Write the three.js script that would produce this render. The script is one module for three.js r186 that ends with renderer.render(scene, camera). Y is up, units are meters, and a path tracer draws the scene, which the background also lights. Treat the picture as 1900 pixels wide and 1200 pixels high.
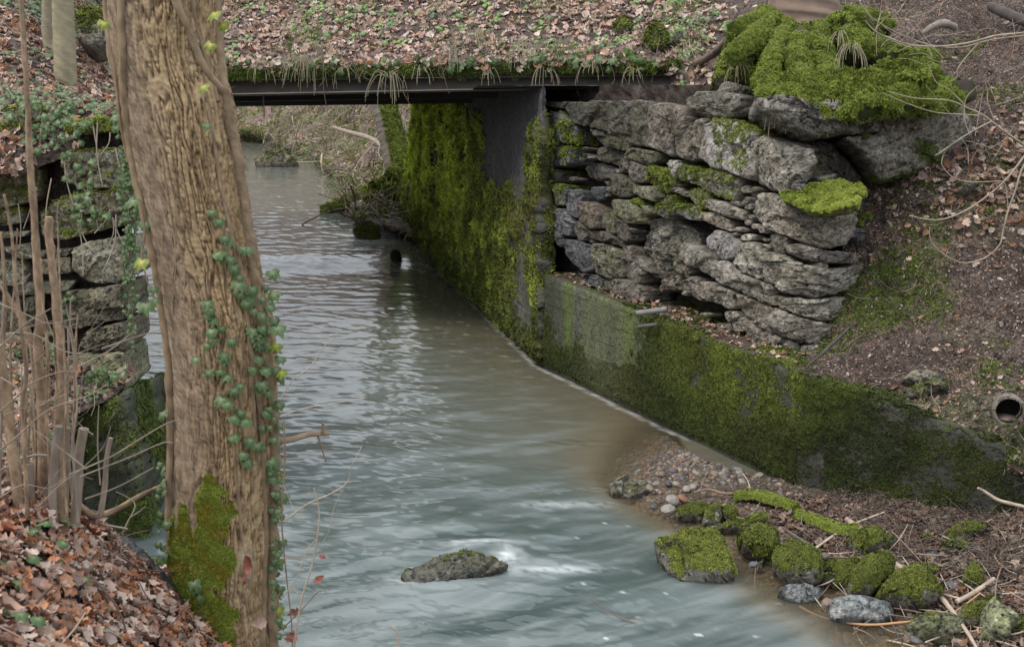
import * as THREE from 'three';
import { mergeGeometries } from 'three/addons/utils/BufferGeometryUtils.js';
import { ImprovedNoise } from 'three/addons/math/ImprovedNoise.js';

// ------------------------------------------------------------------ camera, sky, sun, exposure
const scene = new THREE.Scene();
const F = 1900, PITCH = 10.87 * Math.PI / 180, EYE = 2.2;       // focal length in pixels of the 1900 px photograph, tilt, height over the water
const camera = new THREE.PerspectiveCamera(2 * Math.atan(600 / F) * 180 / Math.PI, 1024 / 646, 0.1, 600);
camera.position.set(0, EYE, 0);
camera.rotation.set(-PITCH, 0, 0);
camera.focus = 6.0;
camera.userData.fStop = 7.1;
const renderer = new THREE.WebGLRenderer({ antialias: true });
renderer.setSize(1024, 646);
renderer.toneMapping = THREE.LinearToneMapping;
renderer.toneMappingExposure = 1.34;
renderer.shadowMap.enabled = true;

const perlin = new ImprovedNoise();
const noise3 = (x, y, z) => perlin.noise(x, y, z);
function fbm(x, y, z, oct = 4) { let s = 0, a = 0.5, f = 1; for (let i = 0; i < oct; i++) { s += a * perlin.noise(x * f + i * 7.3, y * f + i * 3.1, z * f - i * 5.7); a *= 0.5; f *= 2.03; } return s; }
function ridge(x, y, z, oct = 3) { let s = 0, a = 0.5, f = 1; for (let i = 0; i < oct; i++) { s += a * (1 - 2 * Math.abs(perlin.noise(x * f + i * 9.1, y * f, z * f + i * 4.7))); a *= 0.5; f *= 2.1; } return s; }
const hash3 = (i, j, k, c) => { let h = Math.imul(i, 374761393) ^ Math.imul(j, 668265263) ^ Math.imul(k, 2147483647) ^ Math.imul(c, 1274126177); h = Math.imul(h ^ (h >>> 13), 1274126177); return ((h ^ (h >>> 16)) >>> 0) / 4294967296; };
function facets(x, y, z) {                                         // broken-rock relief: a tilted plane per cell, and how near the edge between two cells is
  const i = Math.floor(x), j = Math.floor(y), k = Math.floor(z); let f1 = 9, f2 = 9, h = 0;
  for (let a = -1; a <= 1; a++) for (let b = -1; b <= 1; b++) for (let c = -1; c <= 1; c++) {
    const I = i + a, J = j + b, K = k + c, dx = x - I - hash3(I, J, K, 1), dy = y - J - hash3(I, J, K, 2), dz = z - K - hash3(I, J, K, 3), d = Math.sqrt(dx * dx + dy * dy + dz * dz);
    if (d < f1) { f2 = f1; f1 = d; h = dx * (hash3(I, J, K, 4) - 0.5) + dy * (hash3(I, J, K, 5) - 0.5) + dz * (hash3(I, J, K, 6) - 0.5) + 0.5 * (hash3(I, J, K, 7) - 0.5); } else if (d < f2) f2 = d;
  }
  return [h, f2 - f1];
}
function makeRandom(seed) { let t = seed >>> 0; return () => { t = (t + 0x6d2b79f5) | 0; let r = Math.imul(t ^ (t >>> 15), 1 | t); r = (r + Math.imul(r ^ (r >>> 7), 61 | r)) ^ r; return ((r ^ (r >>> 14)) >>> 0) / 4294967296; }; }
let rnd = makeRandom(7);
const rr = (a, b) => a + (b - a) * rnd();
const pick = (list) => list[Math.floor(rnd() * list.length) % list.length];
const clamp = THREE.MathUtils.clamp, lerp = THREE.MathUtils.lerp, sstep = (a, b, x) => { const t = clamp((x - a) / (b - a), 0, 1); return t * t * (3 - 2 * t); };
const V = (x, y, z) => new THREE.Vector3(x, y, z), UP = V(0, 1, 0);

// overcast sky: brightest overhead, paler and bluer cloud towards the horizon
{
  const W = 512, Hh = 256, data = new Float32Array(W * Hh * 4);
  for (let j = 0; j < Hh; j++) {
    const el = ((j + 0.5) / Hh - 0.5) * Math.PI, up = Math.sin(el);
    for (let i = 0; i < W; i++) {
      const az = (i / W) * Math.PI * 2, cx = Math.cos(az) * Math.cos(el), cz = Math.sin(az) * Math.cos(el);
      const cl = 1 + 0.32 * fbm(cx * 1.6 + 3, up * 3.2, cz * 1.6 - 2, 4);
      const k = 0.9 * (up > 0 ? (0.62 + 0.75 * Math.pow(up, 0.7)) * cl : 0.62 * Math.max(0.25, 1 + up * 6));
      const o = (j * W + i) * 4;
      data[o] = k * 0.95; data[o + 1] = k * 1.0; data[o + 2] = k * 1.07; data[o + 3] = 1;
    }
  }
  const t = new THREE.DataTexture(data, W, Hh, THREE.RGBAFormat, THREE.FloatType);
  t.mapping = THREE.EquirectangularReflectionMapping; t.magFilter = THREE.LinearFilter; t.minFilter = THREE.LinearFilter; t.wrapS = THREE.RepeatWrapping; t.needsUpdate = true;
  scene.background = t; scene.environment = t;
}
const sun = new THREE.DirectionalLight(0xfff3e2, 1.5);
sun.position.set(-13, 19, -4);
sun.target.position.set(0, 0, -9);
sun.castShadow = true; sun.shadow.radius = 32; sun.shadow.mapSize.set(2048, 2048);
Object.assign(sun.shadow.camera, { left: -16, right: 16, top: 16, bottom: -16, near: 1, far: 60 });
scene.add(sun, sun.target);

// ------------------------------------------------------------------ from photograph to place: rays through the lens at its real position
const CP = Math.cos(PITCH), SP = Math.sin(PITCH);
const ray = (u, v) => { const a = (u - 950) / F, b = (600 - v) / F; return V(a, b * CP - SP, -(CP + b * SP)); };
const at = (u, v, D) => { const d = ray(u, v), t = D / -d.z; return V(d.x * t, EYE + d.y * t, -D); };
const onY = (u, v, y) => { const d = ray(u, v), t = (y - EYE) / d.y; return V(d.x * t, y, d.z * t); };

const project = (p) => { const x = p.x, y = p.y - EYE, z = -p.z, d = z * CP - y * SP, h = z * SP + y * CP; return [950 + (F * x) / d, 600 - (F * h) / d, d]; };

// ------------------------------------------------------------------ naming
const used = new Map();
function numbered(name) { const n = used.get(name) ?? 0; used.set(name, n + 1); return n ? name + '_' + String(n).padStart(3, '0') : name; }
function tag(o, label, category, group) { o.userData.label = label; if (category) o.userData.category = category; if (group) o.userData.group = group; return o; }
function thing(name, label, category, p = V(0, 0, 0), group) { const g = new THREE.Group(); g.name = numbered(name); g.position.copy(p); scene.add(g); tag(g, label, category, group); return g; }
function mesh(name, geo, mat, parent, kind) {
  if (mat.map && !geo.attributes.uv) grainUV(geo);
  const m = new THREE.Mesh(geo, mat); m.name = parent === scene ? numbered(name) : name; m.castShadow = m.receiveShadow = true;
  if (kind) m.userData.kind = kind;
  if (parent !== scene && parent.isGroup) m.position.copy(parent.position).negate();   // shapes are made in world metres, their thing stands at its base
  parent.add(m); return m;
}
function structure(name, geo, mat, label) { const m = mesh(name, geo, mat, scene, 'structure'); if (label) m.userData.label = label; return m; }

// ------------------------------------------------------------------ geometry helpers
function gridGeo(nu, nv, point, color, flip = false) {            // point(s, t) -> Vector3, color(p, s, t, n) -> [r, g, b(, a)]
  const pos = new Float32Array((nu + 1) * (nv + 1) * 3), idx = new Uint32Array(nu * nv * 6);
  for (let j = 0, k = 0; j <= nv; j++) for (let i = 0; i <= nu; i++, k += 3) { const p = point(i / nu, j / nv); pos[k] = p.x; pos[k + 1] = p.y; pos[k + 2] = p.z; }
  for (let j = 0, k = 0; j < nv; j++) for (let i = 0; i < nu; i++, k += 6) {
    const a = j * (nu + 1) + i, b = a + 1, c = a + nu + 1, d = c + 1;
    if (flip) { idx[k] = a; idx[k + 1] = c; idx[k + 2] = b; idx[k + 3] = b; idx[k + 4] = c; idx[k + 5] = d; } else { idx[k] = a; idx[k + 1] = b; idx[k + 2] = c; idx[k + 3] = b; idx[k + 4] = d; idx[k + 5] = c; }
  }
  const g = new THREE.BufferGeometry(); g.setAttribute('position', new THREE.BufferAttribute(pos, 3)); g.setIndex(new THREE.BufferAttribute(idx, 1));
  g.computeVertexNormals();
  if (color) paint(g, (p, n, i) => color(p, (i % (nu + 1)) / nu, Math.floor(i / (nu + 1)) / nv, n));
  return g;
}
function paint(g, color) {
  const P = g.attributes.position, N = g.attributes.normal, p = V(), n = V(); let c = null;
  for (let i = 0; i < P.count; i++) { p.fromBufferAttribute(P, i); n.fromBufferAttribute(N, i); const k = color(p, n, i); c ??= new Float32Array(P.count * k.length); c.set(k, i * k.length); }
  g.setAttribute('color', new THREE.BufferAttribute(c, c.length / P.count));
  return g;
}
function crom(a, b, c, d, t) { const t2 = t * t, t3 = t2 * t; return 0.5 * (2 * b + (c - a) * t + (2 * a - 5 * b + 4 * c - d) * t2 + (3 * b - a - 3 * c + d) * t3); }
function cromV(list, x) {                                         // Catmull-Rom through a list of vectors, x in 0..1
  const n = list.length - 1, f = clamp(x, 0, 1) * n, i = Math.min(n - 1, Math.floor(f)), t = f - i, g = (k) => list[clamp(k, 0, n)];
  const a = g(i - 1), b = g(i), c = g(i + 1), d = g(i + 2);
  return V(crom(a.x, b.x, c.x, d.x, t), crom(a.y, b.y, c.y, d.y, t), crom(a.z, b.z, c.z, d.z, t));
}
const sheet = (rows) => (s, t) => cromV(rows.map((r) => cromV(r, s)), t);   // smooth surface through rows of points
function roughSheet(rows, nu, nv, rough, color, flip) {           // sheet + relief along its own normal
  const S = sheet(rows), e = 0.004, cache = new Map();
  const pts = []; for (let j = 0; j <= nv; j++) { for (let i = 0; i <= nu; i++) pts.push(S(i / nu, j / nv)); }
  const get = (i, j) => pts[clamp(j, 0, nv) * (nu + 1) + clamp(i, 0, nu)], a = V(), b = V();
  return gridGeo(nu, nv, (s, t) => {
    const i = Math.round(s * nu), j = Math.round(t * nv), p = get(i, j);
    a.subVectors(get(i + 1, j), get(i - 1, j)); b.subVectors(get(i, j + 1), get(i, j - 1)); a.cross(b).normalize(); if (flip) a.negate();
    return p.clone().addScaledVector(a, rough(p, s, t));
  }, color, flip);
}
function tube(points, radii, sides = 6, segs = 0, wobble = 0) {   // tapered limb through points; radii: number list or [start, end]
  const n = segs || Math.max(2, (points.length - 1) * 4), r = (x) => { const f = x * (radii.length - 1), i = Math.min(radii.length - 2, Math.floor(f)); return radii.length === 1 ? radii[0] : lerp(radii[i], radii[i + 1], f - i); };
  const pos = [], idx = [], N = V(), B = V(), T = V(), p = V(), q = V(); let ref = null;
  for (let i = 0; i <= n; i++) {
    p.copy(cromV(points, i / n)); q.copy(cromV(points, Math.min(1, i / n + 0.01))).sub(cromV(points, Math.max(0, i / n - 0.01))); T.copy(q).normalize();
    if (!ref) ref = Math.abs(T.y) < 0.9 ? V(0, 1, 0) : V(1, 0, 0);
    N.crossVectors(ref, T).normalize(); B.crossVectors(T, N); ref = B.clone();
    for (let k = 0; k < sides; k++) {
      const w = (k / sides) * Math.PI * 2, R = r(i / n) * (wobble ? 1 + wobble * noise3(Math.cos(w) * 1.3 + points[0].x * 31, Math.sin(w) * 1.3 + p.y * 22, p.x * 22 + p.z * 17) : 1);
      pos.push(p.x + (N.x * Math.cos(w) + B.x * Math.sin(w)) * R, p.y + (N.y * Math.cos(w) + B.y * Math.sin(w)) * R, p.z + (N.z * Math.cos(w) + B.z * Math.sin(w)) * R);
    }
  }
  for (let i = 0; i < n; i++) for (let k = 0; k < sides; k++) { const a = i * sides + k, b = i * sides + ((k + 1) % sides), c = a + sides, d = b + sides; idx.push(a, b, c, b, d, c); }
  const base = pos.length / 3; p.copy(cromV(points, 1)); pos.push(p.x, p.y, p.z); for (let k = 0; k < sides; k++) idx.push(n * sides + k, n * sides + ((k + 1) % sides), base);
  p.copy(points[0]); pos.push(p.x, p.y, p.z); for (let k = 0; k < sides; k++) idx.push(k, base + 1, (k + 1) % sides);
  const g = new THREE.BufferGeometry(); g.setAttribute('position', new THREE.Float32BufferAttribute(pos, 3)); g.setIndex(idx); g.computeVertexNormals();
  return g;
}
const px = (D, ...uv) => { const out = []; for (let i = 0; i < uv.length; i += 2) out.push(at(uv[i], uv[i + 1], D)); return out; };
const pxD = (...uvd) => { const out = []; for (let i = 0; i < uvd.length; i += 3) out.push(at(uvd[i], uvd[i + 1], uvd[i + 2])); return out; };

// area-weighted points on a mesh, kept where accept(p, n) says so
function scatter(geo, count, accept) {
  const P = geo.attributes.position, I = geo.index, nT = (I ? I.count : P.count) / 3, cdf = new Float32Array(nT), a = V(), b = V(), c = V(), ix = (k) => (I ? I.getX(k) : k);
  let sum = 0; for (let t = 0; t < nT; t++) { a.fromBufferAttribute(P, ix(3 * t)); b.fromBufferAttribute(P, ix(3 * t + 1)).sub(a); c.fromBufferAttribute(P, ix(3 * t + 2)).sub(a); sum += b.cross(c).length(); cdf[t] = sum; }
  const out = [];
  for (let k = 0; k < count; k++) {
    const x = rnd() * sum; let lo = 0, hi = nT - 1; while (lo < hi) { const m = (lo + hi) >> 1; if (cdf[m] < x) lo = m + 1; else hi = m; }
    a.fromBufferAttribute(P, ix(3 * lo)); b.fromBufferAttribute(P, ix(3 * lo + 1)).sub(a); c.fromBufferAttribute(P, ix(3 * lo + 2)).sub(a);
    let u = rnd(), v = rnd(); if (u + v > 1) { u = 1 - u; v = 1 - v; }
    const p = a.clone().addScaledVector(b, u).addScaledVector(c, v), n = b.clone().cross(c).normalize(), w = accept ? accept(p, n) : 1;
    if (w > 0 && (w >= 1 || rnd() < w)) out.push({ p, n });
  }
  return out;
}
const dummy = new THREE.Object3D(), qa = new THREE.Quaternion(), qb = new THREE.Quaternion();
function pose(o, it) {                                            // stands an object on a spot: +y along n, turned at random about it
  qa.setFromUnitVectors(UP, it.n); qb.setFromAxisAngle(UP, it.turn ?? rnd() * 6.283); o.position.copy(it.p); o.quaternion.copy(qa).multiply(qb);
  if (it.tilt) { qb.setFromAxisAngle(V(rr(-1, 1), 0, rr(-1, 1)).normalize(), it.tilt); o.quaternion.multiply(qb); }
  if (it.s.isVector3) o.scale.copy(it.s); else o.scale.setScalar(it.s);
}
function instances(name, geo, mat, items, parent, kind = 'stuff') {
  const m = new THREE.InstancedMesh(geo, mat, items.length), c = new THREE.Color(); m.name = parent === scene ? numbered(name) : name; m.castShadow = m.receiveShadow = true; m.userData.kind = kind;
  items.forEach((it, i) => { pose(dummy, it); dummy.updateMatrix(); m.setMatrixAt(i, dummy.matrix); m.setColorAt(i, c.setRGB(...it.c)); });
  if (parent !== scene && parent.isGroup) m.position.copy(parent.position).negate();
  parent.add(m); return m;
}

// fine mineral grain with pits, one tile = 0.7 m (multiplies the base colour, and its relief)
function periodic(x, y, n, c) { const i = Math.floor(x), j = Math.floor(y), fx = x - i, fy = y - j, sx = fx * fx * (3 - 2 * fx), sy = fy * fy * (3 - 2 * fy), h = (a, b) => hash3(((a % n) + n) % n, ((b % n) + n) % n, c, 11); return lerp(lerp(h(i, j), h(i + 1, j), sx), lerp(h(i, j + 1), h(i + 1, j + 1), sx), sy); }
function grainTexture(seed, contrast, pits, kind) {
  const N = 512, d = new Uint8Array(N * N * 4);
  for (let j = 0; j < N; j++) for (let i = 0; i < N; i++) {
    const x = i / N, y = j / N, a = periodic(x * 16, y * 16, 16, seed), b = periodic(x * 48, y * 48, 48, seed + 1), c = periodic(x * 128, y * 128, 128, seed + 2), e = periodic(x * 256, y * 256, 256, seed + 3), p = periodic(x * 72, y * 72, 72, seed + 4) + 0.35 * b;
    const pit = sstep(0.42, 0.2, p) * pits, v = clamp(0.72 + contrast * (0.3 * (a - 0.5) + 0.5 * (b - 0.5) + 0.6 * (c - 0.5) + 0.4 * (e - 0.5)) - (kind ? 0.5 : 0.42) * pit, 0, 1) * 255, o = (j * N + i) * 4;
    d[o] = v; d[o + 1] = v; d[o + 2] = v; d[o + 3] = 255;
  }
  const t = new THREE.DataTexture(d, N, N); t.wrapS = t.wrapT = THREE.RepeatWrapping; t.magFilter = THREE.LinearFilter; t.minFilter = THREE.LinearMipmapLinearFilter; t.generateMipmaps = true; t.repeat.set(1 / 0.7, 1 / 0.7); t.needsUpdate = true; return t;
}
const grain = grainTexture(1, 0.9, 1, 0), grainRelief = grainTexture(1, 0.9, 1, 1), earthGrain = grainTexture(21, 1.3, 0.7, 0);
function grainUV(g) {                                             // metres along the face that the piece mostly shows
  const P = g.attributes.position, N = g.attributes.normal, uv = new Float32Array(P.count * 2), n = V(), p = V(); for (let i = 0; i < N.count; i++) n.add(p.fromBufferAttribute(N, i)); n.normalize(); if (n.lengthSq() < 0.5) n.set(0, 0, 1);
  const t = Math.abs(n.y) > 0.92 ? V(1, 0, 0) : V().crossVectors(UP, n).normalize(), b = V().crossVectors(n, t).normalize(); t.addScaledVector(n, 0.35); b.addScaledVector(n, 0.35);
  for (let i = 0; i < P.count; i++) { p.fromBufferAttribute(P, i); uv[2 * i] = p.dot(t); uv[2 * i + 1] = p.dot(b); }
  g.setAttribute('uv', new THREE.BufferAttribute(uv, 2));
}
// ------------------------------------------------------------------ materials: base colours in vertex colours or copies, fine grain in textures
const std = (o) => new THREE.MeshStandardMaterial({ roughness: 0.9, ...o });
const VC = { vertexColors: true, side: THREE.DoubleSide };
const M = {
  stone: std({ ...VC, roughness: 0.88, map: grain, bumpMap: grainRelief, bumpScale: 0.006, color: new THREE.Color(1.45, 1.45, 1.45) }), wet: std({ ...VC, roughness: 0.45, map: grain, bumpMap: grainRelief, bumpScale: 0.004, color: new THREE.Color(1.3, 1.3, 1.3) }), concrete: std({ ...VC, roughness: 0.85, map: grain, bumpMap: grainRelief, bumpScale: 0.004, color: new THREE.Color(1.4, 1.4, 1.4) }), soil: std({ ...VC, roughness: 0.95, map: earthGrain, bumpMap: earthGrain, bumpScale: 0.006, color: new THREE.Color(1.4, 1.4, 1.4) }), bark: std({ ...VC, roughness: 0.9 }),
  moss: std({ ...VC, roughness: 0.95 }), twig: std({ ...VC, roughness: 0.8 }), steel: std({ ...VC, roughness: 0.6 }),
  deadLeaf: new THREE.MeshPhysicalMaterial({ side: THREE.DoubleSide, roughness: 0.75, transmission: 0.12, thickness: 0 }),
  ivyLeaf: new THREE.MeshPhysicalMaterial({ vertexColors: true, side: THREE.DoubleSide, roughness: 0.5, specularIntensity: 0.8 }),
  mossLeaf: new THREE.MeshPhysicalMaterial({ side: THREE.DoubleSide, roughness: 0.9 }),
  grass: new THREE.MeshPhysicalMaterial({ side: THREE.DoubleSide, roughness: 0.7 }), pebble: std({ roughness: 0.6, vertexColors: false }),
};
const mix3 = (a, b, t) => [lerp(a[0], b[0], t), lerp(a[1], b[1], t), lerp(a[2], b[2], t)];
const mul3 = (a, k) => [a[0] * k, a[1] * k, a[2] * k];
const C = {
  stone: [0.235, 0.215, 0.185], stoneBrown: [0.165, 0.128, 0.094], stonePale: [0.40, 0.375, 0.34], stoneDark: [0.07, 0.064, 0.062], stoneGreen: [0.145, 0.15, 0.07],
  concrete: [0.115, 0.11, 0.102], concreteDark: [0.045, 0.043, 0.042], concretePale: [0.24, 0.235, 0.20], film: [0.10, 0.13, 0.045],
  moss: [0.15, 0.20, 0.025], mossBright: [0.28, 0.325, 0.05], mossDark: [0.045, 0.065, 0.012], mossBrown: [0.13, 0.115, 0.025],
  soil: [0.085, 0.060, 0.050], soilDark: [0.032, 0.023, 0.019], soilPale: [0.17, 0.13, 0.112],
};
const leafTints = [[0.60, 0.47, 0.39], [0.52, 0.38, 0.30], [0.42, 0.27, 0.20], [0.36, 0.21, 0.15], [0.50, 0.36, 0.28], [0.27, 0.14, 0.09], [0.45, 0.22, 0.11], [0.55, 0.44, 0.37], [0.19, 0.12, 0.09], [0.33, 0.23, 0.19]];
const bankTints = [[0.50, 0.39, 0.33], [0.60, 0.50, 0.44], [0.40, 0.30, 0.26], [0.33, 0.23, 0.19], [0.46, 0.33, 0.27], [0.22, 0.155, 0.13], [0.42, 0.25, 0.17], [0.52, 0.36, 0.28]];
let leafSet = leafTints;
const leafTint = (dark = 0) => mul3(pick(leafSet), rr(0.75, 1.15) * (1 - dark));
const mossTint = (k = 0) => { const t = rnd(); const c = t < 0.5 ? mix3(C.moss, C.mossBright, rr(0, 1)) : t < 0.85 ? mix3(C.moss, C.mossDark, rr(0, 0.9)) : mix3(C.moss, C.mossBrown, rr(0.3, 1)); return mul3(c, 1 + k); };

// small shared shapes
function leafGeo(outline, curl, fold) {                           // outline: half widths along a unit-length midrib (+z); a curled leaf lying in xz
  const n = outline.length - 1, pos = [], idx = [];
  for (let i = 0; i <= n; i++) { const z = i / n - 0.5, w = outline[i], y = curl * (z * z * 4 - 0.3); pos.push(-w, y + fold * w * 2, z, 0, y, z, w, y + fold * w * 1.5, z); }
  for (let i = 0; i < n; i++) { const a = i * 3; idx.push(a, a + 3, a + 1, a + 1, a + 3, a + 4, a + 1, a + 4, a + 2, a + 2, a + 4, a + 5); }
  const g = new THREE.BufferGeometry(); g.setAttribute('position', new THREE.Float32BufferAttribute(pos, 3)); g.setIndex(idx); g.computeVertexNormals(); return g;
}
function crumple(g, seed, a) { const P = g.attributes.position; for (let i = 0; i < P.count; i++) { const x = P.getX(i), z = P.getZ(i); P.setXYZ(i, x * (1 + 0.25 * noise3(z * 5, seed, x * 9)), P.getY(i) + a * noise3(x * 5 + seed, 2, z * 5) + a * 0.5 * noise3(x * 13, seed, z * 13), z + 0.06 * noise3(x * 8, seed + 4, z * 3)); } g.computeVertexNormals(); return g; }
const deadLeaves = [crumple(leafGeo([0.008, 0.11, 0.2, 0.26, 0.29, 0.27, 0.21, 0.12, 0.0], 0.22, 0.3), 1, 0.2), crumple(leafGeo([0.008, 0.13, 0.24, 0.29, 0.26, 0.19, 0.11, 0.05, 0.0], -0.25, -0.4), 5, 0.22), crumple(leafGeo([0.01, 0.012, 0.2, 0.42, 0.24, 0.3, 0.44, 0.2, 0.13, 0.24, 0.08, 0.0], 0.2, 0.2), 9, 0.26), crumple(leafGeo([0.01, 0.1, 0.17, 0.2, 0.2, 0.16, 0.1, 0.0], 0.45, 0.9), 13, 0.2), crumple(leafGeo([0.008, 0.16, 0.3, 0.22, 0.36, 0.25, 0.3, 0.14, 0.0], 0.12, 0.45), 17, 0.3)];
function lobedLeaf(lobes, cup) {                                  // ivy: points [angle, radius] round the stalk, pale veins
  const pos = [0, 0, 0], col = [0.2, 0.24, 0.14], idx = [];
  const pts = []; lobes.forEach(([a, r]) => pts.push([a, r])); for (let i = lobes.length - 1; i >= 0; i--) if (lobes[i][0] > 0.01) pts.push([-lobes[i][0], lobes[i][1]]);
  const mid = []; for (const [a, r] of pts) { const x = Math.sin(a) * r, z = Math.cos(a) * r; pos.push(x * 0.55, cup * 0.15 * r, z * 0.55); mid.push(mid.length); col.push(0.068, 0.118, 0.036); }
  for (const [a, r] of pts) { const x = Math.sin(a) * r, z = Math.cos(a) * r; pos.push(x, -cup * r * r * 0.8 + 0.04 * Math.sin(a * 5), z); const k = r > 0.55 ? 1 : 0.75; col.push(0.07 * k, 0.128 * k, 0.038 * k); }
  const n = pts.length; for (let i = 0; i < n; i++) { const j = (i + 1) % n, a = 1 + i, b = 1 + j, c = 1 + n + i, d = 1 + n + j; idx.push(0, a, b, a, c, b, b, c, d); }
  const g = new THREE.BufferGeometry(); g.setAttribute('position', new THREE.Float32BufferAttribute(pos, 3)); g.setAttribute('color', new THREE.Float32BufferAttribute(col, 3)); g.setIndex(idx); g.computeVertexNormals(); return g;
}
const ivyGeo = lobedLeaf([[0, 0.72], [0.3, 0.45], [0.42, 0.42], [0.75, 0.62], [1.05, 0.42], [1.5, 0.5], [2.1, 0.42], [2.7, 0.2], [3.05, 0.05]], 0.3);
const ivyGeo2 = lobedLeaf([[0, 0.62], [0.35, 0.48], [0.8, 0.5], [1.3, 0.42], [1.9, 0.4], [2.6, 0.24], [3.05, 0.06]], 0.45);
function tuftGeo(seed, blades, spread, len, wid, droop) {         // a tuft of short pointed blades round +y
  const r = makeRandom(seed), pos = [];
  for (let i = 0; i < blades; i++) {
    const a = r() * 6.283, o = Math.sqrt(r()) * spread * 0.5, lean = (0.25 + r() * 0.75) * spread, L = len * (0.6 + 0.6 * r()), bx = Math.cos(a) * o, bz = Math.sin(a) * o, tx = bx + Math.cos(a + r() - 0.5) * lean, tz = bz + Math.sin(a + r() - 0.5) * lean;
    const sx = -Math.sin(a) * wid, sz = Math.cos(a) * wid, my = L * 0.7, mx = lerp(bx, tx, 0.5), mz = lerp(bz, tz, 0.5), ty = L * (1 - droop * r());
    pos.push(bx - sx * 0.6, -0.1, bz - sz * 0.6, bx + sx * 0.6, -0.1, bz + sz * 0.6, mx + sx, my, mz + sz, bx - sx * 0.6, -0.1, bz - sz * 0.6, mx + sx, my, mz + sz, mx - sx, my, mz - sz, mx - sx, my, mz - sz, mx + sx, my, mz + sz, tx, ty, tz);
  }
  const g = new THREE.BufferGeometry(); g.setAttribute('position', new THREE.Float32BufferAttribute(pos, 3)); g.computeVertexNormals(); return g;
}
const mossTuft = tuftGeo(3, 16, 0.9, 0.55, 0.13, 0.5), mossTuft2 = tuftGeo(9, 12, 1.0, 0.4, 0.18, 0.7), grassTuft = tuftGeo(5, 16, 1.1, 0.9, 0.014, 1.3);
function mossOn(parent, geo, count, size, accept, tint, name = 'moss', stretch = 0) {
  const items = scatter(geo, count, accept).map((it) => ({ ...it, s: size * rr(0.6, 1.4), c: tint ? tint(it.p) : mossTint(), tilt: rr(0, 0.5) }));
  if (stretch) for (const it of items) it.n = it.n.clone().add(V(0, -stretch, 0)).normalize();
  return items.length ? instances(name, rnd() < 0.5 ? mossTuft : mossTuft2, M.mossLeaf, items, parent) : null;
}
// ------------------------------------------------------------------ the stream: level, then a low rapid, then rising slowly upstream
const waterY = (D) => 0.11 * sstep(15.4, 17.4, D) + Math.max(0, D - 17.4) * 0.024;
function onWater(u, v, lift = 0) { let y = 0, p; for (let i = 0; i < 30; i++) { p = onY(u, v, y + lift); y = lerp(y, waterY(clamp(-p.z, 0, 90)), 0.6); } return p; }
// plan of the right-hand walls, [x, distance]
const WA = [-2.36, 21.8], WB = [0.27, 9.3], WC = [1.735, 6.03], WD = [2.62, 5.22];
const wallX = (D) => D > WB[1] ? lerp(WB[0], WA[0], (D - WB[1]) / (WA[1] - WB[1])) : lerp(WC[0], WB[0], (D - WC[1]) / (WB[1] - WC[1]));

// right-hand shore, from the foot of the wall down under the water
const Y3 = (list) => list.map(([u, v, y]) => onY(u, v, y));
const shoreRows = [
  Y3([[1080, 690, -0.4], [1165, 750, -0.26], [1268, 832, -0.01], [1352, 868, 0.03], [1485, 895, 0.03], [1610, 915, 0.05], [1730, 930, 0.08], [1840, 945, 0.12], [2000, 950, 0.28], [2400, 960, 0.6]]),
  Y3([[1040, 740, -0.5], [1110, 800, -0.33], [1195, 875, 0.0], [1290, 920, 0.03], [1430, 958, 0.05], [1560, 994, 0.07], [1680, 1026, 0.08], [1800, 1056, 0.11], [1950, 1086, 0.2], [2400, 1150, 0.5]]),
  Y3([[1000, 770, -0.6], [1050, 830, -0.43], [1135, 915, -0.08], [1225, 962, -0.04], [1360, 1014, -0.02], [1480, 1085, -0.01], [1600, 1138, -0.01], [1710, 1205, 0.01], [1850, 1265, 0.06], [2400, 1400, 0.3]]),
  Y3([[920, 800, -0.7], [960, 860, -0.55], [1020, 930, -0.35], [1120, 1000, -0.25], [1260, 1070, -0.2], [1390, 1160, -0.17], [1500, 1230, -0.16], [1640, 1320, -0.14], [1800, 1400, -0.1], [2300, 1600, 0.1]]),
  Y3([[800, 840, -0.7], [830, 900, -0.65], [880, 960, -0.6], [980, 1040, -0.55], [1120, 1130, -0.5], [1250, 1230, -0.5], [1380, 1330, -0.5], [1500, 1420, -0.5], [1700, 1550, -0.4], [2200, 1800, -0.2]]),
];
const shoreGeo = roughSheet(shoreRows, 340, 200, (p) => 0.02 * fbm(p.x * 5, p.y * 5, p.z * 5) + 0.02 * fbm(p.x * 19, 3, p.z * 19, 3), (p) => {
  const k = fbm(p.x * 6, p.y * 6, p.z * 6), w = sstep(0.1, -0.05, p.y), f = 0.8 + 0.8 * fbm(p.x * 40, 0, p.z * 40, 2);
  return mul3(mix3(mix3(C.soilDark, C.soil, 0.5 + k), [0.20, 0.145, 0.085], w), f);
}, true);
const shore = structure('right_shore', shoreGeo, M.soil, 'low bar of gravel, mud and twigs along the foot of the mossy retaining wall');

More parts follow.
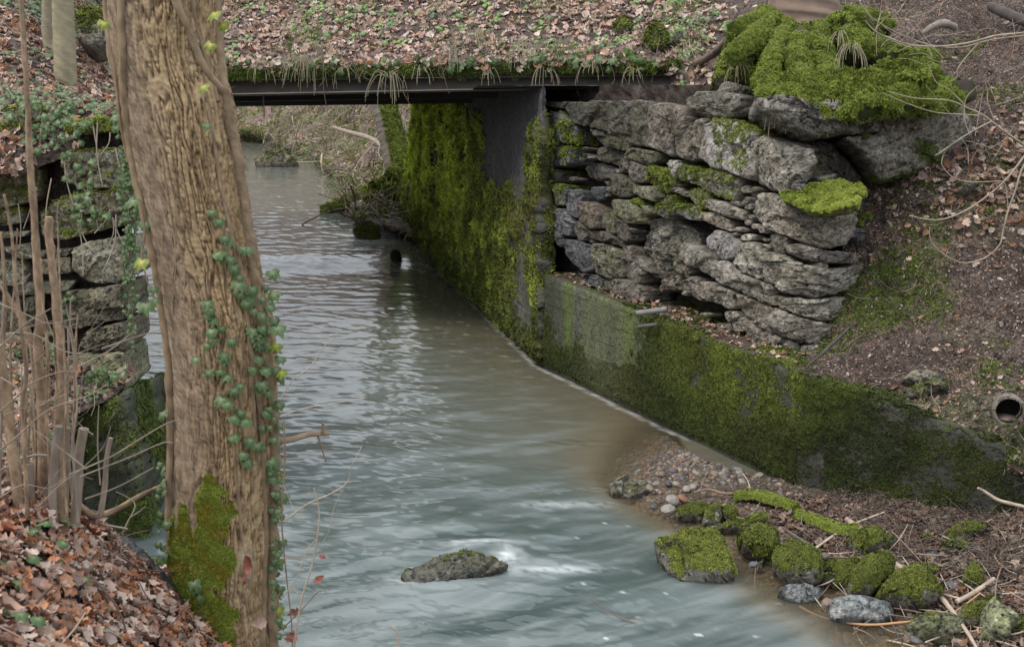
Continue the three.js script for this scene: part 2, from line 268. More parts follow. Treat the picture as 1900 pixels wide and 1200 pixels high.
// water sheet
function waveH(x, D) {
  const calm = sstep(5.6, 4.2, D), wx = x + 0.35 * noise3(x * 0.7, D * 0.5, 3), wd = D + 0.3 * noise3(x * 0.6, D * 0.6, 9);
  const side = sstep(0.15, 1.5, wallX(clamp(D, 6.03, 21)) - x - (D > 9 ? 0 : 0.25));       // quieter along the wall
  const far = sstep(8, 13, D), fx = x + D * 0.22, fd = D - x * 0.2;                            // along and across the flow
  let h = (0.020 - 0.006 * far) * fbm(wx * 2.2, wd * 4.0, 1.7, 3) + (0.012 - 0.007 * far) * ridge(wx * 3.2 + 4, wd * 7.5, 5.2, 2) + 0.0016 * noise3(wx * 11, wd * 24, 7) + 0.004 * ridge(wx * 7 + 2 * fbm(wx, wd, 2), wd * 15, 3.3, 2) * (1 - 0.5 * far);
  h *= lerp(0.3, 1, side) * (1 - 0.25 * calm);
  h += calm * (0.020 * fbm((x + D * 0.5) * 1.1, (D - x * 0.45) * 5.0, 8, 3) + 0.007 * ridge((x + D * 0.5) * 2.4, (D - x * 0.45) * 15, 4, 2));   // long combed swells in the foreground
  h += 0.05 * Math.exp(-(((D - 16.4) / 0.6) ** 2)) * (0.4 + ridge(x * 2.5, D * 3, 4, 3)) * sstep(-2.0, -3.4, x);   // tumbling water at the rapid
  h *= 1 + sstep(14, 30, D) * 0.8;
  const dr = (k, l) => Math.exp(-((x - k[0]) ** 2 / l + (D - k[1]) ** 2 / (l * 0.5)));
  h += 0.028 * dr([-0.1, 5.12], 0.03) - 0.022 * dr([-0.25, 4.45], 0.05) + calm * 0.0035 * ridge(x * 9 + D * 5, (D - x * 0.4) * 26, 9, 2) + 0.012 * dr([0.42, 6.9], 0.05) * (0.5 + noise3(x * 9, D * 14, 2));
  return h;
}
const foamMask = (x, D) => {
  const n = ridge(x * 3.2, D * 5.5, 2, 3), f = noise3(x * 22, D * 34, 6);
  let m = 0.9 * Math.exp(-(((D - 16.6) / 0.75) ** 2)) * sstep(-2.5, -3.7, x) * (0.6 + 1.1 * n);
  m += 0.8 * sstep(0.05, 0.0, Math.abs(wallX(clamp(D, 6.03, 21)) + 0.03 * noise3(D * 5, 2, 2) - x - 0.05)) * sstep(6.9, 7.3, D) * clamp(0.4 + f, 0, 1) * sstep(17, 15, D);                                  // white water at the rapid
  m += 0.95 * Math.exp(-(((D - 19.4) / 1.2) ** 2)) * Math.exp(-(((x + 2.75) / 0.55) ** 2)) * sstep(-0.05, 0.4, n + f * 0.5); // bubbles below the root
  m += sstep(0.5, 0.8, noise3(x * 9, D * 14, 11) + 0.35 * n) * sstep(7, 12, D) * 0.35;                                        // scattered flecks
  const dr = (a, b, lx, ld) => Math.exp(-(((x - a) / lx) ** 2 + ((D - b) / ld) ** 2));
  m += 0.7 * dr(-0.02, 5.0, 0.07, 0.08) * (0.2 + f + n) + 0.6 * dr(-0.16, 5.16, 0.2, 0.045) * (0.3 + f + n) + 0.5 * dr(-0.55, 4.72, 0.1, 0.05) * (0.4 + f) + 0.5 * dr(0.2, 4.85, 0.25, 0.05) * sstep(-0.1, 0.5, n + f) + 0.35 * dr(0.3, 5.75, 0.3, 0.05) * sstep(0.0, 0.5, n + f);
  const cx = (x + D * 0.75), cd = (D - x * 0.55);
  m += sstep(6.2, 4.8, D) * 0.13 * sstep(0.32, 0.75, ridge(cx * 0.9, cd * 5.0, 13, 3) * 0.9 + noise3(cx * 0.6, cd * 1.5, 1) * 0.5);   // pale combed streaks
  m += sstep(0.62, 0.78, noise3(cx * 9, cd * 26, 31) + 0.1 * n) * sstep(6.5, 5, D) * sstep(-0.1, 0.6, x) * 0.8;                      // small bubbles carried along the bar
  return clamp(m, 0, 1);
};
const shoreS = sheet(shoreRows);
const CELL = 0.06, bedGrid = new Map(); for (let j = 0; j <= 240; j++) for (let i = 0; i <= 500; i++) { const p = shoreS(i / 500, j / 240), k = Math.round(p.x / CELL) + ',' + Math.round(p.z / CELL); bedGrid.set(k, Math.max(bedGrid.get(k) ?? -1, p.y)); }
const bedY = (x, z) => { const gx = x / CELL, gz = z / CELL, i = Math.floor(gx), j = Math.floor(gz), fx = gx - i, fz = gz - j, q = (a, b) => bedGrid.get(a + ',' + b) ?? -1; return lerp(lerp(q(i, j), q(i + 1, j), fx), lerp(q(i, j + 1), q(i + 1, j + 1), fx), fz); };
const waterRow = (t) => 1.7 * Math.pow(92 / 1.7, t);
const farDrift = (D) => Math.max(0, D - 20) * 0.3;
const waterGeo = gridGeo(260, 900, (s, t) => {
  const D = waterRow(t), xr = D < 6.0 ? 0.5 * D + 0.2 : D < 21.5 ? Math.min(wallX(D) + 0.12, 0.45 * D) : wallX(21.5) + 4 - 0.1 * (D - 21.5), xl = -0.46 * D - 0.3 - farDrift(D) * 0.4;
  const x = lerp(xl, xr, s);
  return V(x, waterY(D) + waveH(x, D), -D);
}, (p) => {
  const D = -p.z, x = p.x, near = sstep(7.5, 4.6, D), wall = sstep(1.7, 0.1, wallX(clamp(D, 6.03, 21)) - x) * sstep(4.5, 7, D);
  const n = fbm(x * 1.1, D * 0.8, 5), n2 = fbm(x * 3 + 5, D * 3.6, 2);
  const depth = p.y - bedY(x, p.z), sh = sstep(0.42, 0.0, depth) * (D < 10 ? 1 : 0);
  let c = mix3([0.118, 0.13, 0.115], [0.064, 0.09, 0.086], clamp(near + 0.35 * n, 0, 1));
  c = mix3(c, [0.13, 0.11, 0.07], clamp(wall * 0.7 + 0.35 * n2 * wall, 0, 1));
  { const q = fbm(x * 0.9, D * 0.9, 4) * 1.2, k = sstep(0.02, 0.5, fbm((x + D * 0.3) * 1.2 + q, (D - x * 0.35) * 4.6 + q, 15, 4) + 0.35 * ridge((x + D * 0.35) * 1.6, (D - x * 0.4) * 9, 3, 2)) * (1 - 0.8 * wall) * sstep(14, 9, D); c = mix3(c, [0.33, 0.385, 0.40], (0.36 - 0.1 * near) * k * (1 - sh)); }   // air carried in the fast water
  c = mix3(c, [0.17, 0.135, 0.085], sstep(0.1, 0.45, n2 + 0.1) * sstep(17, 30, D) * 0.7);
  c = mix3(c, [0.15, 0.115, 0.065], sh * 0.8);
  const f = foamMask(x, D) * (D < 7 ? sstep(0.03, 0.2, depth) : 1); c = mix3(c, [0.72, 0.76, 0.78], f);
  return [...c, D < 10 ? lerp(1, 0.3, sstep(0.20, 0.0, depth)) : 1];
});
const waterMat = new THREE.MeshPhysicalMaterial({ vertexColors: true, transparent: true, side: THREE.DoubleSide, roughness: 0.1, ior: 1.33, specularIntensity: 1.0 });
structure('stream', waterGeo, waterMat, 'murky green-grey stream flowing under the bridge towards the foreground');
structure('stream_bed', (() => { const g = gridGeo(120, 120, (s, t) => { const x = lerp(-200, 200, s), z = lerp(30, -320, t); return V(x, -0.75 + Math.max(0, -z - 17) * 0.02, z); }, (p) => mul3([0.12, 0.095, 0.06], 0.9 + 0.5 * fbm(p.x, 0, p.z))); return g; })(), M.soil, 'brown muddy ground under the stream and beyond the banks');

// ------------------------------------------------------------------ soil of the banks
const P3 = (list) => list.map(([u, v, D]) => at(u, v, D));
function soilColor(p, pale = 0) {
  const a = fbm(p.x * 1.6, p.y * 1.6, p.z * 1.6), b = fbm(p.x * 9, p.y * 9, p.z * 9, 3), c = fbm(p.x * 45, p.y * 45, p.z * 45, 2);
  let k = mix3(C.soil, C.soilPale, clamp(0.25 + pale + 1.1 * a + 0.7 * b, 0, 1)); k = mix3(k, C.soilDark, clamp(-0.1 - 1.2 * b + 0.3 * a, 0, 0.8));
  return mul3(k, 0.82 * (1 + 1.3 * c));
}
const soilRough = (A) => (p) => A * fbm(p.x * 2.1, p.y * 2.1, p.z * 2.1) + A * 0.45 * fbm(p.x * 9, p.y * 9, p.z * 9, 3) + A * 0.16 * fbm(p.x * 38, p.y * 38, p.z * 38, 2);
const rightRows = [
  P3([[1440, 760, 6.25], [1600, 790, 5.95], [1720, 820, 5.65], [1840, 880, 5.35], [1880, 900, 5.2], [2300, 990, 4.7]]),
  P3([[1470, 692, 6.2], [1590, 728, 5.88], [1720, 778, 5.58], [1830, 822, 5.3], [1960, 850, 5.05], [2300, 930, 4.7]]),
  P3([[1520, 650, 6.5], [1660, 668, 6.12], [1770, 690, 5.85], [1870, 715, 5.6], [2000, 745, 5.35], [2300, 800, 5.0]]),
  P3([[1560, 520, 6.85], [1690, 540, 6.5], [1780, 556, 6.25], [1880, 575, 6.05], [2000, 600, 5.85], [2300, 650, 5.4]]),
  P3([[1570, 400, 7.15], [1690, 405, 6.8], [1790, 408, 6.6], [1890, 415, 6.5], [2020, 430, 6.35], [2300, 450, 6.0]]),
  P3([[1580, 338, 7.3], [1690, 322, 7.0], [1790, 285, 7.0], [1890, 235, 7.05], [2020, 225, 6.95], [2300, 220, 6.6]]),
  P3([[1560, 190, 8.0], [1680, 150, 8.0], [1800, 130, 7.95], [1900, 95, 7.9], [2020, 75, 7.7], [2300, 60, 7.3]]),
  P3([[1540, 40, 9.6], [1680, 0, 9.7], [1800, -20, 9.6], [1900, -40, 9.5], [2020, -60, 9.3], [2300, -80, 8.9]]),
  P3([[1500, -200, 12.5], [1680, -210, 12.6], [1800, -220, 12.6], [1900, -230, 12.4], [2020, -240, 12.2], [2300, -260, 12]]),
];
const rightGeo = roughSheet(rightRows, 340, 350, soilRough(0.13), (p) => {
  const g = sstep(0.02, 0.3, fbm(p.x * 1.7 + 4, p.y * 1.7, p.z * 1.7)) * sstep(2.4, 0.8, p.y);
  return mix3(mul3(soilColor(p, 0.0), 0.85), mul3(C.mossDark, 1.6), 0.5 * g);
});
const rightBank = structure('right_bank', rightGeo, M.soil, 'bare muddy slope with moss and scattered leaves above the retaining wall');

const bridgeD = (u) => lerp(12.35, 9.25, (u + 100) / 1362);
const bankRow = (vs, dD, right) => P3([-300, 150, 420, 700, 980, 1200].map((u, i) => [u, vs[i], bridgeD(u) + dD]).concat(right));
const bankRows = [   // earth over the bridge and on to the tree on the right
  bankRow([165, 128, 124, 120, 116, 112], 0.06, [[1262, 172, 9.15], [1330, 205, 8.7], [1420, 210, 8.4], [1560, 215, 8.2], [1700, 200, 8.4]]),
  bankRow([150, 116, 113, 110, 106, 102], 0.16, [[1275, 115, 9.25], [1345, 135, 8.9], [1430, 130, 8.75], [1560, 120, 8.7], [1700, 120, 8.8]]),
  bankRow([80, 60, 62, 62, 60, 58], 0.95, [[1290, 55, 9.9], [1360, 65, 9.6], [1440, 50, 9.4], [1560, 40, 9.4], [1700, 30, 9.6]]),
  bankRow([0, -10, -8, -6, -6, -6], 1.95, [[1300, -6, 10.9], [1370, -10, 10.7], [1440, -30, 10.6], [1560, -60, 10.6], [1700, -60, 10.8]]),
  bankRow([-75, -80, -70, -66, -66, -70], 4.3, [[1300, -80, 13.2], [1370, -100, 13], [1440, -130, 12.8], [1560, -160, 12.8], [1700, -180, 13]]),
  bankRow([-70, -66, -60, -55, -55, -60], 10.5, [[1300, -70, 19], [1370, -90, 18.8], [1440, -120, 18.5], [1560, -150, 18.3], [1700, -170, 18]]),
];
const bankGeo = roughSheet(bankRows, 270, 150, soilRough(0.08), (p) => soilColor(p, -0.05), false);
const embankment = structure('embankment', bankGeo, M.soil, 'leaf strewn earth bank that carries the path over the bridge');

const farRows = [
  [[775, 440], [700, 424], [650, 400], [640, 352], [605, 322], [560, 292], [505, 274], [445, 262], [250, 252]].map(([u, v]) => onWater(u, v, -0.15)),
  [[775, 428], [706, 412], [660, 385], [655, 338], [615, 312], [572, 284], [512, 267], [448, 256], [250, 246]].map(([u, v]) => onWater(u, v, 0.25)),
  P3([[810, 380, 22.5], [745, 350, 26], [705, 325, 29.5], [690, 302, 34], [655, 277, 40], [600, 258, 47], [530, 246, 55], [450, 240, 64], [250, 236, 74]]),
  P3([[840, 250, 25], [800, 236, 29], [755, 222, 34], [720, 214, 39], [675, 205, 46], [610, 198, 54], [530, 196, 62], [440, 196, 70], [240, 196, 82]]),
  P3([[880, 60, 31], [840, 50, 36], [795, 40, 41], [750, 30, 47], [700, 20, 55], [630, 10, 64], [540, 0, 72], [430, -10, 82], [220, -20, 95]]),
];
const farGeo = roughSheet(farRows, 200, 150, (p) => 0.35 * fbm(p.x * 0.6, p.y * 0.6, p.z * 0.6) + 0.16 * fbm(p.x * 2.4, p.y * 2.4, p.z * 2.4, 3), (p) => {
  const g = sstep(-0.05, 0.25, fbm(p.x * 0.5 + 2, p.y * 0.7, p.z * 0.5)) * sstep(3.2, 1.0, p.y - waterY(-p.z));
  return mix3(mul3(soilColor(p, 0.3), 1.5), mul3(C.moss, 0.8), 0.75 * g);
}, true);
const farBank = structure('far_bank', farGeo, M.soil, 'mossy stream bank with brushwood seen beyond the bridge');
structure('upstream_left_bank', roughSheet([0, 1, 2, 3].map((k) => [7.5, 10, 14, 20, 30, 45].map((D) => V(-0.41 * D - 0.6 - k * 0.9, -0.3 + k * 0.75 + waterY(D), -D))), 120, 40, soilRough(0.2), (p) => soilColor(p, 0.1), true), M.soil, 'earth bank behind the stone pier on the far side of the tree');

const leftRows = [   // near bank with the deep leaf litter
  P3([[-500, 1500, 1.15], [-50, 1420, 1.3], [250, 1400, 1.6], [400, 1390, 2.0], [520, 1380, 2.35]]),
  P3([[-500, 1200, 1.6], [-20, 1180, 1.85], [200, 1200, 2.15], [360, 1235, 2.5], [490, 1270, 2.8]]),
  P3([[-500, 990, 2.1], [0, 1010, 2.25], [150, 1060, 2.45], [300, 1125, 2.72], [420, 1190, 2.95]]),
  P3([[-500, 860, 2.6], [-20, 890, 2.65], [110, 945, 2.75], [225, 1025, 2.92], [350, 1110, 3.1]]),
  P3([[-500, 850, 3.2], [-20, 900, 3.2], [120, 960, 3.25], [240, 1050, 3.3], [380, 1160, 3.4]]),
  P3([[-500, 900, 3.9], [-20, 960, 3.9], [150, 1030, 3.85], [290, 1130, 3.8], [430, 1250, 3.8]]),
  P3([[-500, 1000, 4.4], [-20, 1060, 4.4], [200, 1120, 4.2], [350, 1220, 4.1], [500, 1330, 4.0]]),
];
const leftGeo = roughSheet(leftRows, 170, 200, soilRough(0.04), (p) => mul3(soilColor(p, -0.3), 0.75), false);
const leftBank = structure('left_bank', leftGeo, M.soil, 'near bank covered in rust brown leaf litter at the foot of the big tree');
const shelfRows = [  // shelf of earth between the near bank and the pier
  P3([[-500, 830, 3.3], [-20, 880, 3.4], [70, 900, 3.6], [120, 880, 4.2]]),
  P3([[-500, 760, 4.2], [-20, 800, 4.2], [70, 810, 4.4], [118, 800, 5.0]]),
  P3([[-500, 690, 5.2], [0, 700, 5.2], [90, 720, 5.3], [140, 770, 5.35]]),
  P3([[-500, 640, 5.7], [0, 640, 5.7], [110, 690, 5.62], [215, 735, 5.5]]),
  P3([[-500, 610, 6.0], [0, 615, 5.9], [120, 660, 5.75], [245, 690, 5.68]]),
];
const shelfGeo = roughSheet(shelfRows, 120, 120, soilRough(0.05), (p) => soilColor(p, -0.1), false);
const shelf = structure('left_shelf', shelfGeo, M.soil, 'leaf covered shelf of earth below the stone pier');
const upperRows = [
  P3([[-500, 380, 5.5], [-20, 330, 5.6], [60, 320, 5.75], [120, 290, 5.85], [180, 262, 5.9], [238, 258, 5.95]]),
  P3([[-500, 330, 5.7], [-20, 240, 5.9], [60, 205, 6.05], [120, 212, 6.1], [180, 215, 6.2], [236, 225, 6.2]]),
  P3([[-500, 150, 6.8], [-20, 130, 6.9], [60, 140, 7.0], [120, 160, 7.1], [180, 180, 7.2], [232, 205, 7.3]]),
  P3([[-500, 0, 8.2], [-20, 20, 8.3], [60, 40, 8.5], [120, 70, 8.6], [180, 120, 8.8], [235, 165, 9.2]]),
  P3([[-500, -160, 10.5], [-20, -120, 10.8], [60, -90, 11], [120, -40, 11.3], [180, 30, 11.6], [260, 120, 12]]),
  P3([[-500, -260, 14], [-20, -200, 14.5], [60, -160, 14.8], [120, -110, 15], [180, -60, 15], [260, 0, 15]]),
];
const upperGeo = roughSheet(upperRows, 130, 130, soilRough(0.07), (p) => soilColor(p, -0.2), false);
const upperBank = structure('upper_left_bank', upperGeo, M.soil, 'ivy and leaf covered slope behind the stone pier');
// ------------------------------------------------------------------ concrete walls
// A wall face through plan points [x, distance], its relief, end returns and a top that runs back into the earth
function wallGeo(plan, spans, topY, botY, nT, capIn, rough, color) {
  const P = plan.map(([x, D]) => V(x, 0, -D)), cols = [];
  for (let k = 0; k < P.length - 1; k++) {
    const d = P[k + 1].clone().sub(P[k]).normalize(), n = V(-d.z, 0, d.x);
    for (let i = k ? 1 : 0; i <= spans[k]; i++) {
      const t = i / spans[k], p = P[k].clone().lerp(P[k + 1], t); let nn = n.clone();
      if (i === spans[k] && k < P.length - 2) { const d2 = P[k + 2].clone().sub(P[k + 1]).normalize(); nn.add(V(-d2.z, 0, d2.x)).normalize(); }
      cols.push({ p, n: nn, k, t, top: lerp(topY[k], topY[k + 1], t) });
    }
  }
  const nU = cols.length - 1, cap = 6;
  return gridGeo(nU, nT + cap, (s, t) => {
    const c = cols[Math.round(s * nU)], j = Math.round(t * (nT + cap)), q = c.p.clone();
    q.y = lerp(botY, c.top, Math.min(1, j / nT));
    if (j > nT) { const e = (j - nT) / cap; q.addScaledVector(c.n, -capIn * e); q.y += 0.012 * fbm(q.x * 9, q.y * 9, q.z * 9); return q; }
    return q.addScaledVector(c.n, rough(q, c, j / nT) - 0.012 * sstep(0.97, 1, j / nT));
  }, color);
}
const bump = (x, c, w) => Math.exp(-(((x - c) / w) ** 2));
// where moss grows on the tall abutment, in distance and height along it
function mossA(p) {
  const D = -p.z, y = p.y, w = 0.35 * fbm(p.x * 1.3, y * 1.6, p.z * 1.3), w2 = 0.5 * fbm(D * 2.6, y * 0.7, 5, 3);
  let m = sstep(13.0, 13.7, D + w2 * 1.6 + w);                                                  // out in the light beyond the bridge
  m = Math.max(m, sstep(0.12, -0.06, y + w * 0.6 + 0.25 * w2 - (1.62 - 0.25 * bump(D, 11.2, 0.5))) * sstep(10.15, 10.5, D + w * 0.6 + 0.2 * w2));   // climbing from the water under the bridge
  m = Math.max(m, sstep(0.3, 0.1, y + 0.4 * w2 - 0.1) * 0.9, sstep(9.85, 10.1, D) * bump(y + w * 0.4, 1.25, 0.22));
  m = Math.max(m, 1.4 * bump(D, 12.55, 0.28) * sstep(2.42, 2.2, y + 0.3 * bump(D, 12.55, 0.1) * 0) * sstep(1.0, 1.3, y));
  m = Math.max(m, 1.3 * bump(D + w * 0.4, 9.62 + 0.16 * (1.9 - y), 0.09) * sstep(2.3, 2.15, y) * sstep(1.2, 1.5, y));   // strip beside the stones
  m = Math.max(m, 1.2 * bump(D + w2 * 0.3, 9.62, 0.14) * bump(y + w * 0.3, 0.95, 0.28));
  m = Math.max(m, sstep(0.0, 0.3, 0.75 * bump(D, 9.32, 0.1) + 1.1 * w2 + 0.5 * w - 0.25) * sstep(2.35, 2.1, y));                  // ragged growth along the near edge
  m *= 1 - sstep(0.0, 0.35, bump(D, 20.3, 0.9) * bump(y + w, 0.95, 0.5) - 0.45 + w);            // bare patch low down at the far end
  m *= 1 - 0.9 * sstep(0.2, 0.34, Math.abs(noise3(D * 1.5, y * 0.35, 20)) ) * sstep(14, 15, D) * sstep(0.6, 1.4, y);
  m *= sstep(0.015, 0.10, y - waterY(D));
  return clamp(m, 0, 1);
}
const concreteColor = (p, wet = 0) => {
  const a = fbm(p.x * 1.2, p.y * 1.2, p.z * 1.2), b = fbm(p.x * 12, p.y * 12, p.z * 12, 3), st = fbm(p.x * 5 - p.z * 5, p.y * 0.6, 3, 3), pit = sstep(0.28, 0.42, noise3(p.x * 34, p.y * 34, p.z * 34));
  let k = mix3(C.concrete, C.concreteDark, clamp(0.4 + a + 0.9 * st, 0, 1)); k = mix3(k, C.concretePale, clamp(0.15 + 0.9 * b - 0.6 * a - 0.3, 0, 0.6));
  return mul3(k, (1 + 0.55 * b) * (1 - 0.6 * pit) * (1 - wet));
};
{
  const t = thing('abutment_wall', 'tall grey concrete abutment under the bridge, thickly clad in hanging yellow-green moss', 'wall', V(WB[0], 0, -WB[1]));
  const lean = (p) => 0.16 * p.y * sstep(17.5, 21.8, -p.z);
  const geo = wallGeo([[WA[0] + 1.4, WA[1] + 0.9], WA, [-1.05, 15.6], WB, [WB[0] + 0.035, WB[1] + 0.03], [WB[0] - 0.06, WB[1] + 0.9]], [10, 150, 260, 5, 8], [2.95, 2.95, 2.85, 2.56, 2.56, 2.56], -0.4, 150, 0.6, (p, c, q) => {
    const m = mossA(p), cl = fbm(p.z * 7, p.y * 4.2, p.x * 7, 3), far = sstep(12, 16, -p.z);
    let h = m * (0.04 + 0.2 * (cl + 0.1) * (0.5 + 0.5 * far) + 0.04 * ridge(p.z * 14, p.y * 9, p.x * 14, 2)) + 0.006 * fbm(p.x * 14, p.y * 14, p.z * 14, 3);
    return h - lean(p) - 0.012 * sstep(0.25, 0.4, noise3(p.x * 22, p.y * 22, p.z * 22)) * (1 - m);
  }, (p) => {
    const m = mossA(p), rust = bump(-p.z, 11.55, 0.06 + 0.1 * fbm(p.x * 4, p.y * 3, 1)) * sstep(1.2, 1.7, p.y) * sstep(2.2, 1.9, p.y), D = -p.z;
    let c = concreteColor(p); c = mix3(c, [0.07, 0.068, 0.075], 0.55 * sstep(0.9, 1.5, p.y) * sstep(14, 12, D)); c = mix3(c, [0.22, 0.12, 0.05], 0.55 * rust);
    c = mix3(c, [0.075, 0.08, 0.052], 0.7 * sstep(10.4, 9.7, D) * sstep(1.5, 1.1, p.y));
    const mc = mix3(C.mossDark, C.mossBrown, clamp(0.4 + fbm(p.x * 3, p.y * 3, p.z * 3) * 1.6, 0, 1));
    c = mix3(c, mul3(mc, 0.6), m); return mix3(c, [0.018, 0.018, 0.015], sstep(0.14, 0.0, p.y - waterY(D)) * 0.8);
  });
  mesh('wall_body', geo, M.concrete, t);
  const tint = (p) => { const D = -p.z, hi = sstep(11.5, 14.5, D) * sstep(0.5, 1.6, p.y), n = fbm(p.x * 2.4, p.y * 2.4, p.z * 2.4); const cn = fbm(p.z * 6, p.y * 3.6, p.x * 6, 3); let c = mix3(mul3(C.moss, 0.8), mul3(C.mossBright, 1.5 + 1.2 * hi), clamp(0.25 + hi * 0.55 + n + 1.6 * cn, 0, 1)); c = mix3(c, C.mossBrown, clamp(0.25 - 0.2 * hi - 0.9 * n + 0.5 * bump(p.y, 1.35, 0.2) * sstep(11.6, 10, D), 0, 0.8)); c = mix3(c, C.mossDark, sstep(0.75, 0.15, p.y + 0.4 * n) * 0.75); return mul3(c, rr(0.75, 1.45)); };
  const cl = (p) => sstep(-0.22, 0.05, fbm(p.z * 6, p.y * 3.6, p.x * 6, 3));
  mossOn(t, geo, 90000, 0.055, (p, n) => cl(p) * mossA(p) * sstep(10, 12, -p.z), tint, 'moss', 0.45);
  mossOn(t, geo, 110000, 0.03, (p, n) => cl(p) * mossA(p) * sstep(14.5, 12.5, -p.z), tint, 'moss', 0.45);
  const bx = new THREE.BoxGeometry(0.07, 0.05, 0.14).translate(0, 0, 0); bx.rotateY(0.2); { const q = at(975, 383, 9.86); bx.translate(q.x - 0.02, q.y, q.z); }
  mesh('iron_bracket', paint(bx, () => [0.02, 0.018, 0.017]), M.steel, t);
}
const mossB = (p) => {                                             // the low wall in front of the stones and its wing
  const D = -p.z, y = p.y, x = p.x, w = fbm(x * 1.8, y * 1.8, p.z * 1.8), w2 = fbm(x * 5, y * 5, p.z * 5, 3), wing = x > WC[0] + 0.01 ? 1 : 0;
  if (wing) return clamp(0.3 + 1.7 * w + 1.4 * w2 - 0.35 * bump(x, 1.85, 0.05) - 0.5 * sstep(0.38, 0.6, y - 0.12 * (2.6 - x)) * sstep(1.95, 2.15, x), 0, 1);
  let m = sstep(8.0, 7.4, D + 0.6 * w + 0.45 * w2) * clamp(0.55 + 1.9 * w2 + 1.2 * w, 0, 1);                                           // rough moss on the nearer half
  m = Math.max(m, sstep(0.34, 0.12, y + 0.25 * w - 0.12 * (9.3 - D) * 0.5));
  m = Math.max(m, 0.7 * sstep(9.0, 9.25, D + 0.2 * w2) * sstep(0.62, 0.3, y));
  m *= 1 - 0.8 * sstep(0.08, 0.3, bump(D, 6.45, 0.16) * bump(y + w * 0.3, 0.42, 0.2) - 0.5 + w2 * 0.4);
  return clamp(m, 0, 1) * sstep(0.02, 0.08, y);
};
{
  const t = thing('retaining_wall', 'low board-marked concrete retaining wall green with moss, in front of the stone masonry', 'wall', V(WC[0], 0, -WC[1]));
  const E1 = [3.15, 4.98];
  const geo = wallGeo([WB, WC, WD, E1, [E1[0] + 0.3, E1[1] + 1]], [420, 200, 40, 10], [0.885, 0.742, 0.535, 0.44, 0.42], -0.35, 200, 0.5, (p, c) => {
    const m = mossB(p), board = c.k === 0 ? (p.y + 0.004 * fbm(p.z * 3, 1, 1)) / 0.155 : 0.5, line = Math.abs(board - Math.round(board)) * 0.155;
    let h = m * (0.008 + 0.018 * fbm(p.x * 9, p.y * 9, p.z * 9, 3) + 0.008 * ridge(p.x * 26, p.y * 26, p.z * 26, 2)) + 0.004 * fbm(p.x * 10, p.y * 22, p.z * 10, 3);
    if (c.k === 0) h += (1 - m) * (0.002 * sstep(0.006, 0.002, line) + 0.0008 * (Math.round(board) % 2)) * sstep(0.86, 0.8, p.y);
    return h + 0.02 * fbm(p.x * 1.3, p.y * 1.3, p.z * 1.3);
  }, (p, s, q, n) => {
    const D = -p.z, m = mossB(p), wing = p.x > WC[0] + 0.02, w = fbm(p.x * 3, p.y * 1.0, p.z * 3, 3), v = fbm(D * 5, p.y * 0.5, 2, 3);
    let c = concreteColor(p);
    if (!wing) {
      const pale = sstep(9.1, 8.6, D + 0.35 * v + 0.4 * w) * sstep(7.5, 8.0, D + 0.35 * v + 0.4 * w);
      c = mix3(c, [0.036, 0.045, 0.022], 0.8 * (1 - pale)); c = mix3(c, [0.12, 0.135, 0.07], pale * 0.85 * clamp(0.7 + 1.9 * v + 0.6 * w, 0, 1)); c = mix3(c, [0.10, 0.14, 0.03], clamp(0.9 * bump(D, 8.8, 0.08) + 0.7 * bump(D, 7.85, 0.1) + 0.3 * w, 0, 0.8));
      const board = (p.y + 0.004 * fbm(p.z * 3, 1, 1)) / 0.155; c = mul3(c, 1 - 0.22 * sstep(0.01, 0.004, Math.abs(board - Math.round(board) + 0.03) * 0.155));
    } else c = mix3(c, [0.03, 0.032, 0.022], 0.7);
    const mc = mix3(C.mossDark, C.mossBrown, clamp(0.3 + 1.6 * w, 0, 1)); c = mix3(c, wing ? mul3(mc, 0.4) : mul3(mc, 0.65), m);
    if (n.y > 0.75) c = mix3(c, mix3(C.soil, C.mossDark, clamp(0.4 + w * 2, 0, 1)), 0.8);
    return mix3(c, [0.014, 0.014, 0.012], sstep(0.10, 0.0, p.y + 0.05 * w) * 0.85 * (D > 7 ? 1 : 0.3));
  });
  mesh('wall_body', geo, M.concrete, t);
  const tint = (p) => {
    const wing = p.x > WC[0] + 0.02, n = fbm(p.x * 2.2, p.y * 2.2, p.z * 2.2), D = -p.z; let c;
    if (wing) c = mix3(C.mossDark, C.moss, clamp(0.32 + 1.3 * n + 0.35 * sstep(2.2, 1.75, p.x), 0, 0.9)); else {
      c = mix3(C.moss, C.mossBright, clamp(0.25 * sstep(7.2, 6.2, D) + 0.9 * n + 0.25 * sstep(0.5, 0.75, p.y), 0, 0.8)); c = mix3(c, C.mossDark, clamp(0.75 * sstep(7.0, 7.6, D) + 0.8 * sstep(0.4, 0.1, p.y - 0.1 * (8 - D)) - 0.4 * n, 0, 0.9));
      c = mix3(c, [0.22, 0.25, 0.13], 0.7 * bump(D, 8.2, 0.35) * sstep(0.42, 0.25, p.y));
      c = mix3(c, C.mossBrown, clamp(0.1 - n * 1.2, 0, 0.8));
    }
    return mul3(c, rr(0.5, 1.2) * (wing ? 0.56 : lerp(0.85, 0.62, sstep(6.9, 6.05, D + n))));
  };
  mossOn(t, geo, 130000, 0.0135, (p, n) => mossB(p) * (n.y > 0.8 ? 0 : 1), tint);
  mossOn(t, geo, 26000, 0.026, (p, n) => (n.y > 0.5 && -p.z < 8 ? sstep(-0.1, 0.2, fbm(p.x * 3, 1, p.z * 3) + 0.1) : 0), tint);
}

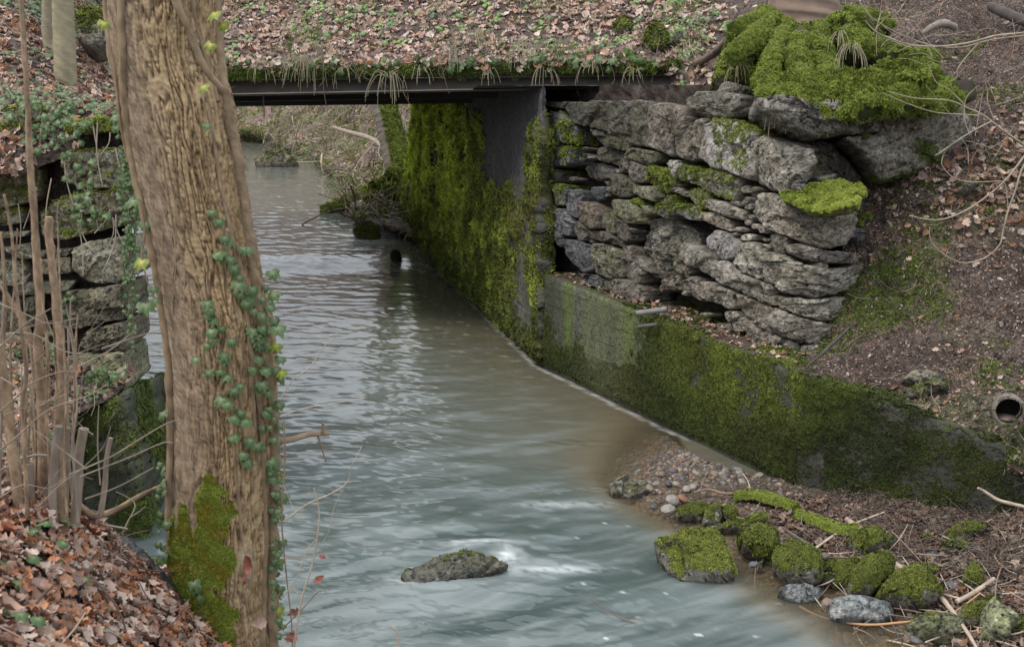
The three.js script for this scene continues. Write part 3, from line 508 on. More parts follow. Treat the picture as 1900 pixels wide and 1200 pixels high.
// ------------------------------------------------------------------ bridge: girders, slab and the mossy edge of the deck
{
  const t = thing('footbridge', 'old footbridge of dark steel girders with a mossy concrete edge over the stream', 'bridge', at(700, 190, 11.3));
  const QL = [-100, 12.35], QR = [1262, 9.25];
  const B = (q, vl, vr) => { const u = lerp(QL[0], QR[0], q); return at(u, lerp(vl, vr, q), lerp(QL[1], QR[1], q)); };
  const back = V(0.217, 0, -0.976);
  const prof = (list, nq, rough, color) => gridGeo(nq, list.length - 1, (s, k) => { const [vl, vr, off, dy = 0] = list[Math.round(k * (list.length - 1))]; const p = B(s, vl, vr).addScaledVector(back, off); p.y += dy; return p.add(rough(p, Math.round(k * (list.length - 1)))); }, color);
  const edgeRows = []; for (let i = 0; i <= 26; i++) { const f = i / 26; edgeRows.push([lerp(154, 138, f), lerp(138, 110, f), 0.02 - 0.03 * Math.sin(f * 3.1) + 0.25 * sstep(0.75, 1, f)]); } edgeRows.unshift([154, 138, 0.4]);
  const mossE = (p) => sstep(-0.25, 0.2, fbm(p.x * 1.5, p.y * 3, 3) + 0.12 + 0.05 * p.x) * sstep(2.62, 2.76, p.y - 0.02 * p.x);
  const edge = prof(edgeRows.map(([a, b, o], i) => [a - 0, b - 0, o]), 420, (p, k) => back.clone().multiplyScalar(-(0.03 * fbm(p.x * 3, p.y * 5, 1) + 0.05 * mossE(p) * (0.5 + fbm(p.x * 9, p.y * 9, 4)))).add(V(0, k < 3 ? 0.03 * fbm(p.x * 7, 1, 1) : 0, 0)), (p) => {
    const m = mossE(p); return mix3(mul3(concreteColor(p), 0.55), C.mossDark, m * 0.9);
  });
  const e = mesh('concrete_edge', edge, M.concrete, t);
  mossOn(t, edge, 42000, 0.035, (p, n) => (n.y > -0.6 ? mossE(p) : 0), (p) => mul3(mix3(C.mossDark, C.moss, clamp(0.3 + fbm(p.x * 3, p.y * 3, 2) * 1.5 + rr(-0.2, 0.3), 0, 1)), rr(0.6, 1.3)));
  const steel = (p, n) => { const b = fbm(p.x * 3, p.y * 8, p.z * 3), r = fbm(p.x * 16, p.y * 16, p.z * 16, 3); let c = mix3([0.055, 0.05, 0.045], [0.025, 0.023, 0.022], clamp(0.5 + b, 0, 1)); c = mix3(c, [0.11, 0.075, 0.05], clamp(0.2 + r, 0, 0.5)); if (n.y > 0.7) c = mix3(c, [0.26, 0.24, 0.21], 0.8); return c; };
  const girder = prof([[154, 138, 0.4], [154, 138, -0.015], [156.5, 140, -0.015], [156.5, 140, 0.05], [182, 156, 0.05], [184, 157.5, 0.035], [184, 157.5, -0.07], [188, 161, -0.07], [188, 161, 0.14], [185, 158, 0.16], [154, 138, 0.16]], 60, () => V(), null);
  mesh('front_girder', paint(girder.toNonIndexed().computeVertexNormals() ?? girder, steel), M.steel, t);
  const bot = 2.49;                                                 // the deeper girders behind, seen as the dark band below the front flange
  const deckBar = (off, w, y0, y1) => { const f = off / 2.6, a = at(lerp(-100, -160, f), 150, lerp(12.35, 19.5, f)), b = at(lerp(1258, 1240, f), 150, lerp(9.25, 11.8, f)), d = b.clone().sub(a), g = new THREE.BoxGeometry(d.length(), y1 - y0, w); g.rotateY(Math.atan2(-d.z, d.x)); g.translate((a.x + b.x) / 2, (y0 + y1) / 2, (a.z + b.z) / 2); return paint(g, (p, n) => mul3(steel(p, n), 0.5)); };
  mesh('inner_girder', deckBar(1.25, 0.16, bot + 0.02, 2.66), M.steel, t);
  mesh('rear_girder', deckBar(2.5, 0.16, bot, 2.7), M.steel, t);
  mesh('deck_slab', deckBar(1.3, 1.5, 2.6, 2.68), M.concrete, t);
  for (const [u, len] of [[437, 0.2], [492, 0.24]]) {               // short rusty chain ends under the girder
    const links = []; const q = B((u - QL[0]) / (QR[0] - QL[0]), 188, 161).addScaledVector(back, -0.05);
    for (let i = 0; i < len / 0.022; i++) { const g = new THREE.TorusGeometry(0.012, 0.0035, 4, 8); g.scale(0.7, 1.2, 1); g.rotateY(i % 2 ? 1.57 : 0); g.translate(q.x, q.y - i * 0.022, q.z); links.push(g); }
    mesh('chain', paint(mergeGeometries(links), () => [0.05, 0.035, 0.025]), M.steel, t);
  }
  scene.userData.bridgeAt = (u, v, off = 0) => { const q = (u - QL[0]) / (QR[0] - QL[0]); return at(u, v, lerp(QL[1], QR[1], q) - off); };
}
// ------------------------------------------------------------------ stones: an outline laid on a wall face, domed, split and roughened, with real depth behind it
const tile = (ox, oy, k = 5) => (...z) => { const o = []; for (let i = 0; i < z.length; i += 2) o.push([ox + z[i] / k, oy + z[i + 1] / k]); return o; };
function stoneGeo(S, poly, o = {}) {                               // S(u, v) -> { p, n } on the face
  const { bulge = 0.05, depth = 0.3, back = 0, rough = 0.012, rings = 16, around = 72, round = 34, color = stoneColor(), tiltU = 0, tiltV = 0, chip = 0.02, seed = 1 } = o;
  let pts = poly; for (let k = 0; k < 2; k++) { const q = []; pts.forEach((a, i) => { const b = pts[(i + 1) % pts.length]; q.push([lerp(a[0], b[0], 0.09), lerp(a[1], b[1], 0.09)], [lerp(a[0], b[0], 0.91), lerp(a[1], b[1], 0.91)]); }); pts = q; }
  let L = 0; const seg = pts.map((a, i) => { const b = pts[(i + 1) % pts.length], d = Math.hypot(b[0] - a[0], b[1] - a[1]); L += d; return d; });
  const edge = []; { let i = 0, acc = 0; for (let k = 0; k < around; k++) { const x = (k / around) * L; while (acc + seg[i] < x) acc += seg[i++]; const t = (x - acc) / seg[i], a = pts[i], b = pts[(i + 1) % pts.length]; edge.push([lerp(a[0], b[0], t), lerp(a[1], b[1], t)]); }
  { let w = 0; for (const e of edge) w = Math.max(w, Math.hypot(e[0] - edge[0][0], e[1] - edge[0][1])); const j = (o.ragged ?? 0.02) * w; edge.forEach((e) => { const a = noise3(e[0] * 0.11, e[1] * 0.11, seed * 1.7) + 0.5 * noise3(e[0] * 0.3, e[1] * 0.3, seed), b = noise3(e[0] * 0.11 + 40, e[1] * 0.11, seed * 1.7); e[0] += a * j; e[1] += b * j; }); } }
  let cu = 0, cv = 0; for (const e of edge) { cu += e[0] / around; cv += e[1] / around; }
  for (const e of edge) { const w = (o.grow ?? 1.0); e[0] = cu + (e[0] - cu) * w; e[1] = cv + (e[1] - cv) * w; }
  const c0 = S(cu, cv), R = Math.max(...edge.map((e) => Math.hypot(e[0] - cu, e[1] - cv)));
  const pos = [], idx = []; const push = (p) => { pos.push(p.x, p.y, p.z); };
  const skirt = 5;
  push(c0.p.clone().addScaledVector(c0.n, bulge - back));
  for (let r = 1; r <= rings; r++) for (let k = 0; k < around; k++) {
    const f = Math.pow(r / rings, 0.8), u = lerp(cu, edge[k][0], f), v = lerp(cv, edge[k][1], f), s = S(u, v), p = s.p;
    const dome = Math.pow(Math.max(0, 1 - Math.pow(f, round)), 0.5);
    const x = p.x + seed * 3.1, y = p.y, z = p.z;
    let h = bulge * dome * (1 + 0.25 * (1 - f * f)) - back + ((u - cu) * tiltU + (v - cv) * tiltV) / R * bulge * dome;
    const wx = x + 0.02 * noise3(x * 12, y * 12, z * 12), [fa, fe] = facets(wx * 4.5, y * 5.5, z * 4.5), [fb, fc] = facets(wx * 12, y * 14, z * 12);
    h += rough * (0.7 * fbm(x * 6, y * 6, z * 6, 3) + 2.6 * fa + 1.0 * fb + 0.22 * ridge(x * 22, y * 22, z * 22, 2) + 0.3 * noise3(x * 75, y * 75, z * 75) - 0.35 * sstep(0.05, 0.0, fe) * sstep(0.0, 0.2, noise3(x * 2, y * 2, z * 2))) * (0.35 + 0.65 * dome);
    h -= chip * sstep(0.16, 0.34, noise3(x * 4.5 + 7, y * 7, z * 4.5)) * dome;
    push(p.clone().addScaledVector(s.n, h));
  }
  for (let q = 1; q <= skirt; q++) for (let k = 0; k < around; k++) {
    const g = 1 - 0.10 * (q / skirt), s = S(lerp(cu, edge[k][0], g), lerp(cv, edge[k][1], g));
    push(s.p.clone().addScaledVector(s.n, -back - depth * Math.pow(q / skirt, 1.3) + rough * noise3(s.p.x * 14, s.p.y * 14, q)));
  }
  const back0 = pos.length / 3; push(c0.p.clone().addScaledVector(c0.n, -back - depth));
  for (let k = 0; k < around; k++) idx.push(0, 1 + k, 1 + ((k + 1) % around));
  const rows = rings + skirt;
  for (let r = 0; r < rows - 1; r++) for (let k = 0; k < around; k++) { const a = 1 + r * around + k, b = 1 + r * around + ((k + 1) % around), c = a + around, d = b + around; idx.push(a, c, b, b, c, d); }
  for (let k = 0; k < around; k++) idx.push(1 + (rows - 1) * around + k, back0, 1 + (rows - 1) * around + ((k + 1) % around));
  const g = new THREE.BufferGeometry(); g.setAttribute('position', new THREE.Float32BufferAttribute(pos, 3)); g.setIndex(idx); g.computeVertexNormals();
  if (!scene.userData.flipTested) { const n = V().fromBufferAttribute(g.attributes.normal, 0); scene.userData.flipTested = n.dot(c0.n) < 0 ? -1 : 1; }
  if (V().fromBufferAttribute(g.attributes.normal, 0).dot(c0.n) < 0) { const I = g.index.array; for (let i = 0; i < I.length; i += 3) { const t = I[i]; I[i] = I[i + 1]; I[i + 1] = t; } g.computeVertexNormals(); }
  return paint(g, color);
}
function stoneColor({ tint = null, k = 0, green = 0, bright = 1, pale = 0, brown = 0, dark = 0 } = {}) {
  return (p, n) => {
    const x = p.x, y = p.y, z = p.z, a = fbm(x * 3 + 11, y * 3, z * 3), b = fbm(x * 11, y * 11, z * 11, 3), c = noise3(x * 48, y * 48, z * 48), d = noise3(x * 95, y * 95, z * 95), sp = sstep(0.3, 0.45, noise3(x * 30, y * 30, z * 30)), hole = sstep(0.32, 0.46, noise3(x * 27 + 9, y * 33, z * 27));
    let q = tint ?? C.stone; q = mix3(q, C.stoneBrown, clamp(0.15 + brown + a * 1.3, 0, 0.9)); q = mix3(q, C.stonePale, clamp(-0.12 + pale + b * 1.2 - 0.4 * a, 0, 0.8)); q = mix3(q, C.stoneDark, clamp(dark + 0.05 - 0.9 * b + 0.2 * a, 0, 0.9));
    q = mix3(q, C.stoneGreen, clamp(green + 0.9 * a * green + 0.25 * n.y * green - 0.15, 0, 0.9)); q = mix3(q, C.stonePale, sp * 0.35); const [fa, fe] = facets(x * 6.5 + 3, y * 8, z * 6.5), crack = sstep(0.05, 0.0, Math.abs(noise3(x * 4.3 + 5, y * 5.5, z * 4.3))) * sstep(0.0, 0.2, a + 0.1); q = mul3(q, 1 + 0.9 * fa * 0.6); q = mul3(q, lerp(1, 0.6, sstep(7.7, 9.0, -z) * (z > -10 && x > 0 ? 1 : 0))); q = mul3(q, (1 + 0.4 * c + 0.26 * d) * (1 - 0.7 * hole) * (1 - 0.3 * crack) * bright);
    return q;
  };
}

// the face of the masonry: one plane along the ledge, one turning into the bank, with a rounded corner and a slight batter
const wallIn = (x, D, y) => {
  const b = 0.1 * (y - 0.75), f1 = (x - 1.89) * 0.876 + (D - 6.49) * 0.482 - b, f2 = (x - 1.89) * -0.669 + (D - 6.49) * 0.743 - b, h = clamp(0.5 + 0.5 * (f2 - f1) / 0.22, 0, 1);
  return lerp(f2, f1, h) - 0.22 * h * (1 - h);
};
function wallS(u, v) {
  const d = ray(u, v), at0 = (t) => wallIn(d.x * t, -d.z * t, EYE + d.y * t); let lo = 4, hi = 14;
  for (let t = 4; t < 14; t += 0.1) if (at0(t) > 0) { hi = t; lo = t - 0.1; break; }
  for (let i = 0; i < 18; i++) { const m = (lo + hi) / 2; if (at0(m) > 0) hi = m; else lo = m; }
  const p = V(d.x * hi, EYE + d.y * hi, d.z * hi), e = 0.01, f = (x, y, z) => wallIn(x, -z, y), n = V(f(p.x + e, p.y, p.z) - f(p.x - e, p.y, p.z), f(p.x, p.y + e, p.z) - f(p.x, p.y - e, p.z), f(p.x, p.y, p.z + e) - f(p.x, p.y, p.z - e)).normalize().negate();
  return { p, n };
}
const planeS = (P, N) => { const n = N.clone().normalize(); return (u, v) => { const d = ray(u, v), t = (P.clone().sub(camera.position)).dot(n) / d.dot(n); return { p: camera.position.clone().addScaledVector(d, t), n }; }; };
const masonry = thing('stone_wall', 'tumbledown wall of rough grey limestone blocks standing on the ledge under the bridge end', 'wall', wallS(1480, 660).p);
let stoneSeed = 1;
const wallMossSpots = [];
function st(poly, o = {}, S = wallS, parent = masonry, name = 'stone') {
  stoneSeed++; rnd = makeRandom(100 + stoneSeed);
  const base = { brown: rr(-0.1, 0.3), pale: rr(-0.1, 0.2), bright: rr(0.82, 1.12), green: rr(0, 0.25), ...o.c };
  const g = stoneGeo(S, poly, { rough: rr(0.010, 0.018), tiltU: rr(-0.35, 0.35), tiltV: rr(-0.5, 0.2), seed: stoneSeed, around: 64, rings: 14, grow: 1.045, ...o, bulge: (o.bulge ?? rr(0.05, 0.1)) * 0.62, around: Math.round((o.around ?? 64) * 1.4), rings: Math.round((o.rings ?? 14) * 1.4), color: stoneColor(base) });
  const m = mesh(name, g, o.mat ?? M.stone, parent); m.userData.geo = g;
  if (o.moss) wallMossSpots.push({ g, ...o.moss });
  return m;
}
const TA = tile(1000, 180), TB = tile(1000, 360), TC = tile(1250, 160), TD = tile(1250, 360), TE = tile(1200, 500), TF = tile(1420, 320), TG = tile(1420, 500);
const dk = { bright: 0.62, dark: 0.1 }, gr = { green: 0.75, bright: 0.9 }, br = { brown: 0.7 }, sl = { tint: [0.2, 0.205, 0.225], bright: 0.8, brown: -0.3 };
const topMoss = { n: 900, s: 0.018, up: 0.35 };
st(TA(330, 60, 420, 45, 1080, 35, 1068, 470, 900, 442, 780, 392, 640, 312, 480, 272, 330, 240), { c: { green: 0.45, bright: 0.55, brown: 0.3 }, bulge: 0.05, rings: 22, around: 100 });
st(TA(110, 50, 420, 45, 330, 205, 300, 120, 180, 102, 110, 84), { c: dk });
st(TA(150, 140, 250, 150, 358, 270, 348, 440, 240, 422, 125, 340), { c: sl, moss: { n: 900, s: 0.022, up: -0.1, at: (p, n) => noise3(p.x * 7, p.y * 7, p.z * 7) > 0.1 } });
st(TA(110, 400, 208, 402, 190, 640, 80, 682, 58, 560), { c: { bright: 0.7, ...sl }, moss: { n: 500, s: 0.02, up: -1, at: (p, n) => noise3(p.x * 6, p.y * 4, p.z * 6) > 0.15 } });
st(TA(230, 470, 342, 470, 346, 620, 250, 650, 212, 560), { c: sl, moss: topMoss });
st(TA(62, 680, 202, 690, 196, 792, 110, 800, 58, 740), { c: { bright: 0.75 }, moss: topMoss });
st(TA(480, 290, 645, 320, 605, 452, 515, 402), { c: dk, back: 0.05 });
st(TA(640, 335, 895, 440, 842, 503, 720, 482, 608, 450), { c: { ...gr, bright: 0.6 } });
st(TA(520, 470, 600, 455, 765, 510, 792, 640, 740, 705, 690, 630, 600, 600, 515, 580), { back: 0.07, c: { green: 0.4, bright: 0.65, brown: 0.3 } });
st(TA(340, 640, 520, 600, 705, 680, 600, 762, 470, 772, 350, 722), { c: dk, back: 0.13 });
st(TA(900, 470, 1165, 520, 1165, 600, 1060, 648, 930, 592, 825, 580, 842, 528), { c: { ...gr, bright: 0.7, brown: 0.4 } });
st(TA(768, 630, 884, 640, 888, 712, 780, 702), { c: { bright: 0.6, brown: 0.5 }, back: 0.05 });
st(TA(888, 590, 1072, 660, 1078, 780, 960, 812, 888, 730), { c: { bright: 0.75, brown: 0.5 } });
st(TA(1075, 650, 1240, 690, 1312, 800, 1232, 892, 1110, 832, 1072, 760), { c: { bright: 0.8, green: 0.3 }, moss: { n: 1500, s: 0.02, up: -0.1, at: (p, n) => n.y > 0.05 + 0.5 * noise3(p.x * 9, p.y * 9, p.z * 9) } });
st(TA(710, 700, 885, 790, 882, 920, 800, 942, 720, 872), { c: { green: 0.6, bright: 0.6 } });
st(TA(878, 790, 1000, 832, 1142, 830, 1172, 930, 1152, 982, 1000, 932, 888, 892), { c: gr });
st(TA(578, 778, 694, 780, 692, 822, 600, 822), { c: dk, back: 0.06 }); st(TA(640, 832, 704, 820, 712, 892, 640, 932), { c: { green: 0.5, bright: 0.7 }, back: 0.04 });
st(TA(470, 830, 642, 830, 632, 920, 530, 972, 468, 900), { c: { ...sl, bright: 0.6 }, back: 0.06 });
st(TA(160, 820, 284, 828, 272, 1002, 180, 1012), { c: sl, moss: topMoss }); st(TA(284, 858, 402, 860, 402, 1132, 300, 1092, 278, 1000), { c: sl });
st(TB(412, 70, 540, 78, 632, 180, 622, 322, 540, 332, 420, 242, 400, 170), { c: { brown: 0.8, tint: [0.33, 0.24, 0.15] }, bulge: 0.12 });
st(TA(730, 950, 882, 958, 1002, 1060, 1012, 1162, 890, 1172, 750, 1092), { c: { ...gr, pale: 0.3 }, bulge: 0.1 });
st(TA(888, 968, 960, 944, 1014, 1000, 930, 1022), { c: gr, moss: { n: 300, s: 0.016, up: -0.3 } }); st(TA(1008, 1008, 1092, 1008, 1132, 1082, 1060, 1102), { c: { ...gr, brown: 0.3 } });
st(TA(1250, 590, 1342, 598, 1402, 680, 1312, 752, 1250, 682), { c: { pale: 0.25 } }); st(TA(1328, 650, 1490, 662, 1500, 772, 1370, 782, 1308, 742), { c: { pale: 0.1 }, moss: topMoss });
st(TA(1130, 1000, 1292, 920, 1312, 1060, 1222, 1142, 1130, 1082), { c: { bright: 0.85 }, moss: { n: 700, s: 0.018, up: 0.1 } });
st(TA(1082, 88, 1250, 58, 1400, 118, 1422, 280, 1312, 362, 1302, 560, 1092, 472, 1058, 250), { c: { brown: 0.45, bright: 0.8 }, bulge: 0.12, rough: 0.02, rings: 20, around: 90 });
st(TB(158, 140, 262, 140, 352, 260, 332, 392, 240, 382, 160, 280), { c: sl, rough: 0.02 }); st(TB(368, 250, 442, 258, 502, 330, 502, 432, 420, 442, 368, 350), { c: { bright: 0.75 } });
st(TB(630, 188, 742, 148, 748, 372, 690, 372, 630, 312), { c: gr }); st(TB(748, 210, 862, 270, 872, 420, 820, 452, 750, 382), { c: { bright: 0.75 } });
st(TB(508, 340, 680, 348, 792, 440, 802, 492, 700, 462, 530, 412), { c: { brown: 0.7, bright: 0.6 }, rough: 0.025 });
st(TB(538, 460, 700, 468, 802, 530, 822, 772, 730, 792, 580, 742, 538, 660), { c: { green: 0.55, brown: 0.3, pale: 0.2 }, bulge: 0.11, rings: 20, around: 90 });
st(TB(280, 420, 430, 438, 542, 490, 542, 702, 460, 732, 370, 662, 300, 560), { c: { ...sl, bright: 0.6 }, bulge: 0.1 }); st(TB(140, 300, 240, 370, 282, 520, 210, 482, 148, 380), { c: { ...sl, bright: 0.55 } });
st(TB(798, 490, 880, 478, 902, 620, 1002, 722, 962, 832, 840, 782, 798, 640), { c: { brown: 0.5, bright: 0.8 } });
st(TB(588, 788, 762, 788, 742, 922, 620, 882), { c: { green: 0.4, bright: 0.7 } }); st(TB(758, 788, 900, 798, 1012, 880, 1002, 1002, 900, 992, 738, 932), { c: { brown: 0.4, bright: 0.75 }, bulge: 0.1 });
st(TB(440, 740, 592, 758, 592, 872, 470, 822), { c: { ...sl, bright: 0.6 } }); st(TB(880, 560, 1000, 640, 1060, 740, 1000, 720, 900, 640), { c: { brown: 0.4, bright: 0.7 }, back: 0.04 });
st(TB(1045, 215, 1200, 230, 1400, 380, 1395, 560, 1210, 700, 1080, 780, 980, 700, 890, 480), { c: { green: 0.3, pale: 0.25, bright: 0.8 }, back: 0.1, rough: 0.045, rings: 30, around: 120, bulge: 0.06 }, wallS, masonry, 'mortar_mass');
st(TB(1075, 745, 1330, 640, 1460, 700, 1345, 870, 1085, 910), { c: { brown: 0.5, bright: 0.75 }, back: 0.08, rough: 0.05, rings: 24, around: 100 }, wallS, masonry, 'mortar_mass');
st(TC(160, 130, 285, 50, 560, 62, 690, 92, 702, 260, 560, 302, 440, 282, 320, 232, 200, 222), { c: { bright: 0.8, dark: 0.1 }, bulge: 0.1, rough: 0.022 });
st(TC(70, 450, 160, 380, 250, 330, 332, 300, 332, 642, 200, 702, 80, 642), { c: { brown: 0.4, green: 0.3, bright: 0.8 }, bulge: 0.09, rough: 0.022 });
st(TC(440, 310, 560, 306, 720, 380, 852, 410, 872, 480, 842, 832, 780, 872, 700, 852, 570, 792, 440, 772, 310, 652, 330, 560, 350, 370), { c: { pale: 0.1, tint: [0.31, 0.29, 0.28] }, bulge: 0.13, rings: 26, around: 110, rough: 0.013, moss: { n: 1200, s: 0.02, up: 0.35, at: (p) => p.x > 1.45 } });
st(TC(880, 462, 1062, 520, 1270, 596, 1290, 720, 1240, 880, 1082, 992, 950, 962, 838, 902, 862, 620), { c: { pale: 0.2, green: 0.2 }, bulge: 0.11, rings: 24, around: 100 });
st(TC(1262, 598, 1560, 640, 1570, 850, 1270, 900), { c: { green: 0.6, bright: 0.5 }, back: 0.12, bulge: 0.03 });
st(TC(285, 798, 430, 778, 652, 850, 642, 942, 592, 1072, 470, 1022, 330, 962, 288, 900), { c: { brown: 0.25, pale: 0.1 }, bulge: 0.09, rough: 0.02, moss: { n: 700, s: 0.018, up: 0.3 } });
st(TC(8, 690, 100, 690, 112, 762, 80, 862, 18, 802), { c: { pale: 0.4 } }); st(TC(118, 740, 240, 768, 252, 872, 108, 882), { c: { bright: 0.9 }, moss: topMoss });
st(TC(180, 958, 330, 960, 392, 1050, 382, 1162, 250, 1112, 188, 1040), { c: { bright: 0.85 }, moss: { n: 500, s: 0.018, up: 0.2 } });
st(TD(392, 48, 550, 78, 692, 170, 684, 242, 560, 222, 400, 152), { c: { brown: 0.2, bright: 1.05 } });
st(TD(58, 108, 282, 118, 304, 242, 200, 244, 68, 192), { c: { tint: [0.27, 0.25, 0.28] }, rough: 0.02, moss: topMoss }); st(TD(282, 170, 460, 168, 552, 250, 574, 352, 430, 302, 298, 230), { c: { brown: 0.4 } });
st(TF(28, 222, 110, 198, 270, 288, 440, 362, 600, 375, 762, 370, 772, 460, 742, 592, 662, 662, 560, 702, 430, 702, 250, 592, 120, 532, 38, 440), { c: { brown: 0.15, green: 0.15 }, bulge: 0.16, rings: 30, around: 120, rough: 0.016, chip: 0.03 });
st(TF(215, 672, 330, 658, 470, 722, 700, 740, 902, 768, 882, 842, 600, 842, 420, 822, 260, 762), { c: { bright: 0.9 }, bulge: 0.1 });
st(TD(662, 482, 780, 440, 900, 540, 1060, 570, 1240, 672, 1400, 702, 1690, 662, 1692, 862, 1480, 902, 1270, 962, 1100, 922, 960, 822, 740, 722, 658, 622), { c: { brown: 0.1, pale: 0.12 }, bulge: 0.16, rings: 30, around: 130, chip: 0.03 });
st(TG(-130, 200, -20, 225, 140, 250, 300, 262, 420, 272, 690, 236, 712, 450, 640, 462, 460, 476, 330, 432, 200, 342, 20, 290), { c: { green: 0.25, pale: 0.05 }, bulge: 0.13, rings: 26, around: 120, chip: 0.035 });
st(TG(690, 236, 882, 226, 872, 330, 850, 432, 712, 452), { c: { green: 0.6, bright: 0.6 }, bulge: 0.06, moss: { n: 900, s: 0.018, up: -1, at: (p) => noise3(p.x * 8, p.y * 8, p.z * 8) > -0.2 } });
st(TE(938, 228, 1080, 290, 1280, 352, 1430, 442, 1570, 492, 1842, 520, 1822, 642, 1700, 702, 1520, 692, 1380, 642, 1200, 562, 1010, 452, 938, 372), { c: { brown: 0.25 }, bulge: 0.14, rings: 30, around: 130, chip: 0.03 });
st(TD(148, 440, 260, 500, 370, 540, 450, 622, 620, 642, 740, 742, 862, 802, 872, 962, 840, 972, 690, 902, 530, 832, 390, 752, 180, 652, 118, 560), { c: { green: 0.2, brown: 0.2 }, bulge: 0.15, rings: 28, around: 120, chip: 0.03 });
st(TD(358, 420, 440, 338, 560, 370, 662, 450, 656, 602, 530, 612, 430, 612, 378, 520), { c: { tint: [0.29, 0.275, 0.275] }, bulge: 0.11, rings: 20, around: 90 });
st(TD(862, 802, 970, 840, 992, 900, 962, 962, 874, 942), { c: { pale: 0.25 }, bulge: 0.12 }); st(TD(958, 380, 1010, 358, 1102, 410, 1062, 562, 968, 542), { c: { pale: 0.2 } });
st(TE(518, 110, 670, 120, 890, 200, 912, 352, 840, 372, 720, 322, 548, 262), { c: { brown: 0.35, pale: 0.2 }, bulge: 0.12 }); st(TE(320, 190, 470, 60, 522, 100, 552, 300, 480, 262, 440, 182), { c: { bright: 0.85 }, rough: 0.02 });
st(TE(788, 392, 920, 388, 1012, 440, 1002, 572, 900, 582, 828, 512), { c: { pale: 0.3, brown: 0.1 }, bulge: 0.1, rough: 0.025 }); st(TE(1008, 470, 1120, 488, 1312, 640, 1222, 772, 1080, 722, 1000, 602), { c: { pale: 0.1 }, bulge: 0.11 });
st(TE(1298, 640, 1422, 690, 1422, 782, 1350, 812, 1248, 792), { c: { pale: 0.2 } }); st(TG(340, 700, 440, 688, 582, 720, 502, 832, 410, 882, 308, 822), { c: { green: 0.2 }, bulge: 0.1 });
st(TG(20, 778, 150, 798, 262, 870, 382, 912, 330, 1000, 0, 900), { c: { brown: 0.3, green: 0.3, bright: 0.8 }, bulge: 0.08 }); st(TE(768, 608, 900, 628, 1072, 720, 1062, 832, 960, 782, 778, 672), { c: { bright: 0.85, dark: 0.1 }, moss: { n: 900, s: 0.02, up: 0.2 } });
st(TE(598, 560, 720, 488, 842, 560, 762, 622, 620, 602), { c: { bright: 0.6 } });
st(TF(748, 510, 1000, 540, 1112, 560, 1102, 692, 970, 722, 760, 612), { c: { ...sl, bright: 0.6 }, bulge: 0.08 });
st(TF(828, 400, 962, 370, 974, 482, 850, 502), { c: gr, moss: { n: 700, s: 0.018, up: -0.4 } });
st(TF(1108, 470, 1272, 500, 1352, 622, 1302, 732, 1130, 722, 1108, 582), { c: { green: 0.6, bright: 0.45 }, bulge: 0.08, moss: { n: 1300, s: 0.02, up: -1, at: (p) => noise3(p.x * 7, p.y * 7, p.z * 7) > 0 } });
st(TF(990, 402, 1162, 400, 1132, 340, 1030, 330), { c: { bright: 0.9 }, moss: { n: 500, s: 0.018, up: 0 } });
st(TF(898, 770, 1262, 758, 1222, 862, 930, 832), { c: { green: 0.6, bright: 0.5 }, moss: { n: 1200, s: 0.018, up: -1, at: (p) => noise3(p.x * 7, p.y * 7, p.z * 7) > -0.1 } });
st(TF(858, 862, 950, 840, 1082, 850, 1102, 932, 980, 982, 860, 932), { c: gr, bulge: 0.1, moss: { n: 1400, s: 0.02, up: -0.2 } });
st(TF(848, 980, 1012, 1002, 982, 1092, 838, 1092), { c: { green: 0.7, bright: 0.5 }, moss: { n: 700, s: 0.018, up: -1 } });
st(TG(790, 560, 800, 480, 960, 440, 1102, 450, 1132, 582, 1000, 662, 860, 662, 788, 602), { c: { green: 0.6, bright: 0.5 }, bulge: 0.12, moss: { n: 2500, s: 0.02, up: -0.6, at: (p) => noise3(p.x * 6, p.y * 6, p.z * 6) > -0.15 } });
// small packing stones wedged between the blocks
rnd = makeRandom(55);
for (const [T, list] of [[TD, [[740, 120, 48], [800, 170, 42], [760, 215, 36], [860, 330, 55], [780, 300, 46], [925, 312, 48], [700, 262, 40], [640, 332, 40], [880, 240, 36], [830, 66, 38], [720, 60, 60], [640, 90, 40], [890, 430, 30], [905, 490, 40], [945, 465, 26], [700, 405, 55], [610, 380, 30], [1350, 660, 62]]], [TC, [[700, 960, 55], [760, 1010, 36], [800, 960, 40], [720, 1050, 34], [820, 1040, 30], [600, 1090, 36], [560, 1085, 30], [230, 900, 26], [60, 960, 40], [110, 990, 34], [310, 900, 30], [1390, 870, 62], [1470, 840, 44], [1540, 880, 40], [1340, 920, 46], [1200, 940, 62], [1110, 950, 46], [1290, 945, 50]]], [TE, [[1300, 600, 46], [1420, 660, 36], [800, 165, 18], [560, 420, 36], [400, 220, 46], [620, 700, 20], [950, 480, 22], [890, 410, 24]]], [TB, [[240, 370, 30], [520, 440, 28], [870, 340, 40], [760, 430, 30]]], [TA, [[440, 480, 26], [460, 540, 24], [430, 580, 26], [500, 560, 24], [660, 740, 30], [330, 760, 30], [1300, 820, 24], [1380, 900, 40], [1330, 880, 30]]]])
  for (const [cx, cy, r] of list) {
    const poly = []; const n = 6, ph = rnd() * 6; for (let i = 0; i < n; i++) { const a = ph + (i / n) * 6.283, q = r * rr(0.75, 1.15); poly.push(cx + Math.cos(a) * q * 1.15, cy + Math.sin(a) * q * 0.72); }
    st(T(...poly), { bulge: rr(0.02, 0.07), depth: 0.12, around: 26, rings: 6, rough: 0.012, c: { pale: rr(0, 0.4), bright: rr(0.7, 1.15) } }); rnd = makeRandom(Math.round(cx * 7 + cy));
  }
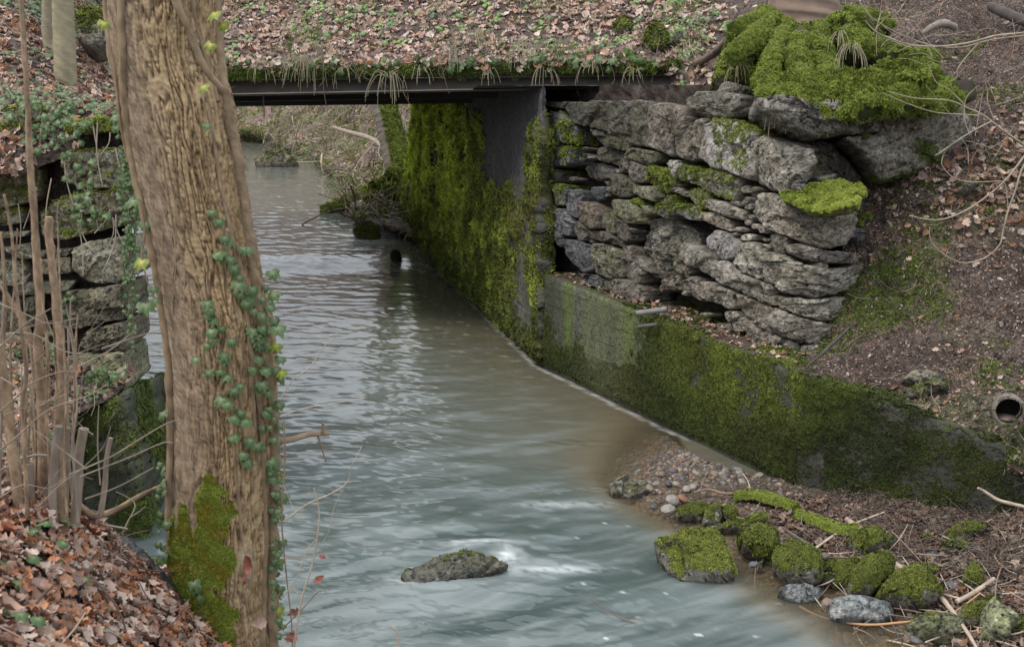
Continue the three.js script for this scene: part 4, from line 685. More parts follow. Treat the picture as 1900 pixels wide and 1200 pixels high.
// earth and broken mortar behind the stones
{
  const nu = 150, nv = 90, g = gridGeo(nu, nv, (s, t) => { const u = lerp(915, 1700, s), v = lerp(715, 150, t), w = wallS(u, v); return w.p.clone().addScaledVector(w.n, -0.3 + 0.09 * fbm(w.p.x * 5, w.p.y * 5, w.p.z * 5) + 0.05 * ridge(w.p.x * 14, w.p.y * 14, w.p.z * 14, 3)); }, (p) => mul3(soilColor(p, -0.2), 0.55));
  mesh('earth_core', g, M.soil, masonry, 'stuff');
}
rnd = makeRandom(71);
{ const all = []; for (const m of wallMossSpots) all.push(...scatter(m.g, m.n * 3, (p, n) => ((m.up <= -1 || n.y > m.up + 0.15 * noise3(p.x * 20, p.y * 20, p.z * 20)) && (!m.at || m.at(p, n)) && n.z > -0.6 ? 1 : 0)).map((it) => ({ ...it, s: m.s * rr(0.6, 1.4), c: mossTint(rr(-0.3, 0.2)), tilt: rr(0, 0.5) })));
  instances('moss', mossTuft, M.mossLeaf, all, masonry); }
// mossy ledge on the corner block
{
  const S = planeS(at(1500, 370, 6.55), V(-0.1, 0.9, 0.42)), g = stoneGeo(S, TF(105, 205, 260, 205, 420, 170, 560, 120, 700, 85, 900, 140, 930, 210, 850, 330, 730, 345, 600, 360, 440, 358, 270, 285), { bulge: 0.012, depth: 0.05, rough: 0.02, around: 110, rings: 24, color: (p) => mix3(mul3(C.moss, 0.7), soilColor(p), sstep(0.05, 0.25, fbm(p.x * 7, 1, p.z * 7))) });
  mesh('mossy_ledge', g, M.moss, masonry);
  mossOn(masonry, g, 26000, 0.017, (p, n) => (n.y > 0.2 ? (fbm(p.x * 6, 1, p.z * 6, 3) < 0.02 + 0.2 * bump(p.z, -6.35, 0.2) ? 1 : 0.06) : 0), (p) => mul3(mix3(C.moss, mul3(C.mossBright, 1.1), clamp(rr(-0.3, 0.4) + 1.0 * bump(p.z, -6.35, 0.22), 0, 1)), rr(0.75, 1.2)));
}

// big concrete block above the corner, its moss cap
{
  const t = thing('concrete_block', 'large weathered concrete block jutting from the bank below the mossy tree roots', 'concrete block', at(1650, 300, 7.0));
  const S = (u, v) => { const n = V(-0.06, 0.12, 1).normalize(); const D = 6.62 + (u - 1404) * 0.0011 + (330 - v) * 0.0009; return { p: at(u, v, D), n }; };
  const o = { depth: 0.5, rings: 30, around: 120, round: 9 };
  mesh('upper_slab', stoneGeo(S, [[1398, 182], [1440, 176], [1500, 188], [1632, 200], [1632, 248], [1562, 252], [1498, 257], [1462, 240], [1428, 222], [1405, 205]], { ...o, bulge: 0.1, rough: 0.045, color: stoneColor({ dark: 0.15, pale: 0.1, bright: 0.8 }), seed: 4 }), M.concrete, t);
  mesh('block_body', stoneGeo(S, [[1626, 198], [1700, 186], [1760, 182], [1806, 210], [1800, 262], [1730, 312], [1632, 338], [1612, 302], [1585, 272], [1560, 256], [1626, 250]], { ...o, bulge: 0.08, rough: 0.026, color: stoneColor({ tint: [0.15, 0.14, 0.12], pale: 0.08, green: 0.25, dark: 0.15, brown: 0.1 }), seed: 9 }), M.concrete, t);
  mesh('hollow_underside', stoneGeo(S, [[1480, 254], [1560, 252], [1604, 300], [1632, 340], [1560, 332], [1480, 300]], { ...o, back: 0.3, bulge: 0.06, rough: 0.03, depth: 0.3, color: stoneColor({ dark: 0.2, bright: 0.6, brown: 0.3 }), seed: 12 }), M.concrete, t);
  const Sm = planeS(at(1560, 180, 6.85), V(-0.05, 0.82, 0.55)), cap = stoneGeo(Sm, [[1402, 172], [1430, 152], [1500, 150], [1600, 148], [1640, 132], [1720, 134], [1800, 150], [1812, 185], [1770, 200], [1700, 205], [1640, 212], [1600, 220], [1540, 212], [1480, 198], [1430, 186]], { bulge: 0.03, depth: 0.03, rough: 0.05, around: 140, rings: 26, color: (p) => mix3(mul3(C.mossDark, 0.9), C.soilDark, clamp(0.3 + 1.5 * fbm(p.x * 6, p.y * 6, p.z * 6) + 0.6 * sstep(2.5, 3.0, p.x), 0, 1)) });
  mesh('moss_cap', cap, M.moss, t);
  mossOn(t, cap, 40000, 0.025, (p, n) => (n.y > -0.3 ? sstep(-0.1, 0.15, fbm(p.x * 4, p.y * 4, p.z * 4) + 0.22 - 0.25 * sstep(2.5, 3.1, p.x)) : 0), (p) => mul3(mix3(C.moss, C.mossBright, clamp(rr(-0.3, 0.7) + fbm(p.x * 4, p.y * 4, p.z * 4) - 0.5 * sstep(2.3, 3.0, p.x), 0, 1)), rr(0.65, 1.2)));
  const fg = t.children.find((m) => m.name === 'block_body').geometry;
  mossOn(t, fg, 16000, 0.02, (p, n) => sstep(0.0, 0.3, fbm(p.x * 3.2, p.y * 3.2, p.z * 3.2) + 0.9 * sstep(2.0, 1.75, p.y) * 0.4 - 0.1 + 0.25 * sstep(3.0, 3.3, p.x)), (p) => mul3(mix3(C.mossDark, C.moss, rr(0, 0.6)), rr(0.7, 1.1)));
}
// ------------------------------------------------------------------ the stone pier on the left bank
{
  const t = thing('stone_pier', 'old pier of large mossy stone blocks on the left bank, half hidden by shrub stems', 'stone pier', at(150, 900, 5.6));
  const S = (u, v) => { const D = 5.62 + (240 - u) * 0.0011 + (600 - v) * 0.00012; return { p: at(u, v, D), n: V(0.12, 0.05, 1).normalize() }; };
  const TH = tile(0, 180), TI = tile(0, 400), TJ = tile(0, 600), g1 = { green: 0.45, brown: 0.2, bright: 1.08, tint: [0.26, 0.25, 0.185] }, pier = (poly, o = {}) => st(poly, { depth: 0.6, rings: 20, around: 84, bulge: 0.05, grow: 1.03, ...o, c: { ...g1, ...o.c } }, S, t);
  pier(TH(600, 530, 800, 500, 1130, 480, 1150, 790, 1110, 832, 760, 862, 640, 742, 590, 620), { bulge: 0.1 });
  pier(TH(740, 900, 1120, 850, 1162, 1100, 1150, 1180, 840, 1262, 620, 1320, 420, 1290, 380, 1100, 560, 960), { c: { brown: 0.45 }, rough: 0.03 });
  pier(TH(-60, 680, 372, 640, 372, 942, 180, 1002, -60, 1040)); pier(TH(-60, 1062, 202, 1040, 212, 1162, 60, 1192, -60, 1180)); pier(TH(30, 110, 312, 80, 312, 232, 60, 242)); pier(TH(-60, 270, 292, 250, 302, 422, -60, 422));
  pier(TH(630, 262, 1002, 202, 1012, 312, 800, 342, 640, 332), { bulge: 0.12 });
  pier(TI(700, 300, 800, 250, 1190, 180, 1202, 560, 1100, 622, 940, 622, 820, 602, 700, 500), { bulge: 0.1, c: { pale: 0.15 } });
  pier(TI(560, 700, 800, 690, 1150, 622, 1172, 952, 1000, 982, 740, 1042, 560, 1052), { c: { brown: 0.6, bright: 0.7 }, rough: 0.03 });
  pier(TI(390, 400, 662, 380, 662, 532, 410, 542)); pier(TI(360, 320, 692, 300, 640, 372, 380, 392)); pier(TI(40, 290, 282, 250, 322, 392, 200, 402, 80, 332)); pier(TI(-60, 400, 242, 430, 272, 542, 240, 642, -60, 642));
  pier(TI(200, 622, 692, 600, 640, 692, 400, 722, 100, 742), { c: { bright: 0.6 } }); pier(TI(-60, 150, 282, 140, 222, 192, -60, 222), { c: { pale: 0.3 } }); pier(TI(820, 1052, 1150, 982, 1172, 1202, 1162, 1242, 860, 1262, 740, 1202), { c: { brown: 0.8, bright: 0.7 }, rough: 0.03 });
  pier(TJ(560, 350, 740, 300, 1142, 264, 1166, 432, 1190, 620, 1000, 650, 900, 520, 600, 500), { c: { green: 0.6, pale: 0.1 } }); pier(TI(240, 762, 332, 740, 332, 1042, 240, 982), { c: { bright: 0.5 } }); pier(TI(-60, 800, 202, 780, 242, 982, 262, 1082, -60, 1102), { c: { bright: 0.6 } }); pier(TJ(-60, 110, 282, 100, 302, 192, -60, 202), { c: { brown: 0.6 } });
  const core = gridGeo(60, 80, (s, q) => { const w = S(lerp(-120, 226, s), lerp(820, 235, q)); return w.p.addScaledVector(w.n, -0.12 + 0.05 * fbm(w.p.x * 6, w.p.y * 6, 2)); }, (p) => mul3(soilColor(p, -0.2), 0.4)); mesh('earth_core', core, M.soil, t, 'stuff');
  const side = gridGeo(20, 60, (s, q) => { const w = S(232, lerp(830, 262, q)); return w.p.add(V(-0.05 * fbm(w.p.y * 5, s * 4, 2), 0, 0)).add(V(-0.5, 0, -1).multiplyScalar(s * 1.6 + 0.06)); }, stoneColor(g1)); mesh('side_face', side, M.stone, t);
  const base = stoneGeo((u, v) => ({ p: at(u, v, 5.42 + (270 - u) * 0.0014 + (760 - v) * 0.0006), n: V(0.15, 0.12, 1).normalize() }), [[-80, 800], [60, 790], [120, 778], [170, 748], [208, 735], [241, 722], [246, 760], [262, 860], [276, 970], [284, 1050], [150, 1060], [-80, 1060]], { bulge: 0.06, depth: 1.2, rough: 0.014, rings: 44, around: 150, round: 20, color: (p) => { const k = fbm(p.x * 3, p.y * 3, p.z * 3), d = fbm(p.x * 12, p.y * 12, p.z * 12, 3); return mul3(mix3(mix3(concreteColor(p), [0.04, 0.05, 0.02], 0.65), C.moss, clamp(0.15 + k + 0.5 * d, 0, 0.75)), 0.95); } });
  mesh('concrete_footing', base, M.concrete, t);
  rnd = makeRandom(81);
  const tops = [...t.children].filter((m) => m.userData.geo).map((m) => m.userData.geo);
  tops.slice(0, 7).forEach((g) => mossOn(t, g, 2600, 0.02, (p, n) => (n.y > 0.6 + 0.5 * noise3(p.x * 9, p.y * 9, p.z * 9) ? 1 : 0), () => mul3(mix3(C.moss, C.mossBright, rr(0, 0.9)), rr(0.7, 1.15))));
  mossOn(t, tops[6], 3000, 0.022, (p, n) => (n.y > 0 || p.y > 2.27 ? 1 : 0), () => mul3(mix3(C.moss, C.mossBright, rr(0.4, 1)), rr(0.8, 1.2)));
  mossOn(t, base, 40000, 0.018, (p, n) => sstep(-0.1, 0.25, fbm(p.x * 3, p.y * 3, p.z * 3) + 0.25 * sstep(-1.75, -2.3, p.x) * 0.3 - 0.05), () => mul3(mix3(C.mossDark, C.moss, rr(0, 0.9)), rr(0.6, 1.2)));
}

// ------------------------------------------------------------------ the big leaning tree in front
const trunkAxis = [[-120, 288, 108], [0, 297, 106], [100, 303, 105], [200, 329, 107], [300, 345, 105], [400, 364, 103], [500, 386, 102], [600, 407, 106], [700, 414, 105], [800, 416, 104], [900, 412, 108], [1000, 411, 110], [1100, 414, 106], [1200, 424, 102], [1320, 430, 108], [1440, 430, 122]];
const trunkD = (v) => 2.98 + (1200 - v) * 0.00012;
function trunkRow(v) { const x = clamp((v + 120) / 1560, 0, 1) * 1560 - 120; let i = 0; while (i < trunkAxis.length - 2 && trunkAxis[i + 1][0] < x) i++; const a = trunkAxis[i], b = trunkAxis[i + 1], t = sstep(0, 1, (x - a[0]) / (b[0] - a[0])) * 0.35 + 0.65 * (x - a[0]) / (b[0] - a[0]); return { u: lerp(a[1], b[1], t), w: lerp(a[2], b[2], t) }; }
function trunkSpot(v, ang, lift = 0) {                              // ang 0 faces the camera, positive to the right
  const r = trunkRow(v), D = trunkD(v), c = at(r.u, v, D), R = (r.w / F) * D * (0.93 - 0.03 * sstep(300, 0, v)), f = V(c.x, 0, c.z).normalize().negate(), s = V(-f.z, 0, f.x).negate();
  const n = f.clone().multiplyScalar(Math.cos(ang)).addScaledVector(s, Math.sin(ang)); if (s.x < 0) n.copy(f.clone().multiplyScalar(Math.cos(ang)).addScaledVector(s, -Math.sin(ang)));
  return { p: c.addScaledVector(n, R + lift), n, R };
}
const onTrunk = (u, v, lift = 0) => { const r = trunkRow(v); return trunkSpot(v, Math.asin(clamp((u - r.u) / r.w, -0.98, 0.98)), lift); };
{
  const t = thing('ash_tree', 'thick leaning tree trunk with furrowed brown bark, mossy at the foot, in the foreground', 'tree', at(420, 1230, 2.98));
  const nu = 250, nv = 820, front = (s) => { const k = (s - 0.5) * 2; return Math.PI * (0.52 * k + 0.48 * k * k * k * k * k); };
  const barkMoss = (u, v) => {
    const n = 1.1 * noise3(u * 0.03, v * 0.016, 3) + 0.9 * noise3(u * 0.09, v * 0.045, 8) + 0.5 * noise3(u * 0.25, v * 0.14, 5); let m = 0;
    for (const [cu, cv, ru, rv] of [[392, 915, 20, 36], [332, 1005, 16, 66], [388, 995, 28, 52], [360, 1062, 34, 36], [352, 1150, 36, 52], [402, 1150, 22, 44]]) m = Math.max(m, sstep(0.35, -0.25, Math.hypot((u - cu) / ru, (v - cv) / rv) - 1 + n));
    return m;
  };
  const bark = (ang, y, R) => {
    const x = ang * R, wob = 0.005 * noise3(x * 14, y * 5, 1) + 0.02 * noise3(x * 3, y * 1.2, 7), q = x + wob, smooth = 0.45 + 0.55 * sstep(-0.75, -0.15, ang);
    const n1 = noise3(q * 74, y * 8 + 1.0 * noise3(q * 25, y * 4, 2), 1), n2 = noise3(q * 100 + 5, y * 24, 4), fur = sstep(0.17, 0.0, Math.abs(n1)) * 0.8 + sstep(0.16, 0, Math.abs(n2)) * 0.5 * sstep(-0.1, 0.25, n1 + 0.15);
    const a = 0.55 - fur, b = noise3(q * 60, y * 26, 5), c = noise3(q * 120, y * 90, 3), d = fbm(q * 9, y * 2, 9, 2);
    return { h: smooth * (0.0085 * a + 0.0036 * b + 0.0018 * c) + 0.008 * d, k: a * smooth, b, c, d };
  };
  const geo = gridGeo(nu, nv, (s, q) => { const v = lerp(1440, -120, q), ang = front(s), P = trunkSpot(v, ang), h = bark(ang, P.p.y, P.R).h; return P.p.addScaledVector(P.n, h); }, (p, s, q) => {
    const v = lerp(1440, -120, q), ang = front(s), k = bark(ang, p.y, 0.165), r = trunkRow(v), u = r.u + Math.sin(ang) * r.w, m = Math.cos(ang) > 0 ? barkMoss(u, v) : 0;
    const big = fbm(ang * 1.3, p.y * 1.6, 4), side = sstep(0.1, -0.75, ang + 0.2 * big);
    let c = mix3([0.28, 0.185, 0.092], [0.375, 0.27, 0.155], clamp(0.3 + big * 1.1 + 0.6 * k.k, 0, 1)); c = mix3(c, [0.265, 0.21, 0.16], side * 0.7);
    c = mix3(c, [0.095, 0.06, 0.035], clamp(0.32 - 0.95 * k.k - 0.3 * k.b, 0, 0.92)); c = mul3(c, 1 + 0.4 * k.c + 0.35 * k.b);
    c = mix3(c, [0.43, 0.39, 0.31], 0.5 * sstep(0.2, 0.5, noise3(ang * 4, p.y * 5, 9)) * sstep(800, 1000, v) * sstep(0, 0.4, ang));
    return mix3(c, mix3(C.mossDark, C.mossBrown, clamp(0.5 + big, 0, 1)), m * 0.9);
  }, false);
  mesh('trunk', geo, M.bark, t);
  rnd = makeRandom(31);
  const items = []; for (let i = 0; i < 60000; i++) { const v = rr(800, 1260), r = trunkRow(v), u = r.u + rr(-1, 0.5) * r.w; if (rnd() < barkMoss(u, v)) { const P = onTrunk(u, v, 0.004); const hue = noise3(u * 0.03, v * 0.03, 5); items.push({ p: P.p, n: P.n.clone().add(V(0, -0.2, 0)).normalize(), s: 0.008 * rr(0.6, 1.7), tilt: rr(0, 0.6), c: mul3(mix3(mix3(C.moss, C.mossBright, clamp(0.2 + hue, 0, 0.7)), [0.27, 0.21, 0.02], clamp(-hue * 1.4 + 0.15, 0, 0.8)), rr(0.8, 1.5)) }); } }
  instances('moss', mossTuft, M.mossLeaf, items, t);
  // broken branch stub and thin spurs reaching over the water
  const wood = (p) => mul3(mix3([0.33, 0.25, 0.17], [0.2, 0.14, 0.09], clamp(0.5 + fbm(p.x * 30, p.y * 30, p.z * 30), 0, 1)), 1);
  const br = [tube(pxD(500, 822, 3.0, 545, 814, 3.02, 575, 806, 3.05, 610, 804, 3.07), [0.011, 0.008], 8, 20, 0.3), tube(pxD(598, 804, 3.06, 600, 792, 3.06, 598, 783, 3.06), [0.007, 0.004], 6), tube(pxD(588, 806, 3.06, 596, 830, 3.07, 605, 857, 3.08), [0.004, 0.0022], 5), tube(pxD(598, 798, 3.06, 612, 788, 3.08), [0.002, 0.001], 4)];
  mesh('broken_branch', paint(mergeGeometries(br), wood), M.twig, t);
}
// ivy on the trunk
{
  const t = thing('climbing_ivy', 'ivy with thick hairy stems and pale green lobed leaves climbing the foreground trunk', 'ivy', at(500, 1230, 2.95));
  rnd = makeRandom(41);
  const stemCol = (p) => mul3(mix3([0.33, 0.245, 0.155], [0.15, 0.10, 0.06], clamp(0.45 + 1.3 * fbm(p.x * 40, p.y * 25, p.z * 40), 0, 1)), 1);
  const stem = (list, r0, r1, lift = 0.35, wob = 0.5) => { const pts = []; for (let i = 0; i < list.length; i += 2) pts.push(onTrunk(list[i], list[i + 1], r0 * lift).p); mesh('stem', paint(tube(pts, [r0, r1], 8, list.length * 9, wob), stemCol), M.bark, t); };
  stem([400, -100, 400, 20, 403, 90, 412, 170, 424, 240, 440, 320, 456, 420, 470, 520, 486, 620, 502, 720, 510, 840, 508, 960, 506, 1080, 510, 1240], 0.017, 0.02);
  stem([300, -110, 322, 0, 345, 60, 368, 115, 390, 150, 410, 172], 0.0115, 0.014);
  stem([352, -100, 356, 20, 366, 70, 385, 130, 400, 190], 0.007, 0.007);
  stem([376, 160, 384, 215, 396, 275, 406, 340, 424, 420, 446, 520, 462, 620, 470, 740, 478, 860], 0.006, 0.007);
  stem([440, 470, 452, 540, 462, 620, 478, 720, 488, 830, 494, 960, 492, 1090, 486, 1230], 0.009, 0.01);
  stem([228, -100, 229, 20, 232, 100, 236, 180, 244, 260, 258, 340, 276, 420, 292, 500, 303, 580, 312, 660, 314, 760, 312, 860, 308, 960], 0.013, 0.012);
  stem([197, -100, 199, 20, 208, 90, 219, 140, 226, 220, 240, 300], 0.008, 0.007);
  stem([420, 600, 428, 700, 432, 800, 440, 900, 452, 1010, 456, 1100], 0.006, 0.006); stem([330, 900, 322, 960, 314, 1010, 310, 1070], 0.006, 0.006); stem([455, 560, 447, 640, 446, 720, 452, 800], 0.005, 0.005);
  for (let i = 0; i < 16; i++) { const u0 = rr(285, 420), v0 = rr(20, 620), l = []; let u = u0, v = v0; for (let k = 0; k < 5; k++) { l.push(u, v); u += rr(-9, 12); v += rr(28, 60); } const row = trunkRow(v0), row2 = trunkRow(l[9]); if (Math.abs(u0 - row.u) < row.w * 0.8 && Math.abs(l[8] - row2.u) < row2.w * 0.8) stem(l, 0.0022, 0.0015, 0.6, 0.4); }
  // hairy rootlets along the big stem
  { const hairs = []; for (let i = 0; i < 700; i++) { const k = rnd(), v = lerp(160, 1150, k), u = lerp(412, 508, Math.min(1, k * 1.6)) + rr(-12, 12), P = onTrunk(u, v, 0.012); hairs.push(tube([P.p, P.p.clone().addScaledVector(P.n, rr(0.0, 0.008)).add(V(rr(-0.02, 0.02), rr(-0.025, 0.006), 0))], [0.0011, 0.0006], 3, 1)); } mesh('rootlets', paint(mergeGeometries(hairs), stemCol), M.twig, t, 'stuff'); }
  const leaf = (P, s, out = 0.5, g = ivyGeo, yellow = 0) => {
    const m = new THREE.Mesh(g, yellow ? ivyYellow : M.ivyLeaf); m.name = 'leaf'; m.castShadow = m.receiveShadow = true;
    const face = P.n.clone().multiplyScalar(0.65).add(V(rr(-0.45, 0.45), rr(0.25, 0.9), rr(-0.1, 0.4))).normalize(), down = V(rr(-0.5, 0.5), -1, rr(-0.2, 0.3)); down.addScaledVector(face, -down.dot(face)).normalize();
    m.quaternion.setFromRotationMatrix(new THREE.Matrix4().makeBasis(V().crossVectors(face, down), face, down)); m.scale.setScalar(s); m.position.copy(P.p).addScaledVector(P.n, out * s).sub(t.position); t.add(m);
  };
  const ivyYellow = M.ivyLeaf.clone(); ivyYellow.color.setRGB(2.4, 1.7, 0.55);
  const spots = [[388, 385], [396, 400], [407, 428], [416, 433], [398, 455], [402, 462], [440, 450], [444, 456], [420, 470], [424, 484], [437, 503], [433, 500], [452, 522], [446, 545], [474, 527], [452, 540], [470, 548], [466, 572], [486, 588], [459, 594], [470, 596], [492, 600], [468, 618], [476, 612], [484, 630], [465, 646], [473, 650], [492, 640], [478, 668], [490, 668], [484, 672], [500, 676], [386, 540], [392, 556], [388, 565], [396, 576], [391, 590], [400, 605], [385, 618], [373, 637], [414, 636], [416, 644], [391, 665], [404, 664], [417, 670], [428, 695], [437, 690], [413, 714], [420, 722], [436, 735], [428, 745], [446, 750], [484, 748], [490, 742], [478, 772], [488, 778], [430, 778], [428, 784], [458, 792], [462, 798], [454, 828], [448, 815], [484, 810], [492, 800], [486, 836], [494, 852], [498, 846], [492, 870], [504, 905], [500, 930], [508, 912], [316, 750], [318, 845], [312, 872], [316, 884], [316, 940], [312, 1000], [308, 1010], [368, 1028], [372, 1056], [364, 1040], [352, 1078], [400, 1148], [502, 690], [510, 700], [480, 560], [494, 560], [456, 560], [440, 530], [430, 512], [470, 626], [462, 662], [424, 610], [408, 590], [240, 218], [466, 604], [478, 600], [504, 735], [500, 765], [506, 780], [470, 700], [482, 712], [474, 690]];
  for (const [u, v] of spots) { const P = onTrunk(u + rr(-3, 3), v + rr(-3, 3), 0.012); leaf(P, rr(0.030, 0.05), rr(0.2, 0.7), rnd() < 0.6 ? ivyGeo : ivyGeo2); }
  for (const [u, v, s, D, y = 0] of [[505, 505, 0.045, 2.95], [508, 545, 0.05, 2.95], [514, 608, 0.062, 2.95], [512, 640, 0.05, 2.97, 1], [520, 665, 0.04, 2.96], [268, 415, 0.04, 2.95], [262, 485, 0.055, 2.9, 1], [270, 565, 0.06, 2.9], [284, 535, 0.035, 2.92], [290, 555, 0.03, 2.92], [248, 372, 0.045, 2.9], [192, 42, 0.04, 2.85, 1], [398, 25, 0.05, 2.85, 1], [414, 45, 0.04, 2.85, 1], [391, 82, 0.04, 2.86, 1], [377, 160, 0.042, 2.86, 1], [384, 232, 0.03, 2.86], [518, 930, 0.03, 2.95], [524, 1005, 0.03, 2.95], [516, 1040, 0.045, 2.95], [520, 1090, 0.035, 2.95], [514, 1130, 0.05, 2.95, 1], [524, 1160, 0.03, 2.95], [518, 750, 0.04, 2.95], [522, 690, 0.04, 2.95, 1]]) leaf({ p: at(u, v, D), n: V(rr(-0.2, 0.2), 0.2, 1).normalize() }, s, 0, ivyGeo, y);
  for (let i = 0; i < 34; i++) { const v = rr(860, 1220), u = 508 + rr(-8, 16); leaf({ p: at(u, v, 2.93 + rr(-0.03, 0.05)), n: V(0.4, 0.2, 1).normalize() }, rr(0.016, 0.032), 0, rnd() < 0.5 ? ivyGeo : ivyGeo2, rnd() < 0.12 ? 1 : 0); }
  for (let i = 0; i < 26; i++) { const v = rr(850, 1090), u = 305 + rr(-14, 10); leaf({ p: at(u, v, 2.95), n: V(-0.3, 0.2, 1).normalize() }, rr(0.018, 0.035), 0, ivyGeo2); }
  for (const pts of [px(2.93, 262, 380, 268, 440, 262, 470, 272, 520, 288, 560), px(2.9, 526, 780, 528, 860, 522, 960, 530, 1060, 540, 1150, 542, 1210)]) mesh('stem', paint(tube(pts, [0.003, 0.002], 5), stemCol), M.twig, t);
}

// ------------------------------------------------------------------ shrub of upright stems and cut poles on the near bank
const barkTan = (p) => mul3(mix3([0.37, 0.265, 0.17], [0.15, 0.10, 0.065], clamp(0.45 + 1.6 * fbm(p.x * 26, p.y * 14, p.z * 26), 0, 1)), 1 + 0.6 * noise3(p.x * 160, p.y * 70, p.z * 160));
const barkGrey = (p) => mul3(mix3([0.36, 0.30, 0.24], [0.16, 0.125, 0.10], clamp(0.45 + 1.1 * fbm(p.x * 20, p.y * 12, p.z * 20), 0, 1)), 1);
{
  const t = thing('coppiced_shrub', 'clump of thin brown upright stems and cut poles left of the big tree', 'shrub', at(80, 960, 2.6));
  const s = (D, r0, r1, list, c = barkTan) => { const pts = px(D, ...list).map((p, i) => p.add(V(0.006 * noise3(i * 1.7, D * 9, r0 * 99), 0, 0))); mesh('stem', paint(tube(pts, [r0, r1], 10, list.length * 8, 0.3), c), M.bark, t); };
  s(2.6, 0.016, 0.0045, [88, 985, 82, 900, 80, 820, 76, 730, 70, 640, 72, 575, 66, 470, 62, 390, 56, 290, 50, 210, 42, 90, 34, -40]);
  s(2.55, 0.013, 0.009, [116, 985, 108, 880, 108, 800, 115, 720, 113, 640, 104, 570, 96, 500, 91, 440, 89, 402]);
  s(2.62, 0.0105, 0.004, [60, 640, 40, 595, 12, 545, -20, 510]); s(2.4, 0.005, 0.003, [52, 960, 44, 860, 40, 760, 46, 690, 36, 600, 28, 520, 20, 430, 8, 360]); s(2.45, 0.0055, 0.003, [30, 950, 22, 840, 12, 740, 4, 640, 8, 540, 2, 430]);
  s(2.5, 0.004, 0.0025, [96, 970, 90, 860, 86, 760, 84, 660, 80, 560, 76, 480]); s(2.5, 0.0045, 0.003, [60, 960, 52, 900, 54, 800, 58, 700, 56, 640]); s(2.45, 0.014, 0.012, [36, 980, 30, 900, 18, 800, 6, 700, -8, 640]);
  s(2.6, 0.0135, 0.012, [138, 985, 142, 920, 148, 850, 155, 795], barkGrey); s(2.62, 0.009, 0.008, [118, 985, 120, 900, 123, 840, 124, 793], barkGrey); s(2.65, 0.008, 0.006, [186, 955, 192, 900, 198, 850, 203, 812], barkGrey); s(2.5, 0.012, 0.01, [62, 985, 58, 930, 54, 890, 50, 860], barkGrey); s(2.5, 0.011, 0.010, [98, 985, 98, 900, 104, 820, 106, 790], barkGrey);
  const twig = (D, list, r = 0.0022) => mesh('twig', paint(tube(px(D, ...list), [r, r * 0.5], 5, list.length * 3), barkGrey), M.twig, t);
  twig(2.4, [-20, 780, 20, 745, 60, 710, 110, 690, 150, 690]); twig(2.35, [-20, 850, 30, 810, 90, 760, 160, 735, 200, 712]); twig(2.5, [0, 620, 60, 620, 120, 652, 170, 656]); twig(2.4, [-10, 560, 40, 580, 90, 600, 140, 590], 0.0018); twig(2.5, [10, 860, 60, 845, 92, 846], 0.006); twig(2.45, [-10, 800, 20, 840, 40, 870, 30, 920]); twig(2.5, [30, 530, 55, 508]);
  twig(2.45, [128, 880, 200, 850, 250, 820, 300, 790, 330, 778]); twig(2.45, [148, 884, 190, 868, 240, 848, 300, 822, 320, 822]); twig(2.5, [100, 520, 107, 450, 105, 400, 108, 370], 0.0015); twig(2.42, [0, 700, 40, 730, 60, 790, 90, 830]); twig(2.4, [70, 940, 110, 900, 150, 870, 190, 830, 205, 790], 0.0016); twig(2.42, [-10, 930, 40, 900, 90, 905, 130, 880], 0.0018); twig(2.5, [40, 760, 90, 745, 150, 720, 200, 735], 0.0014); twig(2.45, [20, 660, 50, 680, 100, 640, 140, 632], 0.0014);
  rnd = makeRandom(51);
  for (let i = 0; i < 24; i++) { const u = rr(-20, 150), v1 = rr(420, 720), D = rr(2.4, 3.1); let x = u; const l = []; for (let k = 0; k <= 5; k++) { l.push(x, lerp(970, v1, k / 5)); x += rr(-9, 9); } s(D, rr(0.0022, 0.0045), 0.0016, l, rnd() < 0.5 ? barkTan : barkGrey); }
  for (let i = 0; i < 60; i++) { const u = rr(-30, 200), v = rr(620, 930), a = rr(-1.3, 1.3), L = rr(40, 150); twig(rr(2.35, 2.9), [u, v, u + Math.sin(a) * L * 0.5 + rr(-8, 8), v - Math.cos(a) * L * 0.5, u + Math.sin(a) * L, v - Math.cos(a) * L + rr(-15, 15)], rr(0.0010, 0.0024)); }
}
{
  const t = thing('bent_branch', 'bare bent branch leaning from the near bank across to the big trunk', 'branch', at(160, 950, 2.75));
  mesh('limb', paint(tube(pxD(140, 932, 2.75, 160, 948, 2.75, 176, 957, 2.78, 215, 945, 2.85, 262, 918, 2.95, 308, 898, 3.0), [0.009, 0.0105, 0.0085, 0.007], 8, 30, 0.2), barkTan), M.twig, t);
  mesh('limb', paint(tube(pxD(174, 955, 2.78, 186, 985, 2.78, 194, 1012, 2.8), [0.009, 0.007], 8, 12, 0.2), (p) => mul3(barkTan(p), 0.5)), M.twig, t);
  mesh('twig', paint(mergeGeometries([tube(pxD(225, 992, 2.8, 236, 968, 2.82, 250, 940, 2.85, 240, 925, 2.86, 214, 912, 2.86), [0.0025, 0.0012], 5), tube(pxD(240, 960, 2.82, 262, 946, 2.84, 270, 938, 2.85), [0.0018, 0.001], 5)]), barkGrey), M.twig, t);
}
